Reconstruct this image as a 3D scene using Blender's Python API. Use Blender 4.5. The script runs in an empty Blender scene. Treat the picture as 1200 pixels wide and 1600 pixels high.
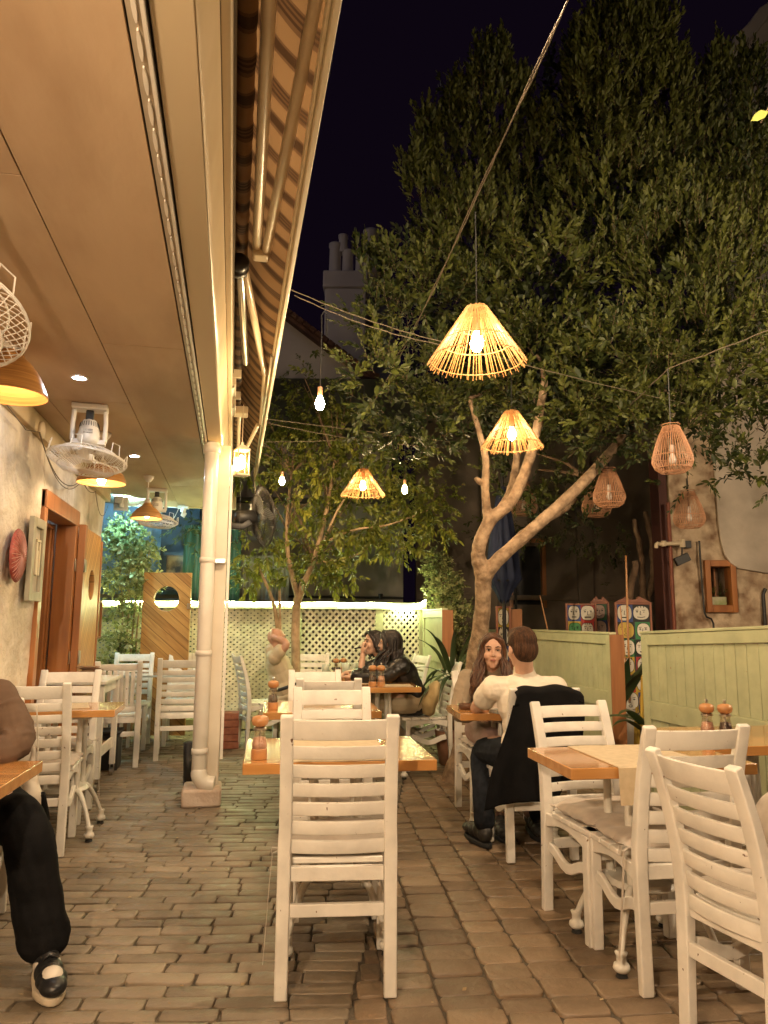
import bpy, bmesh, math, random
import numpy as np
from mathutils import Vector, Matrix, Quaternion
R = math.radians
scene = bpy.context.scene
COL = scene.collection

# ------------------------------------------------------------------ camera
cam_d = bpy.data.cameras.new('camera'); cam = bpy.data.objects.new('camera', cam_d); COL.objects.link(cam)
cam_d.sensor_fit = 'VERTICAL'; cam_d.sensor_height = 36.0; cam_d.lens = 36.0 * 1150 / 1600
cam_d.clip_start = 0.05; cam_d.clip_end = 500
_p, _y, _r = R(8.3), R(11.5), R(-0.4)
_fw = Vector((math.sin(_y)*math.cos(_p), math.cos(_y)*math.cos(_p), math.sin(_p)))
_rt = Vector((math.cos(_y), -math.sin(_y), 0)); _up = _rt.cross(_fw)
_r2 = _rt*math.cos(_r) - _up*math.sin(_r); _u2 = _up*math.cos(_r) + _rt*math.sin(_r)
_m = Matrix((( _r2.x, _u2.x, -_fw.x, 0), (_r2.y, _u2.y, -_fw.y, 0), (_r2.z, _u2.z, -_fw.z, 1.3), (0, 0, 0, 1)))
cam.matrix_world = _m
scene.camera = cam

# ------------------------------------------------------------------ night sky, exposure
world = bpy.data.worlds.new("World"); scene.world = world; world.use_nodes = True
wn = world.node_tree; wn.nodes.clear()
_o = wn.nodes.new('ShaderNodeOutputWorld'); _b = wn.nodes.new('ShaderNodeBackground')
_b.inputs[0].default_value = (0.0016, 0.0008, 0.0022, 1); _b.inputs[1].default_value = 1.0
wn.links.new(_b.outputs[0], _o.inputs[0])
scene.view_settings.view_transform = 'Standard'; scene.view_settings.look = 'None'
scene.view_settings.exposure = 1.2; scene.view_settings.gamma = 1.0
cy = scene.cycles
cy.use_denoising = True; cy.max_bounces = 7; cy.diffuse_bounces = 4; cy.glossy_bounces = 3
cy.transmission_bounces = 5; cy.transparent_max_bounces = 8; cy.volume_bounces = 0
cy.sample_clamp_indirect = 3.0; cy.sample_clamp_direct = 0
cy.caustics_reflective = False; cy.caustics_refractive = False
cy.use_light_tree = True
try: cy.denoiser = 'OPENIMAGEDENOISE'
except Exception: pass

# ------------------------------------------------------------------ materials
_mats = {}
def mat(name, col, rough=0.6, col2=None, scale=6.0, bump=0.0, bscale=None, metal=0.0, spec=0.5, detail=4.0, coat=0.0, stretch=None, trans=0.0, contrast=(0.35, 0.65), sheen=0.0):
    if name in _mats: return _mats[name]
    m = bpy.data.materials.new(name); m.use_nodes = True; nt = m.node_tree
    p = nt.nodes['Principled BSDF']
    p.inputs['Roughness'].default_value = rough; p.inputs['Metallic'].default_value = metal
    p.inputs['Specular IOR Level'].default_value = spec
    p.inputs['Coat Weight'].default_value = coat; p.inputs['Coat Roughness'].default_value = 0.08
    p.inputs['Sheen Weight'].default_value = sheen
    p.inputs['Base Color'].default_value = (*col, 1)
    tc = nt.nodes.new('ShaderNodeTexCoord'); src = tc.outputs['Object']
    if stretch:
        mp = nt.nodes.new('ShaderNodeMapping'); mp.inputs['Scale'].default_value = stretch
        nt.links.new(src, mp.inputs[0]); src = mp.outputs[0]
    if col2 is not None:
        n = nt.nodes.new('ShaderNodeTexNoise'); n.inputs['Scale'].default_value = scale; n.inputs['Detail'].default_value = detail
        nt.links.new(src, n.inputs['Vector'])
        r = nt.nodes.new('ShaderNodeValToRGB'); r.color_ramp.elements[0].position = contrast[0]; r.color_ramp.elements[1].position = contrast[1]
        r.color_ramp.elements[0].color = (*col, 1); r.color_ramp.elements[1].color = (*col2, 1)
        nt.links.new(n.outputs['Fac'], r.inputs[0]); nt.links.new(r.outputs[0], p.inputs['Base Color'])
    if bump > 0:
        n2 = nt.nodes.new('ShaderNodeTexNoise'); n2.inputs['Scale'].default_value = bscale or scale*3; n2.inputs['Detail'].default_value = 5
        nt.links.new(src, n2.inputs['Vector'])
        b = nt.nodes.new('ShaderNodeBump'); b.inputs['Strength'].default_value = 1.0; b.inputs['Distance'].default_value = bump
        nt.links.new(n2.outputs['Fac'], b.inputs['Height']); nt.links.new(b.outputs[0], p.inputs['Normal'])
    if trans > 0: p.inputs['Transmission Weight'].default_value = trans
    _mats[name] = m; return m
def emit(name, col, strength):
    if name in _mats: return _mats[name]
    m = bpy.data.materials.new(name); m.use_nodes = True; nt = m.node_tree; nt.nodes.clear()
    o = nt.nodes.new('ShaderNodeOutputMaterial'); e = nt.nodes.new('ShaderNodeEmission')
    e.inputs[0].default_value = (*col, 1); e.inputs[1].default_value = strength
    nt.links.new(e.outputs[0], o.inputs[0]); _mats[name] = m; return m
def wood(name, c1, c2, rough=0.35, along='X', scale=1.0, coat=0.0, bump=0.0008):
    st = {'X': (1.2, 14, 14), 'Y': (14, 1.2, 14), 'Z': (14, 14, 1.2)}[along]
    st = tuple(s*scale for s in st)
    return mat(name, c1, rough, c2, 1.6, bump, 5.0, coat=coat, stretch=st, detail=6, contrast=(0.3, 0.7))
def leafmat(name, c1, c2, rough=0.38, transl=0.35):
    if name in _mats: return _mats[name]
    m = bpy.data.materials.new(name); m.use_nodes = True; nt = m.node_tree
    p = nt.nodes['Principled BSDF']; out = nt.nodes['Material Output']
    a = nt.nodes.new('ShaderNodeAttribute'); a.attribute_name = 'tone'
    r = nt.nodes.new('ShaderNodeValToRGB'); r.color_ramp.elements[0].color = (*c1, 1); r.color_ramp.elements[1].color = (*c2, 1)
    nt.links.new(a.outputs['Fac'], r.inputs[0]); nt.links.new(r.outputs[0], p.inputs['Base Color'])
    p.inputs['Roughness'].default_value = rough; p.inputs['Specular IOR Level'].default_value = 0.5
    t = nt.nodes.new('ShaderNodeBsdfTranslucent'); nt.links.new(r.outputs[0], t.inputs[0])
    x = nt.nodes.new('ShaderNodeMixShader'); x.inputs[0].default_value = transl
    nt.links.new(p.outputs[0], x.inputs[1]); nt.links.new(t.outputs[0], x.inputs[2]); nt.links.new(x.outputs[0], out.inputs[0])
    _mats[name] = m; return m
def glass(name, col=(1, 1, 1), rough=0.05, alpha=0.3):
    """thin clear glass: mostly see-through with a glossy skin"""
    if name in _mats: return _mats[name]
    m = bpy.data.materials.new(name); m.use_nodes = True; nt = m.node_tree; nt.nodes.clear()
    o = nt.nodes.new('ShaderNodeOutputMaterial'); t = nt.nodes.new('ShaderNodeBsdfTransparent'); g = nt.nodes.new('ShaderNodeBsdfGlossy')
    t.inputs[0].default_value = (*col, 1); g.inputs['Roughness'].default_value = rough; g.inputs[0].default_value = (*col, 1)
    x = nt.nodes.new('ShaderNodeMixShader'); x.inputs[0].default_value = alpha
    nt.links.new(t.outputs[0], x.inputs[1]); nt.links.new(g.outputs[0], x.inputs[2]); nt.links.new(x.outputs[0], o.inputs[0])
    _mats[name] = m; return m
def painted(name, base, chip, rough=0.42, amount=0.70):
    """painted timber: brushed tone variation, grime and sparse chips down to the wood"""
    if name in _mats: return _mats[name]
    m = bpy.data.materials.new(name); m.use_nodes = True; nt = m.node_tree; L = nt.links
    p = nt.nodes['Principled BSDF']; p.inputs['Roughness'].default_value = rough
    tc = nt.nodes.new('ShaderNodeTexCoord')
    info = nt.nodes.new('ShaderNodeObjectInfo')
    add = nt.nodes.new('ShaderNodeVectorMath'); add.operation = 'ADD'
    sc_ = nt.nodes.new('ShaderNodeVectorMath'); sc_.operation = 'SCALE'; sc_.inputs['Scale'].default_value = 17.0
    L.new(info.outputs['Location'], sc_.inputs[0]); L.new(tc.outputs['Object'], add.inputs[0]); L.new(sc_.outputs[0], add.inputs[1])
    n = nt.nodes.new('ShaderNodeTexNoise'); n.inputs['Scale'].default_value = 9; n.inputs['Detail'].default_value = 6; L.new(add.outputs[0], n.inputs['Vector'])
    r = nt.nodes.new('ShaderNodeValToRGB'); r.color_ramp.elements[0].position = 0.3; r.color_ramp.elements[1].position = 0.6
    r.color_ramp.elements[0].color = (*[c*0.82 for c in base], 1); r.color_ramp.elements[1].color = (*base, 1)
    L.new(n.outputs['Fac'], r.inputs[0])
    mp = nt.nodes.new('ShaderNodeMapping'); mp.inputs['Scale'].default_value = (46, 46, 30); L.new(add.outputs[0], mp.inputs[0])
    n2 = nt.nodes.new('ShaderNodeTexNoise'); n2.inputs['Scale'].default_value = 1.0; n2.inputs['Detail'].default_value = 5; L.new(mp.outputs[0], n2.inputs['Vector'])
    r2 = nt.nodes.new('ShaderNodeValToRGB'); r2.color_ramp.elements[0].position = amount; r2.color_ramp.elements[1].position = amount+0.02
    L.new(n2.outputs['Fac'], r2.inputs[0])
    mx = nt.nodes.new('ShaderNodeMixRGB'); mx.inputs[2].default_value = (*chip, 1)
    L.new(r2.outputs[0], mx.inputs[0]); L.new(r.outputs[0], mx.inputs[1]); L.new(mx.outputs[0], p.inputs['Base Color'])
    b = nt.nodes.new('ShaderNodeBump'); b.inputs['Distance'].default_value = 0.0012
    n3 = nt.nodes.new('ShaderNodeTexNoise'); n3.inputs['Scale'].default_value = 40; L.new(add.outputs[0], n3.inputs['Vector'])
    L.new(n3.outputs['Fac'], b.inputs['Height']); L.new(b.outputs[0], p.inputs['Normal'])
    _mats[name] = m; return m

M_white = painted('white_painted_wood', (0.80, 0.76, 0.69), (0.16, 0.09, 0.05), amount=0.71)
M_green = painted('sage_painted_wood', (0.44, 0.455, 0.28), (0.30, 0.12, 0.04), rough=0.5, amount=0.72)
M_lattice = mat('cream_lattice', (0.80, 0.76, 0.60), 0.6, (0.62, 0.58, 0.46), 12)
M_table = wood('varnished_table', (0.42, 0.19, 0.055), (0.56, 0.28, 0.09), 0.22, 'X', 1.0, coat=0.6)
M_tabley = wood('varnished_table_long', (0.42, 0.19, 0.055), (0.56, 0.28, 0.09), 0.22, 'Y', 1.0, coat=0.6)
M_orange = wood('orange_timber_edge', (0.22, 0.085, 0.028), (0.33, 0.14, 0.05), 0.5, 'Z')
M_door = wood('brown_door_timber', (0.28, 0.10, 0.028), (0.42, 0.17, 0.05), 0.4, 'Z', 0.6)
M_plank = wood('honey_planks', (0.36, 0.17, 0.05), (0.56, 0.30, 0.10), 0.45, 'X', 0.7)
M_cush = mat('greige_canvas', (0.42, 0.36, 0.30), 0.9, (0.50, 0.43, 0.36), 20, 0.0004, 120, sheen=0.2)
M_mat = mat('linen_runner', (0.52, 0.42, 0.28), 0.85, (0.60, 0.49, 0.34), 30, 0.0006, 200)
M_cream = mat('cream_paint', (0.60, 0.50, 0.34), 0.5, (0.68, 0.57, 0.40), 2.5, 0.0008, 30)
M_pipe = mat('white_pipe', (0.72, 0.68, 0.60), 0.3, (0.66, 0.60, 0.52), 5, 0.0005, 20)
M_metal = mat('satin_metal', (0.55, 0.52, 0.47), 0.28, metal=1.0)
M_dark = mat('black_plastic', (0.012, 0.012, 0.013), 0.45, (0.022, 0.021, 0.02), 9)
M_iron = mat('white_cast_iron', (0.70, 0.67, 0.60), 0.35, (0.58, 0.54, 0.47), 15, 0.0006, 60)
M_rubber = mat('black_rubber', (0.01, 0.01, 0.01), 0.8)
M_wire = mat('dull_cable', (0.14, 0.11, 0.075), 0.8)
M_wicker = mat('golden_wicker', (0.38, 0.19, 0.06), 0.6, (0.52, 0.28, 0.10), 60)
M_wicker2 = mat('pink_brown_rattan', (0.40, 0.20, 0.11), 0.55, (0.50, 0.27, 0.15), 60)
M_bamboo = mat('bent_bamboo_shade', (0.36, 0.17, 0.05), 0.45, (0.52, 0.27, 0.08), 3, stretch=(1, 1, 45), detail=2)
M_fanwhite = mat('white_fan_plastic', (0.72, 0.70, 0.66), 0.35)
M_bulb = emit('filament_glow', (1.0, 0.72, 0.40), 170.0)
M_bulbfar = M_bulb
M_rope = emit('rope_light', (0.86, 1.0, 0.45), 80.0)
M_cool = emit('downlight_glow', (0.85, 0.93, 1.0), 150.0)
M_skin = mat('skin', (0.56, 0.33, 0.23), 0.5, (0.62, 0.38, 0.27), 14, 0.0003, 150)
M_skinred = mat('flushed_skin', (0.46, 0.24, 0.16), 0.45, (0.54, 0.31, 0.22), 14, 0.0003, 150)

# ------------------------------------------------------------------ object helpers
def link(o, parent=None):
    COL.objects.link(o)
    if parent is not None: o.parent = parent
    return o
def tag(o, label=None, cat=None, group=None, kind=None):
    if label: o['label'] = label
    if cat: o['category'] = cat
    if group: o['group'] = group
    if kind: o['kind'] = kind
    return o
def thing(name, label, cat, loc=(0, 0, 0), rz=0.0, group=None):
    o = bpy.data.objects.new(name, None); o.empty_display_size = 0.1; COL.objects.link(o)
    o.location = loc; o.rotation_euler = (0, 0, rz)
    return tag(o, label, cat, group)
def copy_tree(o, parent=None):
    c = o.copy(); COL.objects.link(c)
    if parent is not None: c.parent = parent
    for ch in list(o.children): copy_tree(ch, c)
    return c
def frame_from(d):
    d = Vector(d).normalized()
    a = Vector((0, 0, 1)) if abs(d.z) < 0.9 else Vector((1, 0, 0))
    s = d.cross(a).normalized(); t = s.cross(d).normalized()
    return s, t
class MB:
    def __init__(self): self.v = []; self.f = []; self.mi = []; self.cm = 0
    def add(self, vs, fs):
        n = len(self.v); self.v += [tuple(v) for v in vs]
        for f in fs: self.f.append(tuple(i+n for i in f)); self.mi.append(self.cm)
        return self
    def box(self, c, s, rot=None):
        hx, hy, hz = s[0]/2, s[1]/2, s[2]/2
        vs = [Vector((x, y, z)) for x in (-hx, hx) for y in (-hy, hy) for z in (-hz, hz)]
        if rot is not None: vs = [rot @ v for v in vs]
        c = Vector(c); vs = [v+c for v in vs]
        return self.add(vs, [(0, 1, 3, 2), (4, 6, 7, 5), (0, 4, 5, 1), (2, 3, 7, 6), (0, 2, 6, 4), (1, 5, 7, 3)])
    def bb(self, x0, x1, y0, y1, z0, z1):
        return self.box(((x0+x1)/2, (y0+y1)/2, (z0+z1)/2), (abs(x1-x0), abs(y1-y0), abs(z1-z0)))
    def tube(self, pts, r, n=8, cap=True, closed=False):
        pts = [Vector(p) for p in pts]; k = len(pts)
        rs = r if isinstance(r, (list, tuple)) else [r]*k
        base = len(self.v); vs = []; s = t = None
        for i, p in enumerate(pts):
            if closed: d = pts[(i+1) % k]-pts[i-1]
            else: d = pts[min(i+1, k-1)]-pts[max(i-1, 0)]
            if d.length < 1e-9: d = Vector((0, 0, 1))
            d.normalize()
            if s is None: s, t = frame_from(d)
            else:
                s = (s - d*s.dot(d)).normalized(); t = s.cross(d).normalized()
            for j in range(n):
                a = 2*math.pi*j/n
                vs.append(p + s*math.cos(a)*rs[i] + t*math.sin(a)*rs[i])
        fs = []
        for i in range(k if closed else k-1):
            for j in range(n):
                a0 = i*n+j; a1 = i*n+(j+1) % n; b0 = ((i+1) % k)*n+j; b1 = ((i+1) % k)*n+(j+1) % n
                fs.append((a0, a1, b1, b0))
        if cap and not closed:
            fs.append(tuple(range(n))[::-1]); fs.append(tuple((k-1)*n+j for j in range(n)))
        return self.add(vs, fs)
    def sweep(self, pts, w, t, side, closed=False):
        """rectangular bar along pts; side = width direction; w,t scalars or lists"""
        pts = [Vector(p) for p in pts]; k = len(pts); side = Vector(side).normalized()
        ws = w if isinstance(w, (list, tuple)) else [w]*k; ts = t if isinstance(t, (list, tuple)) else [t]*k
        vs = []
        for i, p in enumerate(pts):
            d = (pts[min(i+1, k-1)]-pts[max(i-1, 0)]).normalized()
            nrm = d.cross(side).normalized(); sd = nrm.cross(d).normalized()
            for a, b in ((-1, -1), (1, -1), (1, 1), (-1, 1)):
                vs.append(p + sd*a*ws[i]/2 + nrm*b*ts[i]/2)
        fs = [(3, 2, 1, 0), tuple((k-1)*4+j for j in range(4))]
        for i in range(k-1):
            for j in range(4): fs.append((i*4+j, i*4+(j+1) % 4, (i+1)*4+(j+1) % 4, (i+1)*4+j))
        return self.add(vs, fs)
    def lathe(self, prof, n=20, c=(0, 0, 0), cap=False, rot=None, a0=0, a1=2*math.pi):
        full = abs(a1-a0-2*math.pi) < 1e-6; m = n if full else n+1
        vs = []; c = Vector(c)
        for r, z in prof:
            for j in range(m):
                a = a0+(a1-a0)*j/n; v = Vector((r*math.cos(a), r*math.sin(a), z))
                if rot is not None: v = rot @ v
                vs.append(v+c)
        fs = []
        for i in range(len(prof)-1):
            for j in range(n):
                j2 = (j+1) % m
                fs.append((i*m+j, i*m+j2, (i+1)*m+j2, (i+1)*m+j))
        if cap:
            fs.append(tuple(range(m))[::-1]); fs.append(tuple((len(prof)-1)*m+j for j in range(m)))
        return self.add(vs, fs)
    def prism(self, poly, z0, z1, axes=((1, 0, 0), (0, 1, 0), (0, 0, 1)), o=(0, 0, 0)):
        A, B, C_ = [Vector(a) for a in axes]; o = Vector(o); n = len(poly)
        vs = [o+A*x+B*y+C_*z0 for x, y in poly]+[o+A*x+B*y+C_*z1 for x, y in poly]
        return self.add(vs, [tuple(range(n))[::-1], tuple(range(n, 2*n))]+[(i, (i+1) % n, n+(i+1) % n, n+i) for i in range(n)])
    def build(self, name, m, parent=None, smooth=False, bev=0.0, seg=2, angle=35):
        me = bpy.data.meshes.new(name); me.from_pydata(self.v, [], self.f); me.update()
        ms = m if isinstance(m, (list, tuple)) else [m]
        for x in ms: me.materials.append(x)
        if len(ms) > 1: me.polygons.foreach_set('material_index', self.mi)
        if bev > 0 or True:
            bm = bmesh.new(); bm.from_mesh(me)
            bmesh.ops.recalc_face_normals(bm, faces=bm.faces)
            if bev > 0:
                es = [e for e in bm.edges if len(e.link_faces) == 2 and e.calc_face_angle(0) > R(angle)]
                for f_ in bm.faces:      # flat faces stay flat, gently curved ones stay smooth
                    f_.smooth = any(len(e.link_faces) == 2 and R(1.5) < e.calc_face_angle(0) <= R(angle) for e in f_.edges)
                rs_ = bmesh.ops.bevel(bm, geom=es, offset=bev, segments=seg, profile=0.5, affect='EDGES', clamp_overlap=True)
                for f_ in rs_['faces']: f_.smooth = True
            bm.to_mesh(me); bm.free()
        if smooth: me.polygons.foreach_set('use_smooth', [True]*len(me.polygons))
        return link(bpy.data.objects.new(name, me), parent)
def npmesh(name, V, F, m, parent=None, smooth=False, tone=None):
    """fast mesh from numpy arrays; F is (n,k)"""
    me = bpy.data.meshes.new(name); n, k = F.shape
    me.vertices.add(len(V)); me.vertices.foreach_set('co', np.asarray(V, dtype=np.float32).ravel())
    me.loops.add(n*k); me.loops.foreach_set('vertex_index', F.astype(np.int32).ravel())
    me.polygons.add(n); me.polygons.foreach_set('loop_start', np.arange(n, dtype=np.int32)*k)
    me.polygons.foreach_set('loop_total', np.full(n, k, dtype=np.int32))
    if smooth: me.polygons.foreach_set('use_smooth', [True]*n)
    if tone is not None:
        at = me.attributes.new('tone', 'FLOAT', 'POINT'); at.data.foreach_set('value', np.asarray(tone, dtype=np.float32))
    me.update(calc_edges=True); me.validate()
    me.materials.append(m)
    return link(bpy.data.objects.new(name, me), parent)
rng = np.random.default_rng(7); random.seed(7)
_nd = [(rng.normal(size=3)*s, rng.uniform(0, 6.28), 1/s**0.8) for s in (1.2, 1.9, 2.6, 4, 6, 9, 14, 20)]
def fnoise(x, y, z, sc=1.0):
    t = 0; w = 0
    for d, ph, a in _nd:
        t = t + a*np.sin((d[0]*x+d[1]*y+d[2]*z)*sc+ph); w += a
    return t/w*1.6
def rotz(a): return Matrix.Rotation(a, 3, 'Z')
# ================================================================== GROUND
def paving():
    V = []; F4 = []
    joints = MB()
    def brick(c, hu, hv, du, dv, zoff):
        """rounded paver: top face, rounded chamfer and sides"""
        n0 = len(V); rings = ((1.0, -0.03), (1.0, 0.004), (0.965, 0.0075), (0.90, 0.0085))
        rr = min(hu, hv)
        k = 12; angs = []
        for q in range(4):
            for j in range(3): angs.append((q, j))
        jit = rng.normal(0, 0.0022, size=(k, 2)); tilt = rng.normal(0, 0.012, 2)
        for s, z in rings:
            ins = (1-s)*rr; cr = 0.34*rr
            for i, (q, j) in enumerate(angs):
                a = (q+j/2)*math.pi/2 if True else 0
                sx = (1, -1, -1, 1)[q]; sy = (1, 1, -1, -1)[q]
                cx = sx*(hu-ins-cr); cyy = sy*(hv-ins-cr)
                ang = q*math.pi/2 + j*math.pi/4
                x = cx+cr*math.cos(ang)+jit[i, 0]; y = cyy+cr*math.sin(ang)+jit[i, 1]
                zz = z+zoff+x*tilt[0]+y*tilt[1]
                V.append((c[0]+du[0]*x+dv[0]*y, c[1]+du[1]*x+dv[1]*y, zz))
        for r_ in range(3):
            for i in range(k):
                i2 = (i+1) % k
                F4.append((n0+r_*k+i, n0+r_*k+i2, n0+(r_+1)*k+i2, n0+(r_+1)*k+i))
        b = n0+3*k
        # cap with quads
        F4.append((b+0, b+1, b+2, b+11)); F4.append((b+2, b+3, b+10, b+11)); F4.append((b+3, b+4, b+9, b+10))
        F4.append((b+4, b+5, b+8, b+9)); F4.append((b+5, b+6, b+7, b+8))
    def frame(yaw): a = R(yaw); return (math.cos(a), -math.sin(a)), (math.sin(a), math.cos(a))
    du, dv = frame(9.0)
    def ub(v): return -0.02+0.12*(v-2.4)
    v = -0.6; row = 0
    while v < 10.2:
        h = 0.083+rng.uniform(-0.005, 0.006); u = ub(v+h/2)+rng.uniform(-0.006, 0.006)
        while u > -2.6-0.05*v:
            L = rng.uniform(0.19, 0.265); u0 = u-L
            c = (du[0]*(u0+L/2)+dv[0]*(v+h/2), du[1]*(u0+L/2)+dv[1]*(v+h/2))
            if c[0] > -1.8: brick(c, L/2-0.0034, h/2-0.0048, du, dv, rng.normal(0, 0.0018)-0.0085)
            u = u0
        v += h; row += 1
    n_left = len(V)
    # larger setts to the right, laid in lanes running away from the viewer
    du2, dv2 = frame(6.0)
    lane = -0.45; li = 0
    while lane < 4.8:
        w = rng.uniform(0.165, 0.215); v = -0.6+rng.uniform(0, 0.1)
        while v < 10.2:
            h = rng.uniform(0.10, 0.15)
            cu, cv = lane+w/2, v+h/2
            x = du2[0]*cu+dv2[0]*cv; y = du2[1]*cu+dv2[1]*cv
            vv = x*dv[0]+y*dv[1]; uu = x*du[0]+y*du[1]
            cut = max(0.0, ub(vv)+0.006-(uu-w/2))
            if cut < w-0.02:
                x += du2[0]*cut/2; y += du2[1]*cut/2
                brick((x, y), (w-cut)/2-0.004, h/2-0.004, du2, dv2, rng.normal(0, 0.0024)-0.0085)
            v += h
        lane += w; li += 1
    V_ = np.array(V); F_ = np.array(F4)
    per = 48; nb = len(V)//per
    tone = np.repeat(rng.uniform(0, 1, nb), per)
    right = np.zeros(len(V)); right[n_left:] = 1.0
    m = bpy.data.materials.new('worn_pavers'); m.use_nodes = True; nt = m.node_tree; L_ = nt.links; p = nt.nodes['Principled BSDF']
    at = nt.nodes.new('ShaderNodeAttribute'); at.attribute_name = 'tone'
    at2 = nt.nodes.new('ShaderNodeAttribute'); at2.attribute_name = 'side'
    r1 = nt.nodes.new('ShaderNodeValToRGB'); r1.color_ramp.elements[0].color = (0.158, 0.127, 0.090, 1); r1.color_ramp.elements[1].color = (0.265, 0.218, 0.162, 1)
    r2 = nt.nodes.new('ShaderNodeValToRGB'); r2.color_ramp.elements[0].color = (0.135, 0.095, 0.062, 1); r2.color_ramp.elements[1].color = (0.235, 0.170, 0.112, 1)
    for r_ in (r1, r2): L_.new(at.outputs['Fac'], r_.inputs[0])
    mx = nt.nodes.new('ShaderNodeMixRGB'); L_.new(at2.outputs['Fac'], mx.inputs[0]); L_.new(r1.outputs[0], mx.inputs[1]); L_.new(r2.outputs[0], mx.inputs[2])
    tc = nt.nodes.new('ShaderNodeTexCoord')
    n = nt.nodes.new('ShaderNodeTexNoise'); n.inputs['Scale'].default_value = 2.2; n.inputs['Detail'].default_value = 8; n.inputs['Roughness'].default_value = 0.65; L_.new(tc.outputs['Object'], n.inputs['Vector'])
    r3 = nt.nodes.new('ShaderNodeValToRGB'); r3.color_ramp.elements[0].position = 0.32; r3.color_ramp.elements[1].position = 0.68
    r3.color_ramp.elements[0].color = (0.70, 0.67, 0.62, 1); r3.color_ramp.elements[1].color = (1.15, 1.12, 1.08, 1); L_.new(n.outputs['Fac'], r3.inputs[0])
    m2 = nt.nodes.new('ShaderNodeMixRGB'); m2.blend_type = 'MULTIPLY'; m2.inputs[0].default_value = 1; L_.new(mx.outputs[0], m2.inputs[1]); L_.new(r3.outputs[0], m2.inputs[2])
    L_.new(m2.outputs[0], p.inputs['Base Color'])
    n4 = nt.nodes.new('ShaderNodeTexNoise'); n4.inputs['Scale'].default_value = 5; n4.inputs['Detail'].default_value = 4; L_.new(tc.outputs['Object'], n4.inputs['Vector'])
    r4 = nt.nodes.new('ShaderNodeMapRange'); r4.inputs[1].default_value = 0.35; r4.inputs[2].default_value = 0.65; r4.inputs[3].default_value = 0.34; r4.inputs[4].default_value = 0.60
    L_.new(n4.outputs['Fac'], r4.inputs[0]); L_.new(r4.outputs[0], p.inputs['Roughness'])
    n5 = nt.nodes.new('ShaderNodeTexNoise'); n5.inputs['Scale'].default_value = 28; n5.inputs['Detail'].default_value = 6; L_.new(tc.outputs['Object'], n5.inputs['Vector'])
    b = nt.nodes.new('ShaderNodeBump'); b.inputs['Distance'].default_value = 0.006; L_.new(n5.outputs['Fac'], b.inputs['Height']); L_.new(b.outputs[0], p.inputs['Normal'])
    o = npmesh('ground', V_, F_, m, smooth=True, tone=tone)
    at = o.data.attributes.new('side', 'FLOAT', 'POINT'); at.data.foreach_set('value', right.astype(np.float32))
    tag(o, 'worn brick and stone sett paving of the courtyard', kind='structure')
    d = MB(); d.bb(-25, 30, -20, 45, -0.25, -0.0105)
    g = d.build('ground_bed', mat('dark_joint_earth', (0.05, 0.04, 0.028), 0.95, (0.10, 0.08, 0.055), 9, 0.006, 60)); tag(g, 'dark sand and earth in the joints and beyond the paving', kind='structure')
paving()
# wind blown leaf scraps lying in the joints
n = 260; P = np.stack([rng.uniform(-1.6, 3.0, n), rng.uniform(2.2, 9.0, n), np.full(n, 0.002)], 1); a_ = rng.uniform(0, 6.28, n); c_ = np.cos(a_)[:, None]; s_ = np.sin(a_)[:, None]; L_ = rng.uniform(0.006, 0.022, n)[:, None]
dx = np.hstack([c_, s_, rng.uniform(0, 0.3, (n, 1))])*L_; dy = np.hstack([-s_, c_, rng.uniform(0, 0.2, (n, 1))])*L_*0.4
V = np.stack([P, P+dx*0.5+dy, P+dx, P+dx*0.5-dy], 1).reshape(-1, 3)
tag(npmesh('leaf_litter', V, np.arange(n*4).reshape(n, 4), mat('dry_leaf', (0.22, 0.13, 0.05), 0.9, (0.42, 0.34, 0.2), 5)), 'small dry leaf scraps scattered over the paving', kind='stuff')

# ================================================================== LEFT BUILDING
M_plaster = mat('lumpy_plaster', (0.46, 0.38, 0.29), 0.85, (0.72, 0.64, 0.53), 2.6, 0.035, 11, detail=9, contrast=(0.32, 0.6))
def rough_wall(name, x, y0, y1, z0, z1, m, parent, thick=0.25, n=(90, 60), amp=0.018, flip=1):
    ny, nz = n; ys = np.linspace(y0, y1, ny); zs = np.linspace(z0, z1, nz)
    Y, Z = np.meshgrid(ys, zs, indexing='ij')
    X = x + amp*fnoise(Y*1.0, Z*1.0, Y*0, 1.3) + 0.006*fnoise(Y*3, Z*3, Z, 1.6)
    V = np.stack([X, Y, Z], -1).reshape(-1, 3)
    idx = np.arange(ny*nz).reshape(ny, nz)
    F = np.stack([idx[:-1, :-1], idx[1:, :-1], idx[1:, 1:], idx[:-1, 1:]], -1).reshape(-1, 4)
    # closing box behind
    nb = len(V); e = 0.0
    per = [idx[i, 0] for i in range(ny)]+[idx[-1, j] for j in range(1, nz)]+[idx[i, -1] for i in range(ny-2, -1, -1)]+[idx[0, j] for j in range(nz-2, 0, -1)]
    back = V[per].copy(); back[:, 0] = x-thick*flip
    V = np.vstack([V, back]); k = len(per)
    F2 = np.array([(per[i], per[(i+1) % k], nb+(i+1) % k, nb+i) for i in range(k)])
    return npmesh(name, V, np.vstack([F, F2]), m, parent, smooth=False)
bld = thing('cafe_building', 'lumpy plaster cafe front with an open timber door, left of the covered terrace', 'building', (-1.3, 4, 0))
bld.location = (0, 0, 0)
rough_wall('plaster_wall', -1.31, -1.5, 5.36, 0, 2.56, M_plaster, bld, n=(150, 60))
rough_wall('plaster_wall', -1.31, 6.42, 7.78, 0, 2.56, M_plaster, bld, n=(40, 60))
rough_wall('plaster_wall', -1.31, 5.362, 6.418, 2.14, 2.56, M_plaster, bld, n=(24, 14))
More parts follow.
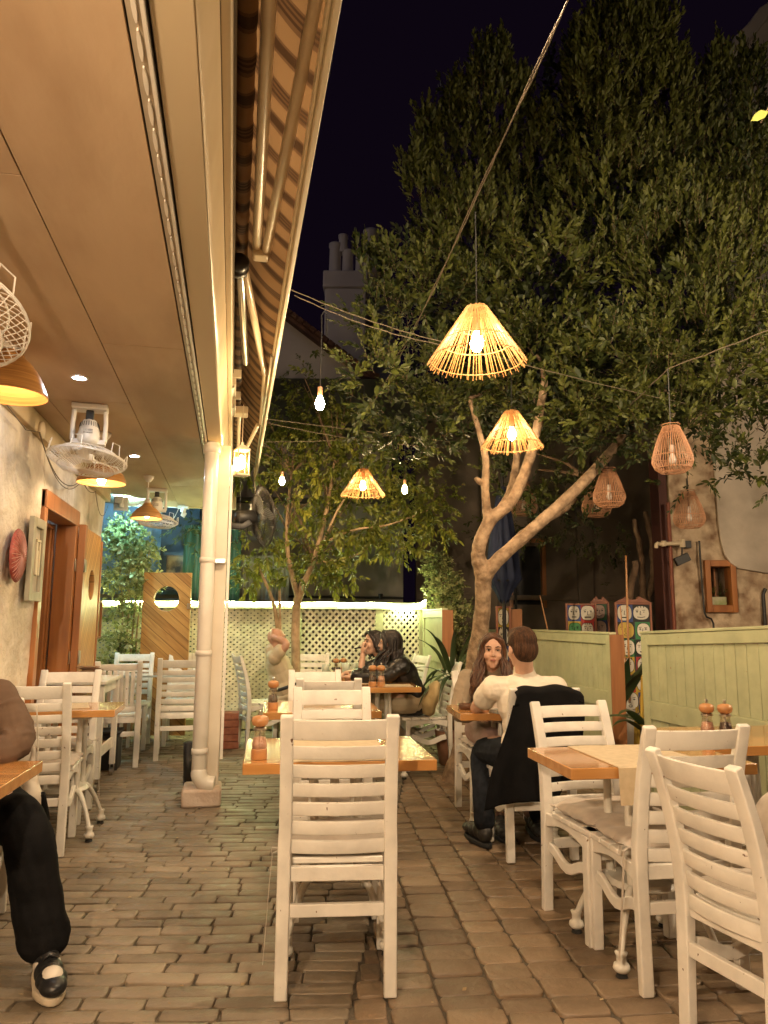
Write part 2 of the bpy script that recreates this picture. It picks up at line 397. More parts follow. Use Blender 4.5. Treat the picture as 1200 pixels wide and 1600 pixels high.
# door case
fr = MB(); fr.bb(-1.42, -1.268, 5.30, 5.39, 0, 2.16); fr.bb(-1.42, -1.268, 6.34, 6.43, 0, 2.16); fr.bb(-1.42, -1.262, 5.30, 6.43, 2.04, 2.165)
fr.build('door_frame', M_door, bld, bev=0.006)
rv = MB(); rv.bb(-2.05, -1.43, 6.30, 6.36, 0, 2.04); rv.bb(-2.05, -1.43, 5.38, 6.3, 2.0, 2.03); rv.build('door_reveal', M_door, bld, bev=0.004)
room = MB(); room.bb(-3.2, -3.15, 4.4, 8.2, 0, 2.6); room.bb(-3.15, -1.56, 8.1, 8.2, 0, 2.6); room.bb(-3.15, -1.56, 4.4, 4.46, 0, 2.6); room.bb(-3.15, -1.56, 4.46, 8.1, -0.006, 0.0); room.bb(-3.2, -1.56, 4.4, 8.2, 2.6, 2.65)
room.build('room', mat('room_plaster', (0.35, 0.38, 0.42), 0.8, (0.45, 0.48, 0.5), 3), bld)
lp = MB(); lp.lathe([(0.001, 0.0), (0.06, 0.0), (0.06, 0.03), (0.001, 0.03)], 12, (-2.3, 6.3, 2.5)); lp.build('room_lamp', emit('room_lamp_glow', (0.62, 0.8, 1.0), 60), bld)
# open leaf folded back against the wall, porthole in it
def plank_leaf(parent, y0, y1, z1, x, th, hole_c, hole_r, m, name='door_leaf'):
    """vertical slab in the YZ plane with a round hole, diagonal boards on the face"""
    o = MB(); n = 48; outer = []; inner = []
    cy_, cz = hole_c
    for i in range(n):
        a = 2*math.pi*i/n; dy, dz = math.cos(a), math.sin(a)
        t = 1e9
        if dy > 1e-9: t = min(t, (y1-cy_)/dy)
        if dy < -1e-9: t = min(t, (y0-cy_)/dy)
        if dz > 1e-9: t = min(t, (z1-cz)/dz)
        if dz < -1e-9: t = min(t, (0.04-cz)/dz)
        outer.append((cy_+dy*t, cz+dz*t)); inner.append((cy_+dy*hole_r, cz+dz*hole_r))
    for c in ((y0, 0.04), (y1, 0.04), (y1, z1), (y0, z1)):
        j = min(range(n), key=lambda i: (outer[i][0]-c[0])**2+(outer[i][1]-c[1])**2); outer[j] = c
    vs = []
    for xx in (x, x+th):
        vs += [(xx, a, b) for a, b in outer]+[(xx, a, b) for a, b in inner]
    fs = []
    for i in range(n):
        j = (i+1) % n
        fs += [(i, j, n+j, n+i), (2*n+i, 3*n+i, 3*n+j, 2*n+j), (i, 2*n+i, 2*n+j, j), (n+i, n+j, 3*n+j, 3*n+i)]
    o.add(vs, fs)
    return o.build(name, m, parent, bev=0.004, angle=60)
def diag_mat(name, c1, c2, axis, pitch=0.095, ang=45, gap=0.045):
    """honey boards laid on the diagonal with dark tongue-and-groove joints"""
    m = bpy.data.materials.new(name); m.use_nodes = True; nt = m.node_tree; L = nt.links; p = nt.nodes['Principled BSDF']; p.inputs['Roughness'].default_value = 0.42
    tc = nt.nodes.new('ShaderNodeTexCoord'); mp = nt.nodes.new('ShaderNodeMapping')
    if axis == 'X': mp.inputs['Rotation'].default_value = (R(ang), 0, 0)
    else: mp.inputs['Rotation'].default_value = (0, R(ang), 0)
    L.new(tc.outputs['Object'], mp.inputs[0])
    sp = nt.nodes.new('ShaderNodeSeparateXYZ'); L.new(mp.outputs[0], sp.inputs[0])
    dv = nt.nodes.new('ShaderNodeMath'); dv.operation = 'DIVIDE'; dv.inputs[1].default_value = pitch; L.new(sp.outputs['Z'], dv.inputs[0])
    fl = nt.nodes.new('ShaderNodeMath'); fl.operation = 'FLOOR'; L.new(dv.outputs[0], fl.inputs[0])
    frc = nt.nodes.new('ShaderNodeMath'); frc.operation = 'FRACT'; L.new(dv.outputs[0], frc.inputs[0])
    wn_ = nt.nodes.new('ShaderNodeTexWhiteNoise'); wn_.noise_dimensions = '1D'; L.new(fl.outputs[0], wn_.inputs['W'])
    cmb = nt.nodes.new('ShaderNodeVectorMath'); cmb.operation = 'MULTIPLY'; cmb.inputs[1].default_value = (2.0, 2.0, 22.0) if True else (1, 1, 1); L.new(mp.outputs[0], cmb.inputs[0])
    ad = nt.nodes.new('ShaderNodeVectorMath'); ad.operation = 'ADD'; L.new(cmb.outputs[0], ad.inputs[0]); L.new(wn_.outputs['Color'], ad.inputs[1])
    sc_ = nt.nodes.new('ShaderNodeVectorMath'); sc_.operation = 'SCALE'; sc_.inputs['Scale'].default_value = 1.0; L.new(ad.outputs[0], sc_.inputs[0])
    n = nt.nodes.new('ShaderNodeTexNoise'); n.inputs['Scale'].default_value = 1.3; n.inputs['Detail'].default_value = 6; n.inputs['Distortion'].default_value = 0.8; L.new(sc_.outputs[0], n.inputs['Vector'])
    mxv = nt.nodes.new('ShaderNodeMath'); mxv.operation = 'MULTIPLY_ADD'; mxv.inputs[1].default_value = 0.35; L.new(wn_.outputs['Value'], mxv.inputs[0]); L.new(n.outputs['Fac'], mxv.inputs[2])
    r = nt.nodes.new('ShaderNodeValToRGB'); r.color_ramp.elements[0].position = 0.35; r.color_ramp.elements[1].position = 0.95
    r.color_ramp.elements[0].color = (*c1, 1); r.color_ramp.elements[1].color = (*c2, 1); L.new(mxv.outputs[0], r.inputs[0])
    gt = nt.nodes.new('ShaderNodeMath'); gt.operation = 'LESS_THAN'; gt.inputs[1].default_value = gap; L.new(frc.outputs[0], gt.inputs[0])
    mx = nt.nodes.new('ShaderNodeMixRGB'); mx.inputs[2].default_value = (c1[0]*0.2, c1[1]*0.2, c1[2]*0.2, 1); L.new(gt.outputs[0], mx.inputs[0]); L.new(r.outputs[0], mx.inputs[1])
    L.new(mx.outputs[0], p.inputs['Base Color'])
    return m
M_diagY = diag_mat('diagonal_boards_side', (0.34, 0.16, 0.045), (0.55, 0.29, 0.09), 'X', ang=-55, pitch=0.06, gap=0.08)
M_diagX = diag_mat('diagonal_boards_front', (0.26, 0.11, 0.03), (0.58, 0.31, 0.095), 'Y', ang=-40, pitch=0.088)
leaf = plank_leaf(bld, 6.5, 7.22, 2.04, -1.262, 0.045, (6.86, 1.58), 0.13, M_diagY)
fe = MB(); fe.bb(-1.264, -1.208, 6.415, 6.498, 0.04, 2.06); fe.bb(-1.264, -1.208, 7.222, 7.27, 0.04, 2.0); fe.build('leaf_edge', M_door, leaf, bev=0.004)
leaf2 = MB(); leaf2.bb(-1.95, -1.44, 6.24, 6.285, 0.03, 2.0); leaf2.build('door_leaf', M_door, bld, bev=0.005)
for hz in (1.72, 0.98):
    h = MB(); h.bb(-1.263, -1.258, 6.345, 6.40, hz-0.05, hz+0.05); h.bb(-1.2045, -1.199, 6.425, 6.49, hz-0.05, hz+0.05)
    h.tube([(-1.20, 6.41, hz-0.055), (-1.20, 6.41, hz+0.055)], 0.007, 8); h.build('hinge', M_metal, bld, bev=0.002)
# shelves glimpsed inside the door
sh = MB()
for z in (0.55, 0.98, 1.38): sh.bb(-2.0, -1.7, 6.0, 6.235, z, z+0.03)
sh.build('shelf', M_door, bld)
jr = MB()
for k_, (jx, jz) in enumerate(((-1.78, 1.01), (-1.86, 1.01), (-1.78, 1.41), (-1.87, 1.41), (-1.8, 0.58))):
    jr.lathe([(0.001, 0), (0.03, 0), (0.03, 0.09), (0.015, 0.12), (0.015, 0.15), (0.001, 0.15)], 10, (jx, 6.1, jz))
jr.build('shelf_jar', mat('jar_glaze', (0.35, 0.4, 0.45), 0.3, (0.6, 0.5, 0.3), 8), bld, smooth=True)
# cornice board and loose cable at the wall top
cb = MB(); cb.bb(-1.42, -1.262, -1.5, 7.86, 2.47, 2.597); cb.build('cornice_board', mat('cornice_paint', (0.44, 0.33, 0.19), 0.6, (0.52, 0.41, 0.25), 4), bld, bev=0.004)
rd = MB(); rd.lathe([(0.001, 0), (0.055, 0), (0.055, 0.02), (0.001, 0.03)], 18, (-1.262, 5.0, 2.5), rot=Matrix.Rotation(R(90), 3, 'Y')); rd.build('cover_plate', M_cream, bld, smooth=True)
def sag(p, q, s, n=14):
    p, q = Vector(p), Vector(q); return [p.lerp(q, i/n)-Vector((0, 0, s*4*(i/n)*(1-i/n))) for i in range(n+1)]
cbl = MB(); cbl.tube(sag((-1.24, 4.9, 2.46), (-1.245, 6.3, 2.42), 0.17), 0.004, 5); cbl.tube(sag((-1.24, 4.92, 2.46), (-1.245, 6.35, 2.43), 0.20), 0.003, 5); cbl.tube(sag((-1.24, 6.3, 2.42), (-1.24, 6.9, 2.42), 0.05), 0.004, 5)
cbl.tube(sag((-1.24, 6.9, 2.42), (-1.24, 7.6, 2.4), 0.16), 0.003, 5); cbl.tube([(-1.24, 4.2, 2.44), (-1.24, 4.6, 2.4), (-1.235, 4.9, 2.46)], 0.003, 5)
cbl.build('wall_cable', M_wire, bld)

# ================================================================== TERRACE ROOF
roof = thing('terrace_roof', 'plywood panelled terrace roof with cream edge beam carried on a white post', 'roof', (0, 0, 0))
M_ply = mat('stained_ply', (0.29, 0.180, 0.10), 0.62, (0.52, 0.38, 0.245), 1.7, 0.004, 9, detail=8, stretch=(1, 0.35, 1), contrast=(0.35, 0.62))
Z0 = 2.60; g = 0.004
cols = [(-1.30, -1.13, [-1.5, 1.2, 3.6, 6.1, 8.9]), (-1.13, -0.66, [-1.5, 2.2, 4.60, 6.50, 8.35, 8.9]), (-0.66, -0.275, [-1.5, 0.4, 3.58, 5.55, 7.5, 8.9])]
for x0, x1, ys in cols:
    for a, b_ in zip(ys[:-1], ys[1:]):
        p_ = MB(); p_.bb(x0+g/2, x1-g/2, a+g/2, b_-g/2, Z0, Z0+0.012); p_.build('ceiling_panel', M_ply, roof, bev=0.0015)
rb = MB(); rb.bb(-1.5, -0.223, -1.5, 8.95, Z0+0.02, Z0+0.14); rb.build('roof_deck', mat('roof_void', (0.02, 0.015, 0.01), 0.9), roof)
rs = MB(); rs.bb(-1.3, 0.0, 8.9, 8.94, Z0-0.01, Z0+0.2); rs.build('end_batten', M_cream, roof, bev=0.003)
# vent strip with oval louvres
vs_ = MB(); vs_.bb(-0.270, -0.238, -1.5, 8.9, Z0-0.004, Z0+0.01); vt = vs_.build('vent_strip', mat('vent_grey', (0.36, 0.30, 0.22), 0.5), roof)
lv = MB(); y = -1.4
while y < 8.85:
    pts = [(0.5*0.011*math.cos(a), 0.5*0.098*math.sin(a)) for a in [i*math.pi/5 for i in range(10)]]
    lv.prism(pts, -0.008, 0.0, o=(-0.252, y, Z0-0.004)); y += 0.115
lv.bb(-0.238, -0.229, -1.5, 8.9, Z0-0.016, Z0+0.02)
lv.build('louvre', M_pipe, vt)
bmm = MB(); bmm.bb(-0.221, -0.125, -1.5, 8.9, Z0, Z0+0.16)
bmm.build('edge_beam', mat('beam_paint', (0.42, 0.33, 0.20), 0.55, (0.50, 0.40, 0.26), 1.5, 0.0015, 12, stretch=(1, 0.3, 1)), roof, bev=0.004)
# rippled cream fascia sheet
ny = 420; ys = np.linspace(-1.5, 8.9, ny); prof = [(-0.1235, 2.601), (-0.120, 2.603), (-0.112, 2.64), (-0.104, 2.68), (-0.097, 2.72), (-0.090, 2.76), (-0.083, 2.797), (-0.0835, 2.799), (-0.1235, 2.799), (-0.1235, 2.601)]
V = []; 
for yy in ys:
    w = 0.0012*math.sin(yy*19+1.2*math.sin(yy*3))+0.0007*math.sin(yy*43)+0.002
    for i, (x, z) in enumerate(prof): V.append((x+(w if 1 < i < 6 else 0), yy, z))
k = len(prof); idx = np.arange(ny*k).reshape(ny, k)
F = np.stack([idx[:-1, :-1], idx[1:, :-1], idx[1:, 1:], idx[:-1, 1:]], -1).reshape(-1, 4)
npmesh('fascia', np.array(V), F, mat('fascia_cream', (0.62, 0.48, 0.28), 0.4, (0.70, 0.56, 0.35), 3), roof, smooth=True)
tp = MB(); tp.bb(-0.082, -0.055, -1.5, 8.9, 2.80, 2.95); tp.build('upper_rail', M_cream, roof, bev=0.003)
# post with its plinth
post = MB(); post.bb(-0.185, -0.055, 5.60, 5.76, 0.12, 2.60); po = post.build('post', mat('post_paint', (0.70, 0.63, 0.52), 0.5, (0.62, 0.54, 0.43), 3, 0.001, 25), roof, bev=0.006)
pl = MB(); pl.box((-0.165, 5.62, 0.06), (0.27, 0.30, 0.125)); pl.build('plinth', mat('pink_plinth', (0.46, 0.35, 0.27), 0.8, (0.60, 0.50, 0.42), 9, 0.006, 30), roof, bev=0.02)
stn = MB(); stn.bb(-0.05, -0.03, 5.60, 5.64, 0.3, 2.45); stn.build('stop_bead', M_white, roof)

pipe = thing('downpipe', 'white drainpipe with collars running down the terrace post to its pink plinth', 'drainpipe', (-0.19, 5.54, 0.1))
d = MB(); r = 0.052; d.tube([(0, 0, 0.10), (0, 0, 2.5)], r, 20); d.build('pipe', M_pipe, pipe, smooth=False, bev=0.003)
for z in (0.27, 0.95, 1.62):
    c = MB(); c.lathe([(r, -0.02), (r+0.006, -0.018), (r+0.006, 0.018), (r, 0.02)], 20, (0, 0, z)); c.build('collar', M_pipe, pipe, smooth=True)
el = MB(); pts = [(0.0, 0, 0.13)]+[(0.085-0.085*math.cos(a), -0.01, 0.13-0.085*math.sin(a)) for a in [i*math.pi/16 for i in range(1, 8)]]+[(0.11, -0.015, 0.043)]
el.tube(pts, 0.056, 18); el.build('elbow', M_pipe, pipe, bev=0.003)
bk = MB(); bk.bb(-0.055, 0.13, -0.01, 0.06, 1.6, 1.635); bk.build('pipe_bracket', M_metal, pipe, bev=0.002)
hd = MB(); hd.lathe([(r, 0), (r+0.012, 0.0), (r+0.014, 0.06), (r, 0.065)], 20, (0, 0, 2.42)); hd.build('collar', M_pipe, pipe, smooth=True)

# ================================================================== AWNING
awn = thing('retractable_awning', 'brown striped folding arm awning along the roof edge with its white front bar', 'awning', (0, 0, 0))
def stripemat():
    m = bpy.data.materials.new('striped_awning_cloth'); m.use_nodes = True; nt = m.node_tree; L = nt.links; p = nt.nodes['Principled BSDF']; out = nt.nodes['Material Output']
    p.inputs['Roughness'].default_value = 0.8
    tc = nt.nodes.new('ShaderNodeTexCoord'); sp = nt.nodes.new('ShaderNodeSeparateXYZ'); L.new(tc.outputs['Object'], sp.inputs[0])
    mu = nt.nodes.new('ShaderNodeMath'); mu.operation = 'DIVIDE'; mu.inputs[1].default_value = 0.36; L.new(sp.outputs['Y'], mu.inputs[0])
    fr_ = nt.nodes.new('ShaderNodeMath'); fr_.operation = 'FRACT'; L.new(mu.outputs[0], fr_.inputs[0])
    r = nt.nodes.new('ShaderNodeValToRGB'); cr = r.color_ramp; cr.interpolation = 'CONSTANT'
    T, D, Mi = (0.25, 0.15, 0.07, 1), (0.06, 0.032, 0.016, 1), (0.13, 0.072, 0.035, 1)
    els = [(0, T), (0.30, Mi), (0.33, D), (0.36, Mi), (0.39, D), (0.42, Mi), (0.45, D), (0.49, Mi), (0.55, T), (0.78, Mi), (0.82, D), (0.95, Mi)]
    cr.elements[0].color = T; cr.elements[1].position = 0.30; cr.elements[1].color = Mi
    for pos, c in els[2:]:
        e = cr.elements.new(pos); e.color = c
    L.new(fr_.outputs[0], r.inputs[0]); L.new(r.outputs[0], p.inputs['Base Color'])
    t = nt.nodes.new('ShaderNodeBsdfTranslucent'); L.new(r.outputs[0], t.inputs[0]); x = nt.nodes.new('ShaderNodeMixShader'); x.inputs[0].default_value = 0.2
    L.new(p.outputs[0], x.inputs[1]); L.new(t.outputs[0], x.inputs[2]); L.new(x.outputs[0], out.inputs[0])
    return m
M_stripe = stripemat()
YA, YB = -0.8, 8.3
ny, nx = 500, 14
V = []
for yy in np.linspace(YA, YB, ny):
    for i in range(nx):
        t = i/(nx-1); x = -0.005+t*0.215; z = 3.21-0.235*t
        z += -0.03*math.sin(math.pi*t)*(1+0.5*math.sin(yy*1.7)) + 0.006*math.sin(yy*23+3*t)*math.sin(math.pi*t)
        V.append((x, yy, z))
idx = np.arange(ny*nx).reshape(ny, nx); F = np.stack([idx[:-1, :-1], idx[1:, :-1], idx[1:, 1:], idx[:-1, 1:]], -1).reshape(-1, 4)
npmesh('awning_cloth', np.array(V), F, M_stripe, awn, smooth=True)
V = []; n = 14; ny = 500
for yy in np.linspace(YA, YB, ny):
    for j in range(n):
        a = 2*math.pi*j/n; rr = 0.036+0.0018*math.sin(yy*31+a*2)+0.001*math.sin(yy*77+a)
        V.append((-0.022+rr*math.cos(a), yy, 3.19+rr*math.sin(a)))
idx = np.arange(ny*n).reshape(ny, n); F = np.stack([idx[:-1, :], idx[1:, :], np.roll(idx, -1, 1)[1:, :], np.roll(idx, -1, 1)[:-1, :]], -1).reshape(-1, 4)
npmesh('cloth_roll', np.array(V), F, M_stripe, awn, smooth=True)
fb = MB(); fb.bb(0.205, 0.225, YA, YB, 2.90, 2.985); fb.bb(0.192, 0.2045, YA, YB, 2.935, 2.985); fb.build('front_bar', mat('awning_white', (0.74, 0.66, 0.50), 0.35), awn, bev=0.004)
bk2 = MB(); bk2.bb(-0.060, -0.050, YA, YB, 3.0, 3.24); bk2.build('back_board', mat('back_board', (0.16, 0.12, 0.075), 0.6, (0.22, 0.17, 0.11), 4), awn)
M_armw = mat('arm_enamel', (0.52, 0.42, 0.29), 0.3, (0.58, 0.48, 0.34), 6)
def armpiece(pts, r_, m=M_armw):
    a = MB(); a.tube(pts, r_, 14); return a.build('folding_arm', m, awn, bev=0.003, angle=60)
armpiece([(0.026, 0.2, 3.08), (0.055, 3.36, 3.06)], 0.023)
armpiece([(0.195, 1.35, 3.0), (0.098, 3.38, 3.05)], 0.023)
e_ = MB(); e_.bb(0.035, 0.118, 3.35, 3.44, 3.02, 3.085); e_.build('elbow_joint', M_armw, awn, bev=0.015)
armpiece([(-0.02, 3.62, 3.06), (0.03, 4.90, 3.02)], 0.022, M_metal)
armpiece([(0.0, 3.62, 3.06), (0.165, 4.98, 2.98)], 0.022)
armpiece([(0.165, 4.98, 2.98), (0.185, 6.2, 2.95)], 0.018)
kb = MB(); kb.lathe([(0.001, -0.05), (0.05, -0.05), (0.052, -0.02), (0.045, -0.01), (0.052, 0.0), (0.052, 0.03), (0.03, 0.05), (0.001, 0.05)], 20, (-0.03, 3.6, 3.08), rot=Matrix.Rotation(R(70), 3, 'X')); kb.build('roller_cap', M_dark, awn, smooth=True)
for yb in (5.1, 5.62):
    b2 = MB(); b2.bb(-0.082, -0.03, yb, yb+0.32, 2.93, 3.0); b2.bb(-0.085, 0.005, yb-0.03, yb, 2.97, 3.03); b2.build('wall_bracket', M_armw, awn, bev=0.005)
    b3 = MB(); b3.tube([(-0.055, yb+0.05, 2.925), (-0.055, yb+0.27, 2.925)], 0.012, 8); b3.build('bracket_bolt', M_metal, awn)
armpiece([(0.00, 6.1, 2.98), (0.0, 7.9, 2.96)], 0.017)
armpiece([(0.16, 6.25, 2.95), (0.02, 7.9, 2.96)], 0.017)
armpiece([(0.192, 4.5, 2.94), (0.196, 8.2, 2.94)], 0.012, M_metal)
b4 = MB(); b4.bb(-0.05, 0.07, 5.95, 6.1, 2.96, 3.02); b4.build('wall_bracket', M_armw, awn, bev=0.008)
# hanging end of the cloth valance at the far end
vl = MB(); 
V = []
for i in range(20):
    z = 2.93-i*0.028
    for j in range(6): V.append((0.19+0.012*math.sin(i*0.5+j), 7.6+j*0.13, z+0.05*math.sin(j*0.7)))
idx = np.arange(120).reshape(20, 6); F = np.stack([idx[:-1, :-1], idx[1:, :-1], idx[1:, 1:], idx[:-1, 1:]], -1).reshape(-1, 4)
npmesh('valance', np.array(V), F, mat('valance_cloth', (0.45, 0.40, 0.30), 0.8), awn, smooth=True)
# ================================================================== FENCES
def ob(mb, p, q, half, th, nrm):
    """flat strip between p and q (width 2*half, thickness th along nrm)"""
    p, q, nrm = Vector(p), Vector(q), Vector(nrm).normalized(); d = (q-p).normalized(); s = d.cross(nrm).normalized()*half; t = nrm*th/2
    vs = [a+b*s+c*t for a in (p, q) for b in (-1, 1) for c in (-1, 1)]
    mb.add(vs, [(0, 1, 3, 2), (4, 6, 7, 5), (0, 4, 5, 1), (2, 3, 7, 6), (0, 2, 6, 4), (1, 5, 7, 3)])
def lattice_panel(parent, u0, u1, z0, z1, pitch=0.062, half=0.015, y=0.0, ang=45):
    mb = MB(); ta = math.tan(R(ang))
    for layer, sgn in ((-1, 1), (1, -1)):
        c = -6.0
        while c < 8:
            # line z = sgn*ta*(u-c) + z0
            pts = []
            for u in (u0, u1):
                z = z0+sgn*ta*(u-c)
                if z0-1e-6 <= z <= z1+1e-6: pts.append((u, z))
            for z in (z0, z1):
                u = c+(z-z0)/(sgn*ta)
                if u0+1e-6 < u < u1-1e-6: pts.append((u, z))
            if len(pts) >= 2:
                a, b = pts[0], max(pts[1:], key=lambda q: (q[0]-pts[0][0])**2+(q[1]-pts[0][1])**2)
                if math.hypot(a[0]-b[0], a[1]-b[1]) > 0.03:
                    ob(mb, (a[0], y+layer*0.0035+random.uniform(-0.0008, 0.0008), a[1]), (b[0], y+layer*0.0035, b[1]), half*random.uniform(0.9, 1.05), 0.006, (0, 1, 0))
            c += pitch*1.414*random.uniform(0.97, 1.03)
    return mb.build('lattice', M_lattice, parent)
FA = R(-10.5)
fence = thing('lattice_fence', 'cream diagonal lattice fence in sage green rails closing off the back of the courtyard', 'fence', (-0.1, 9.12, 0), FA)
posts_u = [-1.75, -0.62, 0.89, 1.87, 2.39]
for u in posts_u:
    p_ = MB(); p_.bb(u-0.045, u+0.045, -0.04, 0.03, 0, 1.415); p_.build('fence_post', M_green, fence, bev=0.004)
tr = MB(); tr.bb(-1.80, 2.44, -0.055, 0.045, 1.416, 1.50); tr.build('top_rail', M_green, fence, bev=0.004)
brl = MB(); brl.bb(-1.80, 2.44, -0.05, 0.04, 0.02, 0.13); brl.build('bottom_rail', M_green, fence, bev=0.004)
pit = [0.050, 0.046, 0.075, 0.066, 0.052]
for i in range(4):
    if i == 2:
        lattice_panel(fence, posts_u[i]+0.045, posts_u[i+1]-0.045, 0.13, 1.415, 0.056, 0.0140, ang=47)
    elif i == 3: lattice_panel(fence, posts_u[i]+0.045, posts_u[i+1]-0.045, 0.13, 1.415, 0.050, 0.0140, ang=50)
    else: lattice_panel(fence, posts_u[i]+0.045, posts_u[i+1]-0.045, 0.13, 1.415, 0.056, 0.0158, ang=36)
rl = MB(); pts = [(-1.7+i*0.08, -0.066, 1.485+0.006*math.sin(i*0.9)) for i in range(46)]+[(2.0, -0.07, 1.46), (2.12, -0.07, 1.41), (2.24, -0.07, 1.415), (2.34, -0.07, 1.47), (2.42, -0.07, 1.53)]
rl.tube(pts, 0.009, 6); ro = rl.build('rope_light', M_rope, fence)
ro2 = None
# solid sage green partitions: p,q are ground points of the two ends
def partition(name, label, p, q, top_p, top_q, rail, orange_at='q', thick=0.05, boards=0.085, both=True, flip=1):
    p, q = Vector((*p, 0)), Vector((*q, 0)); L = (q-p).length; ang = math.atan2(q.y-p.y, q.x-p.x)
    t = thing(name, label, 'partition', p, ang, 'sage green board partitions')
    zt = lambda u: top_p+(top_q-top_p)*u/L
    fw = 0.075
    f = MB()
    f.bb(0, fw, -thick/2, thick/2, 0.05, zt(0)-0.001); f.bb(L-fw, L, -thick/2, thick/2, 0.05, zt(L)-0.001); f.build('stile', M_green, t, bev=0.004)
    r_ = MB(); r_.sweep([(fw+0.0005, 0, zt(0)-0.04), (L-fw-0.0005, 0, zt(L)-0.04)], thick*0.98, 0.078, (0, 1, 0)); r_.build('top_rail', M_green, t, bev=0.004)
    cp = MB(); cp.sweep([(-0.005, 0, zt(0)+0.010), (L+0.005, 0, zt(L)+0.010)], thick+0.012, 0.02, (0, 1, 0)); cp.build('capping', M_green, t, bev=0.004)
    r2 = MB(); r2.bb(fw+0.0005, L-fw-0.0005, -thick*0.45, thick*0.45, rail-0.13, rail); r2.bb(fw+0.0005, L-fw-0.0005, -thick*0.45, thick*0.45, 0.05, 0.17); r2.build('cross_rail', M_green, t, bev=0.004)
    n = int((L-2*fw)/boards); bw = (L-2*fw)/n
    for zz0, zz1 in ((rail, None), (0.17, rail-0.13)):
        b = MB()
        for i in range(n):
            u0 = fw+i*bw; wob = random.uniform(0.0018, 0.0038)
            z1 = zt(u0+bw/2)-0.082 if zz1 is None else zz1-0.001
            b.bb(u0+wob, u0+bw-wob, -0.008, 0.008, zz0+0.001, z1)
        b.build('boarding', M_green, t, bev=0.002)
    bk_ = MB(); bk_.bb(fw, L-fw, 0.010*flip, 0.014*flip, 0.17, min(top_p, top_q)-0.08); bk_.build('backing', M_orange, t)
    e = MB(); x = L+0.002 if orange_at == 'q' else -0.022
    e.bb(x, x+0.02, -thick/2-0.006, thick/2+0.06, 0.0, (zt(L) if orange_at == 'q' else zt(0))+0.0); e.build('timber_edge', M_orange, t, bev=0.003)
    return t
# board faces look towards -X (the courtyard)
partition('board_partition', 'narrow far green partition standing end on beside the lattice fence corner, orange edge', (2.26, 8.62), (2.16, 7.42), 1.40, 1.40, 0.98, boards=0.04, flip=1)
partition('board_partition', 'short green partition seen between the long haired girl and the man in white', (3.10, 8.7), (3.04, 7.66), 1.17, 1.17, 0.74, flip=1)
partition('board_partition', 'middle green partition of boards behind the man in white, orange brown end post', (3.04, 7.22), (3.03, 5.56), 1.19, 1.19, 0.735, flip=1)
partition('board_partition', 'nearest green partition of wide boards rising to the right edge', (2.985, 5.02), (3.08, 3.1), 1.205, 1.29, 0.735, boards=0.098, flip=1)

# ================================================================== BACKGROUND BUILDINGS
M_stonew = mat('old_stone_wall', (0.20, 0.12, 0.07), 0.9, (0.58, 0.46, 0.32), 5.5, 0.03, 11, detail=9, contrast=(0.34, 0.60))
def rects_wall(mb, u0, u1, z0, z1, th, holes=()):
    us = sorted({u0, u1, *[h[0] for h in holes], *[h[1] for h in holes]}); zs = sorted({z0, z1, *[h[2] for h in holes], *[h[3] for h in holes]})
    for a, b in zip(us[:-1], us[1:]):
        for c, d_ in zip(zs[:-1], zs[1:]):
            if any(h[0] <= a and b <= h[1] and h[2] <= c and d_ <= h[3] for h in holes): continue
            mb.bb(a, b, 0, th, c, d_)
E11 = R(-11.5)
sb = thing('stone_building', 'old stone building with a small brown framed window, right beyond the partitions', 'building', (4.74, 7.32, 0), E11)
# corrugated surface in real relief
w = MB(); rects_wall(w, 0, 6, 0, 4.6, 0.35, [(0.36, 0.66, 1.42, 1.95)]); w.build('wall', M_stonew, sb)
nu, nz = 110, 90
us = np.linspace(0, 3.2, nu); zs = np.linspace(0.9, 3.6, nz); U, Z = np.meshgrid(us, zs, indexing='ij')
Yd = -0.016-0.016*np.clip(fnoise(U*1.6, Z*2.2, Z*0, 2.2), -0.9, 1)-0.008*fnoise(U*4, Z*6, Z*0, 2.0)
msk = ~((U > 0.33) & (U < 0.69) & (Z > 1.39) & (Z < 1.98))
idx = np.arange(nu*nz).reshape(nu, nz); F = np.stack([idx[:-1, :-1], idx[1:, :-1], idx[1:, 1:], idx[:-1, 1:]], -1).reshape(-1, 4)
mk = msk.reshape(-1); F = F[mk[F].all(1)]
npmesh('stone_face', np.stack([U, Yd, Z], -1).reshape(-1, 3), F, M_stonew, sb, smooth=True)
pp = MB(); poly = [(0.49, 4.5), (0.50, 2.9), (0.51, 2.4), (0.525, 2.18), (0.56, 2.03), (0.615, 1.94), (0.70, 1.88), (0.82, 1.86), (1.0, 1.83), (1.4, 1.86), (3.2, 1.85), (3.2, 4.5)]
pp.prism(poly, 0.030, 0.062, axes=((1, 0, 0), (0, 0, 1), (0, -1, 0)))
pp.build('plaster_patch', mat('grey_plaster', (0.36, 0.31, 0.25), 0.8, (0.60, 0.53, 0.44), 1.8, 0.006, 12, detail=8), sb, bev=0.008)
wf = MB()
wf.bb(0.34, 0.40, -0.05, 0.12, 1.40, 1.97); wf.bb(0.62, 0.68, -0.05, 0.12, 1.40, 1.97); wf.bb(0.401, 0.619, -0.05, 0.12, 1.40, 1.48); wf.bb(0.401, 0.619, -0.05, 0.12, 1.90, 1.97)
win = wf.build('window', M_door, sb, bev=0.005)
wp = MB(); wp.bb(0.40, 0.62, 0.26, 0.28, 1.48, 1.90); wp.build('pane', mat('dark_window', (0.10, 0.06, 0.035), 0.25, (0.16, 0.09, 0.05), 4), win)
bars = MB(); bars.bb(0.47, 0.49, 0.2, 0.23, 1.48, 1.9); bars.bb(0.54, 0.56, 0.2, 0.23, 1.48, 1.9); bars.build('shutter_slat', M_orange, win)
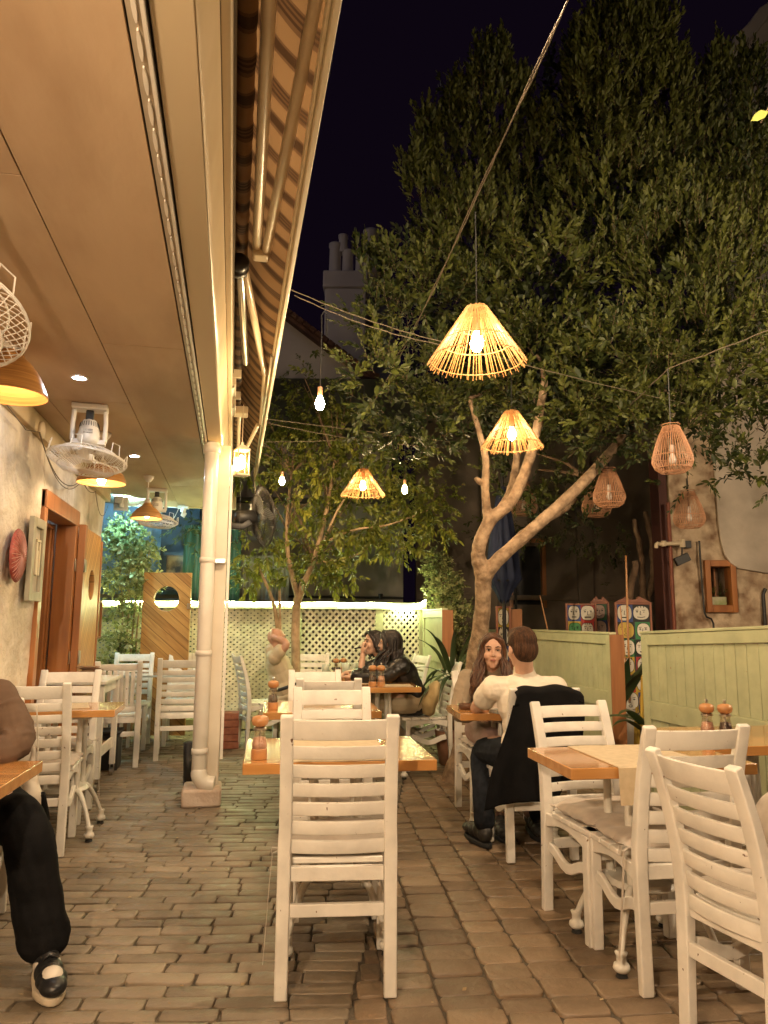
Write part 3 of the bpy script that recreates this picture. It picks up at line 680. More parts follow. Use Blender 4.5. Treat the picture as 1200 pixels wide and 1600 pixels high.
rp = MB(); rp.tube([(-0.04, -0.08, 0.8), (-0.045, -0.08, 2.6)], 0.02, 10); rp.build('red_pipe', mat('oxide_red_pipe', (0.16, 0.04, 0.02), 0.5, (0.22, 0.06, 0.03), 8), sb)
dk = MB(); dk.bb(-0.10, -0.01, 0.03, 0.3, 0, 3.2); dk.build('quoin_strip', mat('dark_red_strip', (0.06, 0.015, 0.01), 0.7), sb)
cp = MB(); cp.tube([(-0.18, -0.12, 2.135), (0.09, -0.12, 2.145)], 0.022, 12); cp.tube([(-0.185, -0.12, 2.145), (-0.21, -0.12, 2.13), (-0.215, -0.12, 2.09)], 0.022, 12); cp.tube([(0.075, -0.12, 2.10), (0.075, -0.12, 2.19)], 0.03, 12); cp.tube([(-0.13, -0.12, 2.11), (-0.13, -0.12, 2.17)], 0.028, 12)
cp.build('cross_pipe', M_cream, sb, bev=0.002)
fl_ = MB(); fl_.box((0.07, -0.10, 1.97), (0.16, 0.06, 0.09), rot=Matrix.Rotation(R(-25), 3, 'Y')); fl_.tube([(0.07, -0.1, 2.0), (0.075, -0.11, 2.12)], 0.01, 6); fl_.bb(0.13, 0.20, -0.06, 0.0, 2.10, 2.18)
fl_.build('unlit_floodlight', M_dark, sb, bev=0.006)
bc = MB(); bc.tube([(0.285, -0.06, 2.18), (0.29, -0.06, 1.62), (0.30, -0.06, 1.40), (0.32, -0.06, 1.35), (0.37, -0.06, 1.33), (0.39, -0.06, 1.28), (0.39, -0.06, 0.9)], 0.011, 8); bc.tube([(0.95, -0.06, 0.9), (0.95, -0.06, 1.6), (0.98, -0.06, 1.66)], 0.02, 8); bc.build('black_conduit', M_dark, sb)
# planter in that window
wpl = thing('window_planter', 'small pale trough of greenery standing in the brown framed window', 'planter')
Ms = Matrix.Translation((4.74, 7.32, 0)) @ Matrix.Rotation(E11, 4, 'Z')
wpl.location = Ms @ Vector((0.51, 0.08, 1.481)); wpl.rotation_euler = (0, 0, E11)
a = MB(); a.bb(-0.085, 0.085, -0.045, 0.045, 0, 0.09); a.build('trough', mat('pale_trough', (0.55, 0.52, 0.36), 0.6, (0.3, 0.36, 0.15), 9), wpl, bev=0.006)

LAMPS = [(1.52, 6.52, 2.52, 0.36), (0.42, 6.94, 2.62, 0.18), (0.48, 4.35, 2.6, 0.2), (1.22, 3.56, 2.8, 0.36), (2.015, 5.10, 2.70, 0.33), (1.16, 6.70, 2.55, 0.30), (2.89, 4.4, 2.45, 0.2), (3.07, 5.6, 2.4, 0.2)]   # no leaves grow into the lamps
def leaves_mesh(name, P, D, S, m, parent, wid=0.36, cup=0.12, droop=0.15, tn=None):
    """P base points, D leaf directions, S lengths: folded hexagonal leaves"""
    n = len(P); D = D/np.linalg.norm(D, axis=1, keepdims=True)
    rv = rng.normal(size=(n, 3)); rv[:, 2] += 1.2
    s = np.cross(D, rv); s /= np.linalg.norm(s, axis=1, keepdims=True)+1e-9
    nn = np.cross(s, D)
    S_ = S[:, None]; W = S_*wid*0.5
    pts = []
    for a, b, c in ((0, 0, 0), (0.35, 0.95, cup), (0.70, 0.80, cup*0.7), (1.0, 0, -droop), (0.70, -0.80, cup*0.7), (0.35, -0.95, cup)):
        dr = -droop*a*a
        pts.append(P + D*S_*a + s*W*b + nn*S_*(c*0.5 if b else 0) + np.array([0, 0, 1])*S_*dr*0.6)
    V = np.stack(pts, 1).reshape(-1, 3); b0 = np.arange(n)*6
    F = np.concatenate([np.stack([b0, b0+1, b0+2, b0+3], 1), np.stack([b0, b0+3, b0+4, b0+5], 1)])
    tone = np.repeat(np.clip(rng.normal(0.45, 0.22, n) if tn is None else tn+rng.normal(0, 0.13, n), 0, 1), 6)
    return npmesh(name, V, F, m, parent, tone=tone)
def foliage(parent, clusters, dens, leaf, shoot, m, up=0.6, nl=11, name='crown', spread=0.9, thr=-0.35, fsc=1.6, wid=0.36, inner=0.55, stem=None, origin=(0, 0, 0), shell=1.05, rnd=0.45, droop=0.15):
    P = []; D = []; S = []; SB = []; ST = []; T_ = []
    O = np.array(origin)
    for cx, cy_, cz, rx, rz in clusters:
        n = max(6, int(dens*(rx*rz+0.3*rx*rx)*4))
        d = rng.normal(size=(n, 3)); d /= np.linalg.norm(d, axis=1, keepdims=True)
        rad = inner+(shell-inner)*rng.random((n, 1))**0.6
        pos = np.array([cx, cy_, cz])+d*np.array([rx, rx, rz])*rad
        keep = fnoise(pos[:, 0]*fsc, pos[:, 1]*fsc, pos[:, 2]*fsc, 1.5) > thr
        pos = pos[keep]; d = d[keep]; n = len(pos)
        sd = d*0.7+np.array([0, 0, up])+rng.normal(size=(n, 3))*rnd; sd /= np.linalg.norm(sd, axis=1, keepdims=True)
        L = shoot*rng.uniform(0.5, 1.5, (n, 1)); tn0 = np.clip(0.40+0.55*fnoise(pos[:, 0]*2.5, pos[:, 1]*2.5, pos[:, 2]*2.5, 1.0)+rng.normal(0, 0.16, n), 0, 1); sz = rng.uniform(0.6, 1.4, n)
        SB.append(pos); ST.append(pos+sd*L)
        a = np.cross(sd, rng.normal(size=(n, 3))); a /= np.linalg.norm(a, axis=1, keepdims=True); b = np.cross(sd, a)
        for k in range(nl):
            t = (k+0.6)/nl; ang = k*2.4+rng.random((n, 1))*0.5
            side = a*np.cos(ang)+b*np.sin(ang)
            sp = spread*(1-0.55*t)
            P.append(pos+sd*L*t); D.append(sd*math.cos(sp)+side*math.sin(sp)+np.array([0, 0, -0.15*droop])); S.append(leaf*sz*rng.uniform(0.7, 1.2, n)*(1-0.25*t)); T_.append(np.clip(tn0+0.35*(t-0.5), 0, 1))
    P = np.concatenate(P); D = np.concatenate(D); S = np.concatenate(S); T_ = np.concatenate(T_)
    ok = np.ones(len(P), bool)
    for e in LAMPS: ok &= ((P-np.array(e[:3]))**2).sum(1) > e[3]**2
    P, D, S, T_ = P[ok]-O, D[ok], S[ok], T_[ok]
    o = leaves_mesh(name, P, D, S, m, parent, wid=wid, droop=droop, tn=T_)
    if stem is not None:
        B = np.concatenate(SB)-O; T = np.concatenate(ST)-O; r_ = 0.0015; n = len(B)
        k = np.array([[1, 0, 0], [-0.5, 0.87, 0], [-0.5, -0.87, 0]])*r_
        V = np.concatenate([B[:, None, :]+k*1.4, T[:, None, :]+k*0.5], 1).reshape(-1, 3); b0 = np.arange(n)*6
        F = np.concatenate([np.stack([b0+i, b0+(i+1) % 3, b0+3+(i+1) % 3, b0+3+i], 1) for i in range(3)])
        npmesh('twig', V, F, stem, parent)
    return o
M_leaf = leafmat('evergreen_leaf', (0.016, 0.030, 0.006), (0.120, 0.138, 0.022), rough=0.55, transl=0.30)
M_leaf2 = leafmat('ficus_leaf', (0.07, 0.09, 0.012), (0.26, 0.26, 0.04), rough=0.45)
M_var = leafmat('variegated_leaf', (0.12, 0.16, 0.05), (0.62, 0.60, 0.28), transl=0.3)
M_bark = mat('pale_bark', (0.17, 0.11, 0.065), 0.85, (0.38, 0.27, 0.17), 17, 0.014, 30, detail=8)
M_bark2 = mat('brown_bark', (0.10, 0.062, 0.035), 0.85, (0.20, 0.13, 0.08), 9, 0.008, 30)
foliage(wpl, [(0, 0, 0.12, 0.09, 0.05)], 900, 0.03, 0.05, M_leaf, nl=5)

def remeshed(mb_list, name, m, parent, voxel, smooth_it=3, smooth_f=0.5):
    """join closed pieces, fuse them by voxel remesh into one continuous skin"""
    o = mb_list.build(name+'_raw', m, None)
    rm = o.modifiers.new('r', 'REMESH'); rm.mode = 'VOXEL'; rm.voxel_size = voxel; rm.use_smooth_shade = True
    if smooth_it:
        sm = o.modifiers.new('s', 'SMOOTH'); sm.factor = smooth_f; sm.iterations = smooth_it
    dg = bpy.context.evaluated_depsgraph_get(); dg.update()
    me = bpy.data.meshes.new_from_object(o.evaluated_get(dg)); me.name = name
    me.polygons.foreach_set('use_smooth', [True]*len(me.polygons))
    raw = o.data; bpy.data.objects.remove(o); bpy.data.meshes.remove(raw)
    me.materials.clear(); me.materials.append(m)
    return link(bpy.data.objects.new(name, me), parent)
def wob(pts, r_, n=8, amp=0.02):
    """resample a polyline through Catmull-Rom with a little wobble"""
    P = [Vector(p) for p in pts]; rr = list(r_); out = []; ro_ = []
    for i in range(len(P)-1):
        p0, p1, p2, p3 = P[max(i-1, 0)], P[i], P[i+1], P[min(i+2, len(P)-1)]
        for k in range(n):
            t = k/n
            q = 0.5*((2*p1)+(-p0+p2)*t+(2*p0-5*p1+4*p2-p3)*t*t+(-p0+3*p1-3*p2+p3)*t**3)
            q += Vector((random.uniform(-1, 1), random.uniform(-1, 1), 0))*amp*rr[i]
            out.append(q); ro_.append((rr[i]+(rr[i+1]-rr[i])*t)*random.uniform(0.96, 1.05))
    out.append(P[-1]); ro_.append(rr[-1])
    return out, ro_
# ------------------------------------------------------------------ the big tree
OT = (2.0, 6.0, 0)
tree = thing('evergreen_tree', 'tall dense evergreen tree with a pale forked trunk rising behind the girl', 'tree', OT)
def rel(p, o=OT): return (p[0]-o[0], p[1]-o[1], p[2]-o[2])
tk = MB()
for pts, rs_ in (([(1.86, 6.05, -0.05), (1.93, 6.0, 0.35), (1.99, 5.98, 0.9), (2.02, 5.84, 1.35), (2.0, 5.73, 1.72)], [0.15, 0.092, 0.076, 0.067, 0.067]),
                 ([(2.0, 5.75, 1.66), (1.95, 5.71, 1.86), (2.03, 5.65, 2.10), (2.2, 5.60, 2.26), (2.31, 5.53, 2.54), (2.34, 5.38, 2.82), (2.38, 5.3, 3.2)], [0.068, 0.058, 0.054, 0.048, 0.043, 0.038, 0.03]),
                 ([(2.02, 5.66, 2.08), (1.985, 5.62, 2.3), (1.98, 5.6, 2.43), (1.97, 5.59, 2.66), (1.85, 5.6, 3.1)], [0.042, 0.034, 0.031, 0.028, 0.02]),
                 ([(2.0, 5.74, 1.64), (2.12, 5.68, 1.80), (2.41, 5.58, 2.07), (2.76, 5.57, 2.38), (3.03, 5.58, 2.65), (3.35, 5.6, 3.0), (3.8, 5.5, 3.5)], [0.064, 0.056, 0.050, 0.047, 0.044, 0.036, 0.025]),
                 ([(2.14, 5.72, 2.18), (2.28, 5.85, 2.35), (2.36, 5.9, 2.6), (2.40, 5.9, 3.0)], [0.05, 0.045, 0.035, 0.02]),
                 ([(2.3, 5.66, 1.98), (2.6, 5.85, 2.16), (2.9, 6.0, 2.32), (3.1, 6.1, 2.6)], [0.045, 0.04, 0.035, 0.02]),
                 ([(2.0, 5.62, 2.38), (1.93, 5.62, 2.42), (1.90, 5.62, 2.45)], [0.03, 0.025, 0.015])):
    q, rr = wob([rel(p) for p in pts], rs_, 8, 0.05); tk.tube(q, rr, 14)
trunk = remeshed(tk, 'trunk', M_bark, tree, 0.012, 2)
lb = MB()
for k in range(8):
    a = random.uniform(0, 6.28); base = random.choice([(2.38, 5.3, 3.2), (1.85, 5.6, 3.1), (3.8, 5.5, 3.5), (3.35, 5.6, 3.0), (2.40, 5.9, 3.0), (3.1, 6.1, 2.6)])
    e = (base[0]+random.uniform(-0.5, 0.6), base[1]+random.uniform(0.0, 0.6), base[2]+random.uniform(0.1, 0.6))
    mid = ((base[0]*0.6+e[0]*0.4)+0.05, base[1]*0.5+e[1]*0.5, base[2]*0.45+e[2]*0.55)
    q, rr = wob([rel(base), rel(mid), rel(e)], [0.022, 0.014, 0.005], 6, 0.3); lb.tube(q, rr, 6)
lb.build('limb', M_bark2, tree, smooth=True)
CR = [(2.04,5.55,5.59,0.33,0.53), (1.71,5.70,5.04,0.36,0.50), (1.42,5.60,4.70,0.22,0.49), (2.40,5.66,5.04,0.42,0.62), (1.83,5.47,4.28,0.48,0.53), (1.40,5.41,3.93,0.36,0.41), (1.10,5.33,3.50,0.30,0.30), (0.99,5.11,3.01,0.28,0.23), (3.09,5.17,5.96,0.38,0.66), (2.87,5.30,5.42,0.33,0.60), (3.49,5.35,5.61,0.45,0.68), (3.95,5.40,5.34,0.52,0.69), (4.27,5.23,5.34,0.45,0.68), (4.74,5.26,5.23,0.52,0.80), (2.94,5.10,4.61,0.57,0.57), (3.45,4.95,4.20,0.56,0.56), (4.15,5.02,4.20,0.58,0.64), (2.35,5.32,3.93,0.52,0.47), (2.49,4.97,3.27,0.54,0.44), (2.13,5.64,3.48,0.54,0.43), (1.55,5.38,3.24,0.40,0.35), (2.86,4.61,3.17,0.51,0.41), (3.42,4.59,3.21,0.52,0.47), (3.95,4.58,3.25,0.43,0.48), (3.17,4.81,2.77,0.43,0.29), (3.71,4.81,2.71,0.39,0.32), (2.90,5.26,2.87,0.41,0.26), (1.41,5.86,2.94,0.38,0.32), (1.40,6.31,2.71,0.34,0.23), (1.89,5.96,3.05,0.33,0.28), (2.65,5.79,3.11,0.39,0.33), (3.01,6.35,2.31,0.36,0.30), (2.68,6.47,2.68,0.30,0.30), (3.57,5.18,2.47,0.31,0.21), (3.93,4.91,2.46,0.25,0.15), (2.31,6.19,2.26,0.26,0.23)]
CR = [(a, b+0.25 if c > 2.6 and a < 4 and c < 3.6 and b < 5 else b, c, d_, e) for a, b, c, d_, e in CR]
back = [(a+0.1*a*0.2, b+0.75, c+0.15, d_*1.1, e*1.05) for a, b, c, d_, e in CR if c > 2.9]
back = [c for c in back if c[0] > 1.75]
CR = [(a+(0.14 if a < 1.8 and c > 4.1 else 0.0), b, c, d_*(0.86 if c > 4.1 else 1), e*(0.92 if c > 4.1 else 1)) for a, b, c, d_, e in CR]
hi = [c for c in CR if c[2] > 4.1]; lo = [c for c in CR if c[2] <= 4.1]
SP = [(1.39,5.62,5.07,0.09,0.25), (1.53,5.64,5.41,0.09,0.28), (1.72,5.57,5.66,0.10,0.31), (1.96,5.47,5.90,0.10,0.31), (2.11,5.43,5.95,0.09,0.31), (2.32,5.50,5.78,0.10,0.31), (2.45,5.40,5.43,0.09,0.25), (2.70,5.20,5.93,0.10,0.38), (2.87,5.15,6.14,0.11,0.38), (3.05,5.09,6.36,0.12,0.44), (3.24,5.07,6.21,0.10,0.38), (3.48,5.11,6.30,0.09,0.33), (3.58,5.14,5.95,0.11,0.33), (3.95,5.15,5.88,0.11,0.34), (4.05,5.12,6.03,0.08,0.28), (4.26,5.08,5.94,0.11,0.34), (0.90,5.38,4.14,0.07,0.07), (1.05,5.36,4.02,0.10,0.08)]
foliage(tree, SP, 520, 0.070, 0.17, M_leaf, up=2.6, nl=11, origin=OT, thr=-2, wid=0.40, rnd=0.25, spread=0.6, name='crown', inner=0.2, stem=M_bark2)
foliage(tree, hi, 225, 0.060, 0.20, M_leaf, up=1.7, nl=13, stem=M_bark2, origin=OT, thr=-0.22, wid=0.36, rnd=0.3, spread=0.62, name='crown')
foliage(tree, lo, 215, 0.064, 0.20, M_leaf, up=0.65, nl=12, stem=M_bark2, origin=OT, thr=-0.18, wid=0.42, rnd=0.55, spread=0.75, name='crown')
foliage(tree, back, 80, 0.09, 0.22, leafmat('shade_darkened_leaf', (0.012, 0.020, 0.005), (0.05, 0.07, 0.015), rough=0.6, transl=0.15), up=1.0, nl=9, origin=OT, thr=-0.9, wid=0.5, name='crown')  # back leaves coloured darker to paint in the crown's inner shade

# ------------------------------------------------------------------ ficus by the lattice fence
OF = (0.65, 8.35, 0)
fic = thing('weeping_fig_tree', 'slender multi stemmed fig tree with drooping leaves in front of the lattice fence', 'tree', OF)
tk = MB()
for pts, rs_ in (([(0.72, 8.36, 0), (0.71, 8.33, 0.7), (0.70, 8.31, 1.35), (0.74, 8.27, 1.60), (0.85, 8.05, 1.92), (0.98, 7.95, 2.5), (1.05, 7.9, 3.1)], [0.06, 0.053, 0.05, 0.045, 0.03, 0.022, 0.01]),
                 ([(0.72, 8.28, 1.52), (0.62, 8.24, 1.85), (0.56, 8.2, 2.3), (0.6, 8.1, 3.0)], [0.035, 0.028, 0.02, 0.01]),
                 ([(0.60, 8.42, 0), (0.56, 8.40, 0.8), (0.47, 8.27, 1.35), (0.41, 8.22, 1.55), (0.25, 8.2, 1.9)], [0.03, 0.027, 0.024, 0.02, 0.01]),
                 ([(0.53, 8.46, 0), (0.55, 8.42, 0.7), (0.52, 8.3, 1.3), (0.5, 8.2, 1.7)], [0.022, 0.02, 0.017, 0.012]),
                 ([(0.92, 8.0, 2.1), (1.25, 7.8, 2.25), (1.6, 7.65, 2.3), (2.0, 7.5, 2.45)], [0.018, 0.014, 0.01, 0.006]),
                 ([(0.88, 8.0, 1.98), (1.1, 7.85, 2.5), (1.3, 7.7, 2.8)], [0.016, 0.012, 0.006]),
                 ([(0.86, 8.02, 1.9), (1.2, 7.85, 1.95), (1.4, 7.75, 2.05)], [0.014, 0.01, 0.006])):
    q, rr = wob([rel(p, OF) for p in pts], rs_, 8, 0.08); tk.tube(q, rr, 10)
tk.build('trunk', mat('fig_bark', (0.28, 0.19, 0.11), 0.8, (0.42, 0.30, 0.19), 14, 0.004, 50), fic, smooth=True)
lb = MB()
for k in range(40):
    base = random.choice([(0.85, 8.05, 1.92), (0.98, 7.95, 2.5), (1.05, 7.9, 3.0), (0.56, 8.2, 2.3), (0.6, 8.1, 2.9)])
    e = (base[0]+random.uniform(-0.5, 0.6), base[1]+random.uniform(-0.35, 0.2), base[2]+random.uniform(0.2, 0.95))
    q, rr = wob([rel(base, OF), rel([(base[i]+e[i])/2+(0.05 if i == 2 else 0) for i in range(3)], OF), rel(e, OF)], [0.010, 0.007, 0.003], 5, 0.4); lb.tube(q, rr, 5)
lb.build('limb', M_bark2, fic, smooth=True)
FC = [(0.85,7.70,3.83,0.35,0.42), (0.46,7.94,3.44,0.42,0.49), (0.98,7.56,3.23,0.47,0.47), (1.45,7.50,2.96,0.47,0.41), (1.93,7.44,2.70,0.41,0.34), (2.11,7.36,2.35,0.20,0.27), (0.74,7.79,2.71,0.48,0.41), (0.30,8.07,2.10,0.31,0.42), (0.44,7.90,1.68,0.31,0.22), (1.02,7.72,2.09,0.37,0.34), (1.26,7.52,2.41,0.40,0.33), (0.06,8.27,3.20,0.29,0.43), (1.66,7.47,2.21,0.40,0.27), (0.69,7.83,1.78,0.30,0.15), (0.17,8.05,1.75,0.17,0.21), (1.18,7.63,1.75,0.20,0.16)]
FC = [(a, b+0.25, c, d_, e) for a, b, c, d_, e in FC]
FC = [c for c in FC if c[2] > 1.72]
foliage(fic, FC, 150, 0.070, 0.15, M_leaf2, up=-0.25, nl=9, stem=M_bark2, origin=OF, thr=-0.02, wid=0.46, fsc=2.2, rnd=0.8, droop=0.5, inner=0.35)

# ------------------------------------------------------------------ variegated shrubs and plants
sh = thing('variegated_shrub', 'round headed variegated shrub glowing in the rope light behind the far partition', 'shrub', (2.45, 8.45, 0))
st = MB(); q, rr = wob([(0, 0, 0), (0.02, 0, 0.8), (-0.02, 0, 1.5), (-0.05, 0, 1.95)], [0.03, 0.025, 0.02, 0.01]); st.tube(q, rr, 8); st.build('stem', M_bark2, sh, smooth=True)
foliage(sh, [(-0.08, 0, 1.93, 0.16, 0.18), (0.02, 0, 1.66, 0.24, 0.2), (0.1, -0.05, 1.40, 0.26, 0.2), (0.12, -0.05, 1.12, 0.26, 0.25), (0.12, 0, 0.8, 0.2, 0.25)], 900, 0.045, 0.07, M_var, up=0.5, nl=7, inner=0.3, wid=0.55, rnd=0.9, name='leaves')
sh = thing('variegated_fig', 'tall variegated fig shrub bathed in cold blue light in the far left corner', 'shrub', (-1.17, 8.75, 0))
st = MB()
for dx in (-0.05, 0.0, 0.05, 0.09):
    q, rr = wob([(dx, 0, 0), (dx*1.4, 0.02, 0.7), (dx*1.2+0.03, 0, 1.3), (dx*2.5, 0, 2.1)], [0.014, 0.012, 0.010, 0.004]); st.tube(q, rr, 7)
st.build('stem', M_bark, sh, smooth=True)
foliage(sh, [(-0.08, 0, 2.22, 0.22, 0.26), (0.12, -0.05, 2.05, 0.24, 0.24), (-0.02, 0, 1.78, 0.26, 0.25), (0.2, 0, 1.68, 0.18, 0.14), (0.0, 0, 1.38, 0.2, 0.18), (0.22, -0.02, 1.2, 0.14, 0.12), (-0.05, 0, 1.08, 0.17, 0.16), (0.1, -0.1, 0.88, 0.18, 0.12), (-0.1, -0.05, 0.75, 0.2, 0.15)], 520, 0.055, 0.08, M_var, up=0.2, nl=6, inner=0.1, name='leaves', droop=0.3, wid=0.6, rnd=1.2, spread=1.1)
pt = MB(); pt.lathe([(0.001, 0), (0.13, 0), (0.17, 0.3), (0.155, 0.3), (0.15, 0.26), (0.001, 0.26)], 24); pt.build('pot', mat('clay_pot', (0.25, 0.12, 0.07), 0.8, (0.32, 0.17, 0.1), 8), sh, smooth=True)

def strap_plant(name, label, loc, n, L, w, m, up=(0.5, 1.3), seed=1, cat='plant', start=0.1, az=(0, 6.28)):
    t = thing(name, label, cat, loc); rr = random.Random(seed); V = []; F = []
    for k in range(n):
        a = rr.uniform(*az); el = rr.uniform(*up); l = L*rr.uniform(0.7, 1.1); p = Vector((0.02*math.cos(a), 0.02*math.sin(a), start*rr.random())); d = Vector((math.cos(a)*math.cos(el), math.sin(a)*math.cos(el), math.sin(el)))
        s = Vector((-math.sin(a), math.cos(a), 0)); seg = 12; b0 = len(V)
        for i in range(seg+1):
            u = i/seg; ww = w*math.sin(math.pi*min(0.97, 0.14+0.86*u)**0.8)*(1 if u < 0.98 else 0.3)
            nrm = s.cross(d).normalized()
            V += [tuple(p-s*ww/2+nrm*ww*0.15), tuple(p), tuple(p+s*ww/2+nrm*ww*0.15)]
            p = p+d*l/seg; d = (d+Vector((0, 0, -0.16))*(0.4+u)).normalized()
        for i in range(seg):
            for j in (0, 1): F.append((b0+i*3+j, b0+i*3+j+1, b0+(i+1)*3+j+1, b0+(i+1)*3+j))
    tone = np.repeat([rr.random() for _ in range(n)], 13*3)
    npmesh('leaf_blades', np.array(V), np.array(F), m, t, smooth=True, tone=tone)
    return t
M_blade = leafmat('strap_leaf', (0.030, 0.05, 0.018), (0.075, 0.11, 0.04), transl=0.15)
sp_ = strap_plant('yucca', 'spiky strap leaved yucca in a pot beside the tree trunk and far partition', (2.02, 6.72, 0.72), 20, 0.62, 0.05, M_blade, up=(0.1, 1.3), seed=3)
a = MB(); a.tube([(0, 0, -0.42), (0.01, 0, 0.05)], 0.03, 10); a.build('stem', M_bark2, sp_, smooth=True)
a = MB(); a.lathe([(0.001, -0.72), (0.12, -0.72), (0.16, -0.42), (0.145, -0.42), (0.14, -0.46), (0.001, -0.46)], 24); a.build('pot', mat('clay_pot', (0.25, 0.12, 0.07)), sp_, smooth=True)
bp_ = strap_plant('bird_of_paradise', 'broad leaved plant in a white pot between the two right hand partitions', (3.75, 6.75, 0.52), 7, 0.62, 0.13, M_blade, up=(0.9, 1.4), seed=5)
a = MB(); a.lathe([(0.001, -0.52), (0.10, -0.52), (0.14, -0.12), (0.15, -0.08), (0.13, -0.08), (0.12, -0.13), (0.001, -0.13)], 24); a.build('pot', mat('white_glazed_pot', (0.60, 0.55, 0.47), 0.4), bp_, smooth=True)
a = MB()
for k in range(5): a.tube([(random.uniform(-0.05, 0.05), random.uniform(-0.05, 0.05), -0.2), (random.uniform(-0.1, 0.1), random.uniform(-0.05, 0.05), 0.3)], 0.012, 6)
a.build('stem', M_blade, bp_)
lg = strap_plant('aspidistra', 'low plant with long dark leaves at the foot of the orange end post', (3.10, 5.26, 0.45), 7, 0.5, 0.09, M_blade, up=(0.3, 0.9), seed=9)
a = MB(); a.lathe([(0.001, -0.45), (0.09, -0.45), (0.12, -0.1), (0.105, -0.1), (0.1, -0.14), (0.001, -0.14)], 20); a.tube([(0, 0, -0.2), (0, 0, 0.05)], 0.03, 8); a.build('pot', M_dark, lg, smooth=True)
vn = thing('overhanging_vine', 'few bright yellow green vine leaves hanging in from the top right corner', 'vine', (2.20, 2.60, 3.66))
a = MB(); a.tube([(0.6, 0.0, 0.65), (0.3, 0, 0.28), (0.14, 0, 0.04), (0.03, 0, -0.16)], [0.008, 0.006, 0.004, 0.002], 6); a.build('stem', M_bark2, vn)
n = 15; P = np.array([[0.55-0.52*i/n, rng.normal(0, 0.02), 0.6-0.76*(i/n)] for i in range(n)]); leaves_mesh('leaves', P, rng.normal(size=(n, 3))*0.6+np.array([-0.5, 0, -0.5]), rng.uniform(0.06, 0.095, n), leafmat('lit_vine_leaf', (0.20, 0.25, 0.05), (0.40, 0.42, 0.12)), vn, wid=0.75)  # lamplight on these leaves is put into their bright colour

# ------------------------------------------------------------------ backdrop walls and roofs
M_grey = mat('grey_render', (0.16, 0.145, 0.12), 0.85, (0.25, 0.23, 0.195), 1.6, 0.004, 10, detail=8)
gw = thing('rear_outbuilding', 'plain grey rendered wall behind the lattice fence with a black conduit', 'building', (-0.2, 10.75, 0), E11)
a = MB(); a.bb(0, 2.62, 0, 0.3, 0, 2.95); a.build('wall', M_grey, gw, bev=0.01)
a = MB(); a.tube([(0.0, -0.03, 1.62), (2.62, -0.03, 1.60)], 0.018, 8); a.tube([(2.3, -0.03, 1.58), (2.3, -0.03, 1.66)], 0.03, 8); a.build('black_conduit', M_dark, gw)
a = MB(); a.bb(-0.1, 2.7, -0.1, 0.6, 2.952, 3.02); a.build('roof', mat('dark_roofing', (0.03, 0.027, 0.025), 0.8), gw)
cs = thing('corrugated_screen', 'grey corrugated metal sheets standing behind the left part of the lattice fence', 'screen', (-0.35, 9.7, 0), E11)
V = []; 
for i in range(120):
    u = i*0.009; V += [(u, 0.015*math.sin(u*75), 0.0), (u, 0.015*math.sin(u*75), 2.1)]
F = np.array([(2*i, 2*i+2, 2*i+3, 2*i+1) for i in range(119)])
npmesh('sheet', np.array(V), F, mat('galvanised_sheet', (0.16, 0.155, 0.14), 0.55, (0.22, 0.21, 0.19), 5), cs, smooth=True)
dw = thing('dark_rear_house', 'unlit old house wall at the back of the yard behind the painted panels', 'building', (2.9, 11.6, 0), E11)
M_dimwall = mat('dim_plaster', (0.14, 0.11, 0.08), 0.9, (0.24, 0.19, 0.145), 1.4, 0.01, 7, detail=8)
a = MB(); rects_wall(a, 0, 5.5, 0, 5.2, 0.4, [(1.55, 2.05, 1.55, 2.5)]); a.build('wall', M_dimwall, dw)
a = MB(); a.bb(1.05, 1.30, -0.12, -0.002, 0, 4.0); a.bb(0.0, 3.8, -0.06, -0.003, 1.62, 1.70); a.bb(2.6, 2.85, -0.10, -0.003, 0, 4); a.build('pilaster', M_dimwall, dw, bev=0.01)
a = MB(); a.bb(1.5, 1.56, -0.03, 0.1, 1.5, 2.55); a.bb(2.04, 2.1, -0.03, 0.1, 1.5, 2.55); a.bb(1.5, 2.1, -0.04, 0.12, 2.55, 2.62); a.build('window_frame', M_door, dw)
a = MB(); a.bb(1.55, 2.05, 0.2, 0.22, 1.55, 2.5); a.build('pane', mat('black_glass', (0.01, 0.01, 0.012), 0.5), dw)
ex = thing('exit_sign', 'tiny green exit sign glowing beside the blue closed parasol', 'sign', (4.05, 10.2, 2.0), E11)
a = MB(); a.bb(-0.05, 0.05, 0.0, 0.03, -0.11, 0.11); a.build('housing', M_dark, ex, bev=0.004)
a = MB(); a.bb(-0.042, 0.042, -0.006, -0.001, -0.10, 0.10); a.build('lit_face', emit('exit_green', (0.15, 0.8, 0.25), 1.1), ex)
a = MB(); a.box((0, -0.008, 0.035), (0.012, 0.002, 0.05)); a.box((0.012, -0.008, 0.0), (0.035, 0.002, 0.01), rot=Matrix.Rotation(R(35), 3, 'Y')); a.box((-0.01, -0.008, -0.03), (0.01, 0.002, 0.06), rot=Matrix.Rotation(R(25), 3, 'Y')); a.box((0.014, -0.008, -0.035), (0.01, 0.002, 0.05), rot=Matrix.Rotation(R(-30), 3, 'Y')); a.lathe([(0.001, 0), (0.011, 0), (0.011, 0.002), (0.001, 0.002)], 10, (0, -0.008, 0.072), rot=Matrix.Rotation(R(90), 3, 'X'))
a.build('running_figure', emit('exit_white', (0.8, 1, 0.8), 1.6), ex)
a = MB(); a.tube([(0, 0.02, -0.11), (0, 0.02, -2.0)], 0.02, 8); a.build('pole', M_dark, ex)
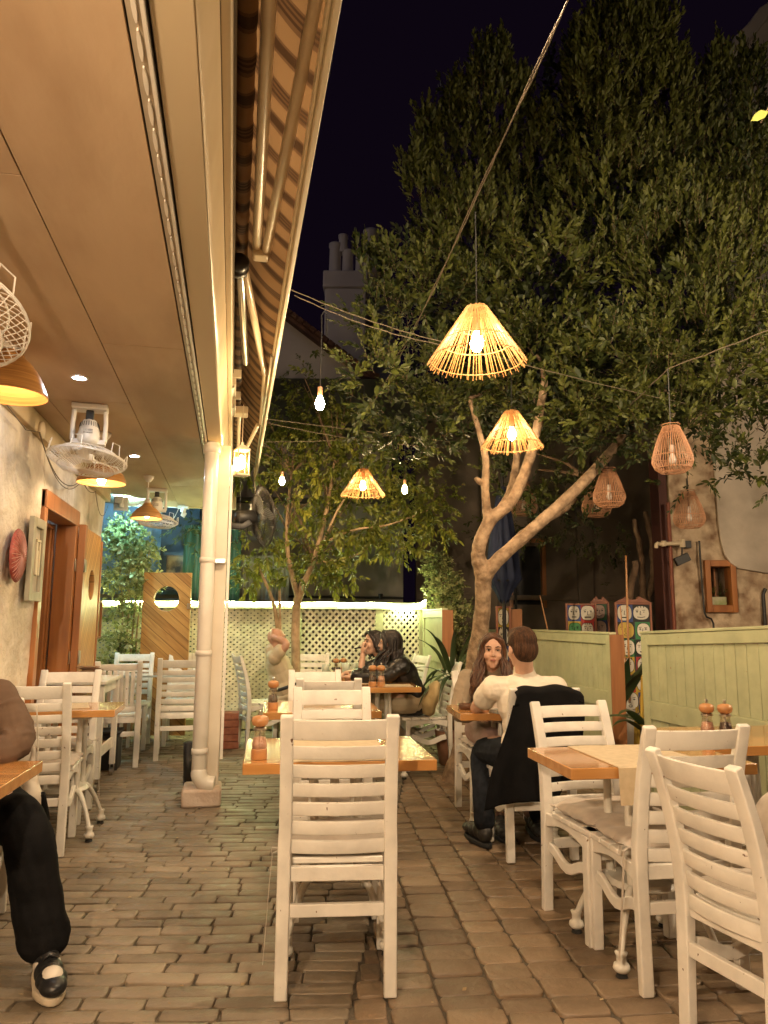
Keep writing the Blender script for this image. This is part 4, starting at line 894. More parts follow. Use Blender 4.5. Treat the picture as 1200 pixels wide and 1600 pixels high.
# gable and chimney far behind
M_night = mat('far_render', (0.62, 0.56, 0.52), 0.9, (0.74, 0.68, 0.63), 1.1, 0.01, 5, detail=8)
gh = thing('gabled_house', 'dim gable end with tiled verge far behind the yard, below the chimney', 'house', (-0.6, 12.6, 0), E11)
a = MB(); a.prism([(0, 0), (3.2, 0), (3.2, 5.2), (2.75, 5.35), (1.05, 6.75), (0, 6.75)], 0, 0.4, axes=((1, 0, 0), (0, 0, 1), (0, 1, 0))); a.build('wall', M_night, gh)
a = MB(); a.sweep([(0.95, 0.1, 6.82), (1.9, 0.1, 6.08), (2.75, 0.1, 5.42), (3.0, 0.1, 5.36)], 0.7, 0.10, (0, 1, 0))
for i in range(18):
    t = i/17; x = 0.98+1.8*t; z = 6.84-1.38*t; a.tube([(x, -0.26, z+0.02), (x+0.08, -0.26, z-0.05)], 0.05, 8)
a.build('roof', mat('clay_tiles', (0.12, 0.055, 0.035), 0.8, (0.2, 0.1, 0.06), 6), gh)
a = MB(); a.bb(0, 3.6, -1.2, -0.05, 4.25, 5.0); a.build('lean_to', mat('dark_fascia', (0.05, 0.045, 0.04), 0.8), gh)
ch = thing('chimney_stack', 'tall rendered chimney stack with round clay pots against the night sky', 'chimney', (2.08, 14.3, 0), E11)
a = MB(); a.bb(-0.42, 0.42, -0.3, 0.4, 4.5, 7.95); a.bb(-0.46, 0.46, -0.34, 0.44, 7.952, 8.32); a.build('stack', M_night, ch, bev=0.03)
a = MB(); a.bb(0.421, 1.0, -0.1, 0.5, 4.5, 7.8); a.build('shaded_flank', mat('shade_toned_render', (0.12, 0.12, 0.14), 0.9), ch)  # the flank's shade is put into its darker blue grey colour
for x, z0_, z1_, r_ in ((-0.24, 8.32, 9.05, 0.13), (0.02, 8.32, 8.9, 0.12), (-0.08, 8.85, 9.25, 0.10), (0.50, 8.2, 9.35, 0.16), (0.28, 8.32, 8.95, 0.10)):
    a = MB(); a.lathe([(r_*1.1, z0_), (r_, z0_+0.1), (r_*0.92, z1_-0.1), (r_*1.05, z1_-0.06), (r_*1.05, z1_), (r_*0.7, z1_), (r_*0.7, z1_-0.3)], 18, (x, 0, 0)); a.build('chimney_pot', M_night, ch, smooth=True)
rt = thing('corner_turret', 'pale moulded gable top looming above the tree in the top right corner', 'gable', (9.15, 11.2, 0), E11)
a = MB(); a.prism([(0, 6), (3, 6), (3, 13.2), (0.4, 13.0), (0.15, 12.1), (0.05, 11)], 0, 1.0, axes=((1, 0, 0), (0, 0, 1), (0, 1, 0))); a.build('wall', M_night, rt, bev=0.05)
a = MB(); q = [(-0.1, -0.05, 12.0), (0.0, -0.05, 12.3), (0.25, -0.05, 12.55), (0.5, -0.05, 12.9), (0.9, -0.05, 13.2), (3, -0.05, 13.3)]; a.sweep(q, 0.35, 0.24, (0, 1, 0)); a.build('cornice', M_night, rt, bev=0.03)
sl = thing('added_chimney_lamp', 'added unseen lamp on a tall pole, brightening the chimneys', 'added lamp', (-3.5, 11.5, 0))  # added lamp, hidden by the roof, only to light the chimneys
a = MB(); a.tube([(0, 0, 0), (0, 0, 9.3)], [0.07, 0.04], 12); a.tube([(0, 0, 9.3), (0.3, 0, 9.6), (0.7, 0, 9.65)], 0.03, 8); a.build('pole', M_dark, sl)
a = MB(); a.lathe([(0.001, 0.10), (0.08, 0.09), (0.17, 0.02), (0.17, 0.0)], 20, (0.8, 0, 9.62)); a.build('hood', M_dark, sl, smooth=True)
a = MB(); ell_ = [(max(0.001, 0.13*math.sin(math.pi*i/8)), -0.13*math.cos(math.pi*i/8)) for i in range(9)]; a.lathe(ell_, 12, (0.8, 0, 9.56)); a.build('globe', emit('added_chimney_glow', (1.0, 0.86, 0.86), 50), sl, smooth=True)
# left rear: blue wall, framed window, green curtain
bw = thing('blue_rear_wall', 'blue wall with lamp tint put into its paint, behind the far left shrub', 'wall', (-2.6, 10.3, 0), E11)
a = MB(); a.bb(0, 2.35, 0, 0.2, 0, 3.4); a.build('wall', mat('lamp_tinted_blue', (0.14, 0.22, 0.36), 0.6, (0.18, 0.27, 0.42), 2), bw)  # pale blue paint with the blue lamp's tint mixed into the colour
a = MB(); a.bb(0, 2.0, -0.012, -0.002, 1.55, 1.60); a.build('rail', M_grey, bw)
gwn = thing('dark_framed_window', 'small dark framed window with a mottled brown pane, above the wooden porthole door', 'window', (-0.87, 9.6, 1.72), E11)
a = MB(); a.bb(0, 0.29, 0, 0.05, 0, 0.04); a.bb(0, 0.29, 0, 0.05, 0.36, 0.40); a.bb(0, 0.04, 0, 0.05, 0.041, 0.359); a.bb(0.25, 0.29, 0, 0.05, 0.041, 0.359); a.build('frame', mat('navy_frame', (0.012, 0.018, 0.035), 0.5), gwn, bev=0.003)
a = MB(); a.bb(0.04, 0.25, 0.02, 0.025, 0.04, 0.36); a.build('pane', mat('mottled_pane', (0.03, 0.025, 0.03), 0.2, (0.22, 0.16, 0.10), 8), gwn)  # pane mottled dark and brown by noise
a = MB(); a.bb(-0.06, 0.42, 0.055, 0.1, -0.08, 1.0); a.build('panel', mat('navy_panel', (0.012, 0.02, 0.035), 0.7), gwn)
cu = thing('green_curtain', 'dark green curtain hanging beside the framed window behind the terrace post', 'curtain', (-0.62, 9.45, 0), E11)
V = []
for i in range(90):
    u = i*0.008; y_ = 0.02*math.sin(u*55)+0.012*math.sin(u*23); V += [(u, y_, 0.5), (u, y_, 2.45)]
npmesh('cloth', np.array(V), np.array([(2*i, 2*i+2, 2*i+3, 2*i+1) for i in range(89)]), mat('green_velvet', (0.01, 0.055, 0.035), 0.8, sheen=0.3), cu, smooth=True)
eg = thing('climbing_greenery', 'dark climbing foliage over the green curtain under the terrace roof end', 'climber', (-0.4, 9.2, 0))
foliage(eg, [(-0.05, 0, 2.45, 0.28, 0.16), (0.25, 0, 2.35, 0.26, 0.2), (0.1, 0, 2.2, 0.2, 0.12)], 150, 0.06, 0.16, M_leaf, up=-0.3, nl=8, name='leaves', inner=0.3, stem=M_bark2)
# plank slab door with porthole
pdr = thing('porthole_door', 'honey coloured plank door with a round porthole at the far terrace end', 'door', (-0.975, 8.62, 0), E11)
lf = plank_leaf(pdr, 0.0, 0.53, 1.80, -0.02, 0.04, (0.262, 1.51), 0.14, M_diagX)
lf.rotation_euler = (0, 0, R(-90)); lf.data.transform(Matrix.Rotation(R(-90), 4, 'Z')); lf.rotation_euler = (0, 0, 0)
a = MB(); a.tube([(0.262+0.142*math.cos(t), 0.018, 1.51+0.142*math.sin(t)) for t in [i*math.pi/16 for i in range(32)]], 0.006, 6, closed=True); a.build('porthole_rim', M_orange, pdr, smooth=True)
a = MB(); a.bb(0.50, 0.54, -0.035, -0.021, 1.40, 1.46); a.tube([(0.535, -0.03, 1.5), (0.56, -0.03, 1.2), (0.59, -0.02, 0.7)], 0.003, 5); a.build('latch', M_metal, pdr)
# ================================================================== LAMPS
def bulb(parent, z, s=1.0, m=None, name='bulb'):
    a = MB(); a.lathe([(0.001, -0.075*s), (0.018*s, -0.068*s), (0.029*s, -0.045*s), (0.031*s, -0.03*s), (0.024*s, -0.005*s), (0.014*s, 0.02*s), (0.012*s, 0.028*s)], 10, (0, 0, z))
    return a.build(name, m or M_bulb, parent, smooth=True)
def cone_lamp(label, loc, cord_top, m=M_wicker, s=1.0, seed=0, tilt=0.0, bm_=None):
    """pendant with a conical shade of thin wicker rods; loc = centre of the lower rim"""
    rr = random.Random(seed); t = thing('wicker_cone_lamp', label, 'lamp', loc, rr.uniform(0, 6), 'wicker cone lamps over the tables')
    rb_, rt_, h = 0.245*s, 0.055*s, 0.285*s; a = MB(); n = 92
    for i in range(n):
        an = 2*math.pi*i/n+rr.uniform(-0.012, 0.012); an2 = an+rr.uniform(-0.05, 0.05); e = rr.uniform(-0.028, -0.008)*s
        fr_ = 1+(-e)/h*(rb_-rt_)/rb_
        a.tube([(rb_*fr_*math.cos(an2), rb_*fr_*math.sin(an2), e), (rt_*math.cos(an), rt_*math.sin(an), h+rr.uniform(0, 0.01))], [0.0026*s, 0.0021*s], 4)
    a.build('shade', m, t)
    a = MB()
    for f in (0.0, 0.33, 0.66, 0.98):
        r_ = rb_+(rt_-rb_)*f; a.tube([(r_*math.cos(x), r_*math.sin(x), h*f) for x in [k*math.pi/20 for k in range(40)]], 0.0032*s, 5, closed=True)
    a.build('shade_ring', m, t)
    a = MB(); a.tube([(0, 0, h-0.13*s), (0, 0, h-0.03*s)], 0.019*s, 12); a.tube([(0, 0, h), (0, 0, h+0.02)], 0.012, 8); a.build('socket', M_wicker2, t, bev=0.002)
    a = MB(); a.tube([(0, 0, h-0.03*s), (0.004, 0, (h+cord_top-loc[2])/2), (0, 0, cord_top-loc[2])], 0.0035, 6); a.build('cord', M_dark, t)
    bulb(t, h-0.155*s, 1.15*s, bm_)
    return t
def drop_lamp(label, loc, top, s=1.0, seed=0, dim=False):
    rr = random.Random(seed); t = thing('rattan_drop_lantern', label, 'lantern', loc, rr.uniform(0, 6), 'unlit rattan lanterns in the tree')
    prof = [(0.055, 0.32), (0.078, 0.27), (0.108, 0.19), (0.132, 0.11), (0.136, 0.07), (0.118, 0.025), (0.085, 0.0)]
    prof = [(r_*s, z*s) for r_, z in prof]; a = MB(); n = 46
    for i in range(n):
        an = 2*math.pi*i/n+rr.uniform(-0.02, 0.02); a.tube([(r_*math.cos(an), r_*math.sin(an), z) for r_, z in prof], 0.0027*s, 4)
    a.build('cage', M_wicker2, t)
    a = MB()
    for r_, z in (prof[0], (0.060*s, 0.335*s), prof[1], prof[3], prof[5], prof[6], (0.05*s, 0.0)):
        a.tube([(r_*math.cos(x), r_*math.sin(x), z) for x in [k*math.pi/14 for k in range(28)]], 0.0034*s, 5, closed=True)
    a.build('hoop', M_wicker2, t)
    a = MB(); a.tube([(0, 0, 0.13*s), (0, 0, 0.19*s)], 0.017*s, 10); a.lathe([(0.001, 0.055*s), (0.022*s, 0.065*s), (0.027*s, 0.09*s), (0.014*s, 0.13*s)], 10); a.build('dead_bulb', mat('frosted_bulb', (0.6, 0.55, 0.5), 0.2), t, smooth=True)
    a = MB(); a.tube([(0, 0, 0.19*s), (0.01, 0.004, 0.45), (-0.006, 0, 0.5*(top-loc[2])), (0, 0, top-loc[2])], 0.004, 6); a.build('cord', M_dark, t)
    return t
M_bulbA = emit('filament_a', (1.0, 0.72, 0.40), 135.0)
cone_lamp('nearest and largest wicker cone lamp, lit, hanging from the diagonal cable', (1.22, 3.56, 2.66), 3.50, seed=1, bm_=M_bulbA)
cone_lamp('middle lit wicker cone lamp just above the tree fork', (2.015, 5.10, 2.60), 3.35, seed=2, s=0.90)
cone_lamp('farthest lit wicker cone lamp, hanging in front of the fig tree', (1.16, 6.70, 2.46), 3.50, seed=3, s=0.80)
def bare(label, loc, top, s=1.0, loop=False, m=None):
    t = thing('bare_bulb_pendant', label, 'light bulb', loc, 0, 'bare filament bulbs on cords'); bulb(t, 0.06, s, m)
    a = MB(); a.tube([(0, 0, 0.085*s+0.0), (0, 0, 0.15*s)], 0.016*s, 10); a.build('socket', M_wicker2, t, bev=0.002)
    a = MB(); H_ = top-loc[2]
    pts = [(0, 0, 0.14*s), (0.002, 0, H_*0.8), (0.0, 0, H_-0.03)]+([(0.015, 0, H_), (0.03, 0, H_-0.02), (0.035, 0, H_*0.75)] if loop else [(0, 0, H_)])
    a.tube(pts, 0.004, 6); a.build('cord', M_dark, t); return t
M_bulbB = emit('filament_b', (1.0, 0.70, 0.36), 480.0)
bare('nearest bare filament bulb, glowing beside the awning edge', (0.48, 4.35, 2.57), 3.20, 0.92, True, M_bulbB)
bare('small glowing bare bulb above the black wall fan', (0.42, 6.94, 2.56), 3.0, 0.85, m=M_bulbB)
bare('small glowing bare bulb right of the farthest cone lamp', (1.52, 6.52, 2.45), 3.0, 0.85, m=M_bulbB)
M_bulbH = emit('filament_strong', (1.0, 0.74, 0.47), 2600.0)
hl = bare('bright bulb under an added light blocking shade hanging just above the top edge', (1.05, 2.42, 3.87), 4.5, 1.1, m=M_bulbH)
a = MB(); a.lathe([(0.02, 0.145), (0.05, 0.14), (0.15, 0.055), (0.152, 0.055), (0.052, 0.146), (0.02, 0.152)], 28); a.build('shade', mat('added_light_shield', (0.6, 0.58, 0.52), 0.4), hl, smooth=True)  # shade added to keep the bulb from lighting the upper crown
M_fillT = emit('added_fill_strong', (1.0, 0.74, 0.47), 1500.0)
M_fillK = emit('added_fill_weak', (1.0, 0.74, 0.47), 330.0)
cone_lamp('added unseen wicker cone lamp giving fill light behind the viewer', (0.95, -1.3, 3.0), 3.9, seed=5, bm_=M_fillK)  # added lamp out of view, there only for its light
bare('added unseen fill bulb low behind the viewer to the right', (1.6, -1.2, 2.35), 3.9, 1.3, m=M_fillK)  # unseen bulb added as low fill from behind
bare('added unseen fill bulb low under the terrace ceiling behind the viewer', (-0.8, -0.2, 2.1), 2.6, 1.3, m=M_fillT)  # unseen bulb added to light the ceiling from below
bare('added unseen fill bulb out beyond the right hand tables', (4.6, 2.6, 2.7), 3.9, 1.3, m=M_fillT)  # unseen bulb added to brighten the right side

drop_lamp('nearest and highest unlit rattan lantern, hanging clear at the right', (2.89, 4.40, 2.30), 3.03, 0.98, 1)
drop_lamp('unlit rattan lantern hanging left of the nearest one, against the dark', (3.07, 5.60, 2.25), 2.8, 0.97, 2)
drop_lamp('unlit rattan lantern half hidden in leaves in front of the stone wall', (3.98, 5.85, 2.13), 2.75, 1.0, 3)
drop_lamp('dim unlit rattan lantern behind the thick branch', (3.84, 7.29, 2.42), 3.0, 1.15, 4)
drop_lamp('dim unlit rattan lantern deep between trunk and branches', (3.25, 7.9, 2.50), 3.0, 1.15, 5)

# cables strung across the yard
def cable(label, pts_list, r_=0.005):
    t = thing('overhead_cable', label, 'cable'); 
    for pts in pts_list:
        a = MB(); a.tube(pts, r_, 6); a.build('strand', M_wire, t, smooth=True)
    return t
def strand(p, q, s, n=24, tw=0.0035, ph=0):
    P = sag(p, q, s, n); return [v+Vector((tw*math.sin(i*1.7+ph), 0, tw*math.cos(i*1.7+ph))) for i, v in enumerate(P)]
cable('thick twisted cable running diagonally over the yard carrying the cone lamps', [strand((1.05, -1.3, 3.95), (1.19, 3.45, 3.52), 0.03)+strand((1.19, 3.45, 3.52), (1.40, 8.2, 3.60), 0.10)[1:], strand((1.05, -1.3, 3.97), (1.19, 3.45, 3.53), 0.03, ph=3)+strand((1.19, 3.45, 3.53), (1.40, 8.2, 3.62), 0.10, ph=3)[1:]], 0.0034)
cable('thin cable from the awning bar to the tree carrying the nearest bare bulb', [strand((0.21, 4.25, 3.30), (1.3, 4.4, 3.08), 0.03, tw=0.002)+strand((1.3, 4.4, 3.08), (4.3, 4.9, 2.85), 0.04, tw=0.002)[1:], strand((0.30, 4.27, 3.25), (1.3, 4.42, 3.07), 0.04, tw=0.002, ph=2)], 0.0026)
cable('straight wire from the awning end to the tree at lamp height', [strand((0.20, 6.3, 3.02), (2.1, 6.5, 2.95), 0.0, tw=0.001), strand((0.20, 6.4, 3.02), (2.1, 6.55, 2.92), 0.05, tw=0.002)], 0.0035)
cable('cable rising to the right edge carrying the rattan lanterns', [strand((4.1, 3.6, 3.5), (2.89, 4.40, 3.03), 0.02)+strand((2.89, 4.4, 3.03), (2.9, 6.0, 2.75), 0.03)[1:]], 0.004)
cable('wire above the far bulbs in the fig tree', [strand((0.2, 7.5, 3.1), (1.68, 7.2, 3.2), 0.03, tw=0.002)], 0.003)

# bent bamboo pendants under the roof
M_bulbP = emit('pendant_glow', (1.0, 0.72, 0.42), 85.0)
def bamboo_pendant(label, loc, s=1.0, shape=0, rose=2.6):
    t = thing('bamboo_pendant', label, 'pendant lamp', loc, 0, 'bent bamboo pendants under the terrace roof')
    if shape == 0: prof = [(0.030, 0.195), (0.042, 0.185), (0.05, 0.16), (0.075, 0.14), (0.105, 0.10), (0.13, 0.05), (0.145, 0.012), (0.148, 0.0)]
    elif shape == 1: prof = [(0.03, 0.13), (0.06, 0.125), (0.10, 0.105), (0.14, 0.065), (0.16, 0.02), (0.163, 0.0)]
    else: prof = [(0.02, 0.15), (0.035, 0.14), (0.05, 0.115), (0.085, 0.09), (0.125, 0.045), (0.138, 0.012), (0.14, 0.0)]
    prof = [(r_*s, z*s) for r_, z in prof]
    fine = []
    for (r0, z0), (r1, z1) in zip(prof[:-1], prof[1:]):
        for k in range(4):
            f = k/4; fine.append((r0+(r1-r0)*f+0.0016*(k % 2), z0+(z1-z0)*f))
    fine.append(prof[-1]); inner = [(r_-0.004, z) for r_, z in reversed(fine)]
    a = MB(); a.lathe(fine+inner, 40); a.build('shade', M_bamboo, t, smooth=True)
    a = MB(); z = prof[0][1]; a.tube([(0, 0, z-0.05), (0, 0, z+0.0), (0, 0, z+0.02), (0, 0, z+0.035)], [0.02, 0.028, 0.022, 0.01], 12); a.build('socket', M_cream, t, smooth=True)
    a = MB(); a.tube([(0, 0, z+0.03), (0, 0, rose-loc[2]-0.03)], 0.004, 6); a.build('cord', M_fanwhite, t)
    a = MB(); a.lathe([(0.001, 0.0), (0.02, 0.0), (0.045, 0.035), (0.048, 0.055), (0.001, 0.055)], 20, (0, 0, rose-loc[2]-0.056)); a.build('ceiling_rose', M_fanwhite, t, smooth=True)
    bulb(t, z-0.075, 0.95, M_bulbP); return t
bamboo_pendant('nearest bamboo pendant, bell shaped, cut by the left edge under the fan', (-1.10, 3.75, 2.36), 1.2, 0)
bamboo_pendant('middle bamboo pendant, wide dome directly below the second fan', (-0.935, 5.40, 2.235), 1.02, 1)
bamboo_pendant('farthest bamboo pendant, small and conical, on a long cord with a round ceiling rose', (-0.80, 7.0, 2.20), 1.0, 2)
def downlight(label, x, y):
    t = thing('downlight', label, 'downlight', (x, y, 2.6), 0, 'cold white downlights in the terrace ceiling')
    a = MB(); a.lathe([(0.034, -0.001), (0.034, -0.006), (0.045, -0.006), (0.047, -0.001)], 24); a.build('trim_ring', M_fanwhite, t, smooth=True)
    a = MB(); a.lathe([(0.0005, -0.0035), (0.034, -0.0035)], 16); a.build('lens', M_cool, t)
downlight('nearest downlight, between the nearest pendant and the second fan', -0.866, 4.14)
downlight('middle downlight, right of the second fan cage', -0.82, 6.13)
downlight('farthest downlight, shining beside the third fan mount', -0.78, 7.75)

# wall lantern hanging at the post
ln = thing('glass_box_lantern', 'lit white box lantern with glass sides hanging from the awning bracket', 'lantern', (0.03, 5.60, 2.37), 0.35)
a = MB(); s_ = 0.044
for x in (-s_, s_):
    for y in (-s_, s_): a.bb(x-0.004, x+0.004, y-0.004, y+0.004, 0.012, 0.195)
a.bb(-0.052, 0.052, -0.052, 0.052, 0, 0.012); a.bb(-0.052, 0.052, -0.052, 0.052, 0.195, 0.207); a.build('frame', M_cream, ln, bev=0.001)
a = MB(); a.lathe([(0.072, 0.207), (0.012, 0.245), (0.012, 0.26), (0.001, 0.262)], 4, rot=rotz(R(45))); a.tube([(0, 0, 0.26), (0.0, 0, 0.40), (0, 0, 0.56)], 0.003, 5); a.build('roof_cap', M_cream, ln)
a = MB()
for sx, sy in ((1, 0), (-1, 0), (0, 1), (0, -1)): a.bb(sx*s_-(0.0015 if sx else s_-0.006), sx*s_+(0.0015 if sx else s_-0.006), sy*s_-(0.0015 if sy else s_-0.006), sy*s_+(0.0015 if sy else s_-0.006), 0.014, 0.193)
a.build('glass_pane', glass('lantern_glass', (1, 0.93, 0.75), 0.2, 0.18), ln)
bulb(ln, 0.13, 1.0, emit('lantern_glow', (1.0, 0.72, 0.40), 130))
a = MB(); a.tube([(0, 0, -0.005), (0.0, 0, -0.42)], 0.002, 4); a.build('tail_cord', M_dark, ln)

# ================================================================== FANS
M_cage = mat('cage_wire_white', (0.72, 0.68, 0.62), 0.35)
def cage(parent, M4, r_=0.20, depth=0.075, m=M_cage, nw=46, name='cage', wr=0.0016, feet=True):
    a = MB(); f = lambda p: M4 @ Vector(p)
    for k in range(nw):
        an = 2*math.pi*k/nw
        for sgn in (1, -1):
            pts = []
            for q in (0.18, 0.45, 0.7, 0.88, 0.97, 1.0):
                z = sgn*depth*(1-q**3)*0.8; an2 = an+0.25*q*sgn; pts.append(f((r_*q*math.cos(an2), r_*q*math.sin(an2), z)))
            a.tube(pts, wr, 3)
    for q, z in ((1.0, 0.0), (1.0, 0.006), (0.72, depth*0.55), (0.72, -depth*0.55), (0.18, depth*0.8), (0.18, -depth*0.8)):
        a.tube([f((r_*q*math.cos(x), r_*q*math.sin(x), z)) for x in [i*math.pi/20 for i in range(40)]], wr*1.7, 5, closed=True)
    if feet:
        for k in range(6):
            an = k*math.pi/3+0.3
            p = lambda rr_, z, da=0: f((rr_*math.cos(an+da), rr_*math.sin(an+da), z))
            a.tube([p(r_, 0, -0.14), p(r_*0.97, depth*0.9, -0.12), p(r_*0.97, depth*0.9, 0.12), p(r_, 0, 0.14)], 0.0024, 5)
    a.lathe([(0.001, -depth*0.82), (r_*0.19, -depth*0.8), (r_*0.19, -depth*0.76), (0.001, -depth*0.76)], 18, rot=M4.to_3x3(), c=M4.translation)
    return a.build(name, m, parent)
def blades(parent, M4, r_=0.175, m=M_fanwhite):
    a = MB(); f = lambda p: M4 @ Vector(p)
    for k in range(3):
        an = k*2*math.pi/3+0.5; vs = []; n = 8
        for i in range(n+1):
            q = i/n; rr_ = r_*(0.18+0.82*q); w_ = 0.35*math.sin(math.pi*(0.22+0.7*q))
            for s_ in (-1, 1):
                b = an+s_*w_*1.15; vs.append(f((rr_*math.cos(b), rr_*math.sin(b), s_*0.016)))
        a.add(vs, [(2*i, 2*i+1, 2*i+3, 2*i+2) for i in range(n)])
    a.lathe([(0.001, -0.02), (0.03, -0.015), (0.033, 0.02), (0.001, 0.02)], 16, rot=M4.to_3x3(), c=M4.translation)
    return a.build('blades', m, parent, smooth=False)
def ceiling_fan(label, loc, tilt, az, s=1.0):
    """orbit fan: white mounting arch under the ceiling, vented motor, caged blades facing down"""
    t = thing('orbit_fan', label, 'fan', loc, 0, 'white caged orbit fans under the terrace ceiling'); t.rotation_euler = (0, 0, az); t.scale = (s, s, s)
    a = MB(); a.bb(-0.09, 0.09, -0.055, 0.055, -0.03, 0.0)
    a.sweep([(-0.078, 0, -0.03), (-0.082, 0, -0.10), (-0.08, 0, -0.20)], 0.05, 0.022, (0, 1, 0)); a.sweep([(0.078, 0, -0.03), (0.082, 0, -0.10), (0.08, 0, -0.20)], 0.05, 0.022, (0, 1, 0))
    a.build('mount', M_fanwhite, t, bev=0.008, seg=3)
    a = MB(); a.bb(-0.02, 0.02, -0.02, 0.02, -0.12, -0.03); a.build('gear', M_dark, t, bev=0.006)
    Mt = Matrix.Translation((0, 0, -0.17)) @ Matrix.Rotation(tilt, 4, 'X')
    a = MB(); a.lathe([(0.001, 0.09), (0.035, 0.088), (0.045, 0.07), (0.058, 0.0), (0.060, -0.03), (0.045, -0.05), (0.001, -0.05)], 28, rot=Mt.to_3x3(), c=Mt.translation); mo = a.build('motor', M_fanwhite, t, smooth=True)
    a = MB()
    for k in range(24):
        an = 2*math.pi*k/24; a.tube([Mt @ Vector((0.0505*math.cos(an), 0.0505*math.sin(an), 0.045)), Mt @ Vector((0.0455*math.cos(an), 0.0455*math.sin(an), 0.072))], 0.0016, 4)
    a.build('vent_slot', M_dark, mo)
    a = MB(); a.box(Mt @ Vector((0.0, -0.0585, 0.008)), (0.045, 0.002, 0.024), rot=Mt.to_3x3()); a.build('rating_plate', mat('grey_plate', (0.25, 0.24, 0.22), 0.6, (0.6, 0.58, 0.55), 120), mo)
    a = MB(); a.bb(-0.085, 0.085, -0.03, 0.03, -0.215, -0.19); a.lathe([(0.001, -0.034), (0.012, -0.034), (0.012, -0.03), (0.001, -0.03)], 12, (0, 0, -0.2), rot=Matrix.Rotation(R(90), 3, 'X')); a.build('yoke', M_fanwhite, t, bev=0.006)
    Mc = Matrix.Translation((0, 0, -0.30)) @ Matrix.Rotation(tilt*0.8, 4, 'X') @ Matrix.Rotation(0.1, 4, 'Y')
    cage(t, Mc); blades(t, Mc @ Matrix.Translation((0, 0, 0.01)))
    return t
ceiling_fan('white orbit fan near the left edge, cut by the frame above the nearest pendant', (-0.915, 2.40, 2.6), R(-28), 0.2, 1.25)
ceiling_fan('middle white orbit fan, motor and mount fully visible over the wide pendant', (-0.905, 4.70, 2.6), R(-10), 0.1, 1.16)
ceiling_fan('farthest white orbit fan, half hidden behind the small conical pendant', (-0.79, 7.70, 2.6), R(-5), 0.0, 1.1)
wf_ = thing('black_wall_fan', 'big black caged fan on an arm bolted to the terrace post, turned sideways', 'fan', (0.0, 5.95, 2.05))
a = MB(); a.bb(-0.075, -0.04, -0.10, -0.04, -0.14, 0.08); a.sweep([(-0.04, -0.06, -0.03), (0.06, -0.05, -0.03), (0.12, -0.04, 0.01)], 0.03, 0.05, (0, 1, 0)); a.bb(-0.05, -0.02, -0.09, -0.05, -0.16, -0.1); a.build('wall_arm', M_dark, wf_, bev=0.006)
Mw = Matrix.Translation((0.215, 0.05, 0.07)) @ Matrix.Rotation(R(18), 4, 'Z') @ Matrix.Rotation(R(82), 4, 'Y')
a = MB(); a.lathe([(0.001, -0.24), (0.04, -0.235), (0.058, -0.20), (0.062, -0.08), (0.045, -0.06), (0.001, -0.06)], 24, rot=Mw.to_3x3(), c=Mw.translation); a.build('motor', M_dark, wf_, smooth=True)
cage(wf_, Mw, 0.245, 0.085, mat('cage_wire_black', (0.03, 0.028, 0.025), 0.35), 80, wr=0.0017, feet=False)
blades(wf_, Mw, 0.215, mat('pale_fan_blade', (0.40, 0.42, 0.40), 0.25))
a = MB(); a.tube(sag((0.05, -0.05, -0.05), (0.0, -0.06, -0.12), 0.08), 0.004, 5); a.tube([(0.1, 0, 0.0), (0.09, 0, -0.15), (0.07, -0.02, -0.2)], 0.004, 5); a.build('lead', M_dark, wf_)
# small electrical fittings at the far end of the roof
fx = thing('motion_sensor_light', 'small white sensor floodlight hanging from the far edge of the terrace roof', 'sensor light', (-0.60, 8.75, 2.585))
a = MB(); a.bb(-0.065, 0.065, -0.04, 0.04, -0.03, 0); a.lathe([(0.001, -0.075), (0.03, -0.07), (0.035, -0.03)], 16, (0, 0, 0)); a.box((0.01, -0.03, -0.10), (0.05, 0.05, 0.06), rot=Matrix.Rotation(R(30), 3, 'Y')); a.build('housing', M_fanwhite, fx, bev=0.006)
a = MB(); a.tube(sag((-0.06, 0, -0.02), (-0.52, 0.05, 0.0), 0.0)+sag((-0.05, 0.0, -0.03), (-0.35, -0.1, -0.15), 0.18)[::-1], 0.004, 5); a.build('lead', M_fanwhite, fx)
fl2 = thing('cold_floodlight', 'small white floodlight at the far wall corner throwing cold blue light on the shrub', 'floodlight', (-1.22, 8.15, 2.53))
a = MB(); a.bb(-0.04, 0.04, -0.035, 0.035, -0.03, 0.05); a.bb(-0.06, 0.08, 0.036, 0.044, -0.10, 0.05); a.bb(0.072, 0.08, 0.045, 0.12, -0.10, 0.05); a.lathe([(0.001, 0), (0.03, 0), (0.03, 0.05), (0.001, 0.05)], 14, (0.02, 0, -0.07)); a.build('housing', M_fanwhite, fl2, bev=0.008)  # hood plates added to keep the cold light off the paving
a = MB(); a.box((0.01, 0.065, -0.05), (0.08, 0.004, 0.07), rot=Matrix.Rotation(R(35), 3, 'X')); a.build('lens', emit('cold_flood_glow', (0.40, 0.88, 1.0), 950), fl2)
a = MB(); a.tube(sag((0.04, 0, 0), (0.25, 0.1, 0.03), 0.05), 0.006, 6); a.build('lead', M_fanwhite, fl2)

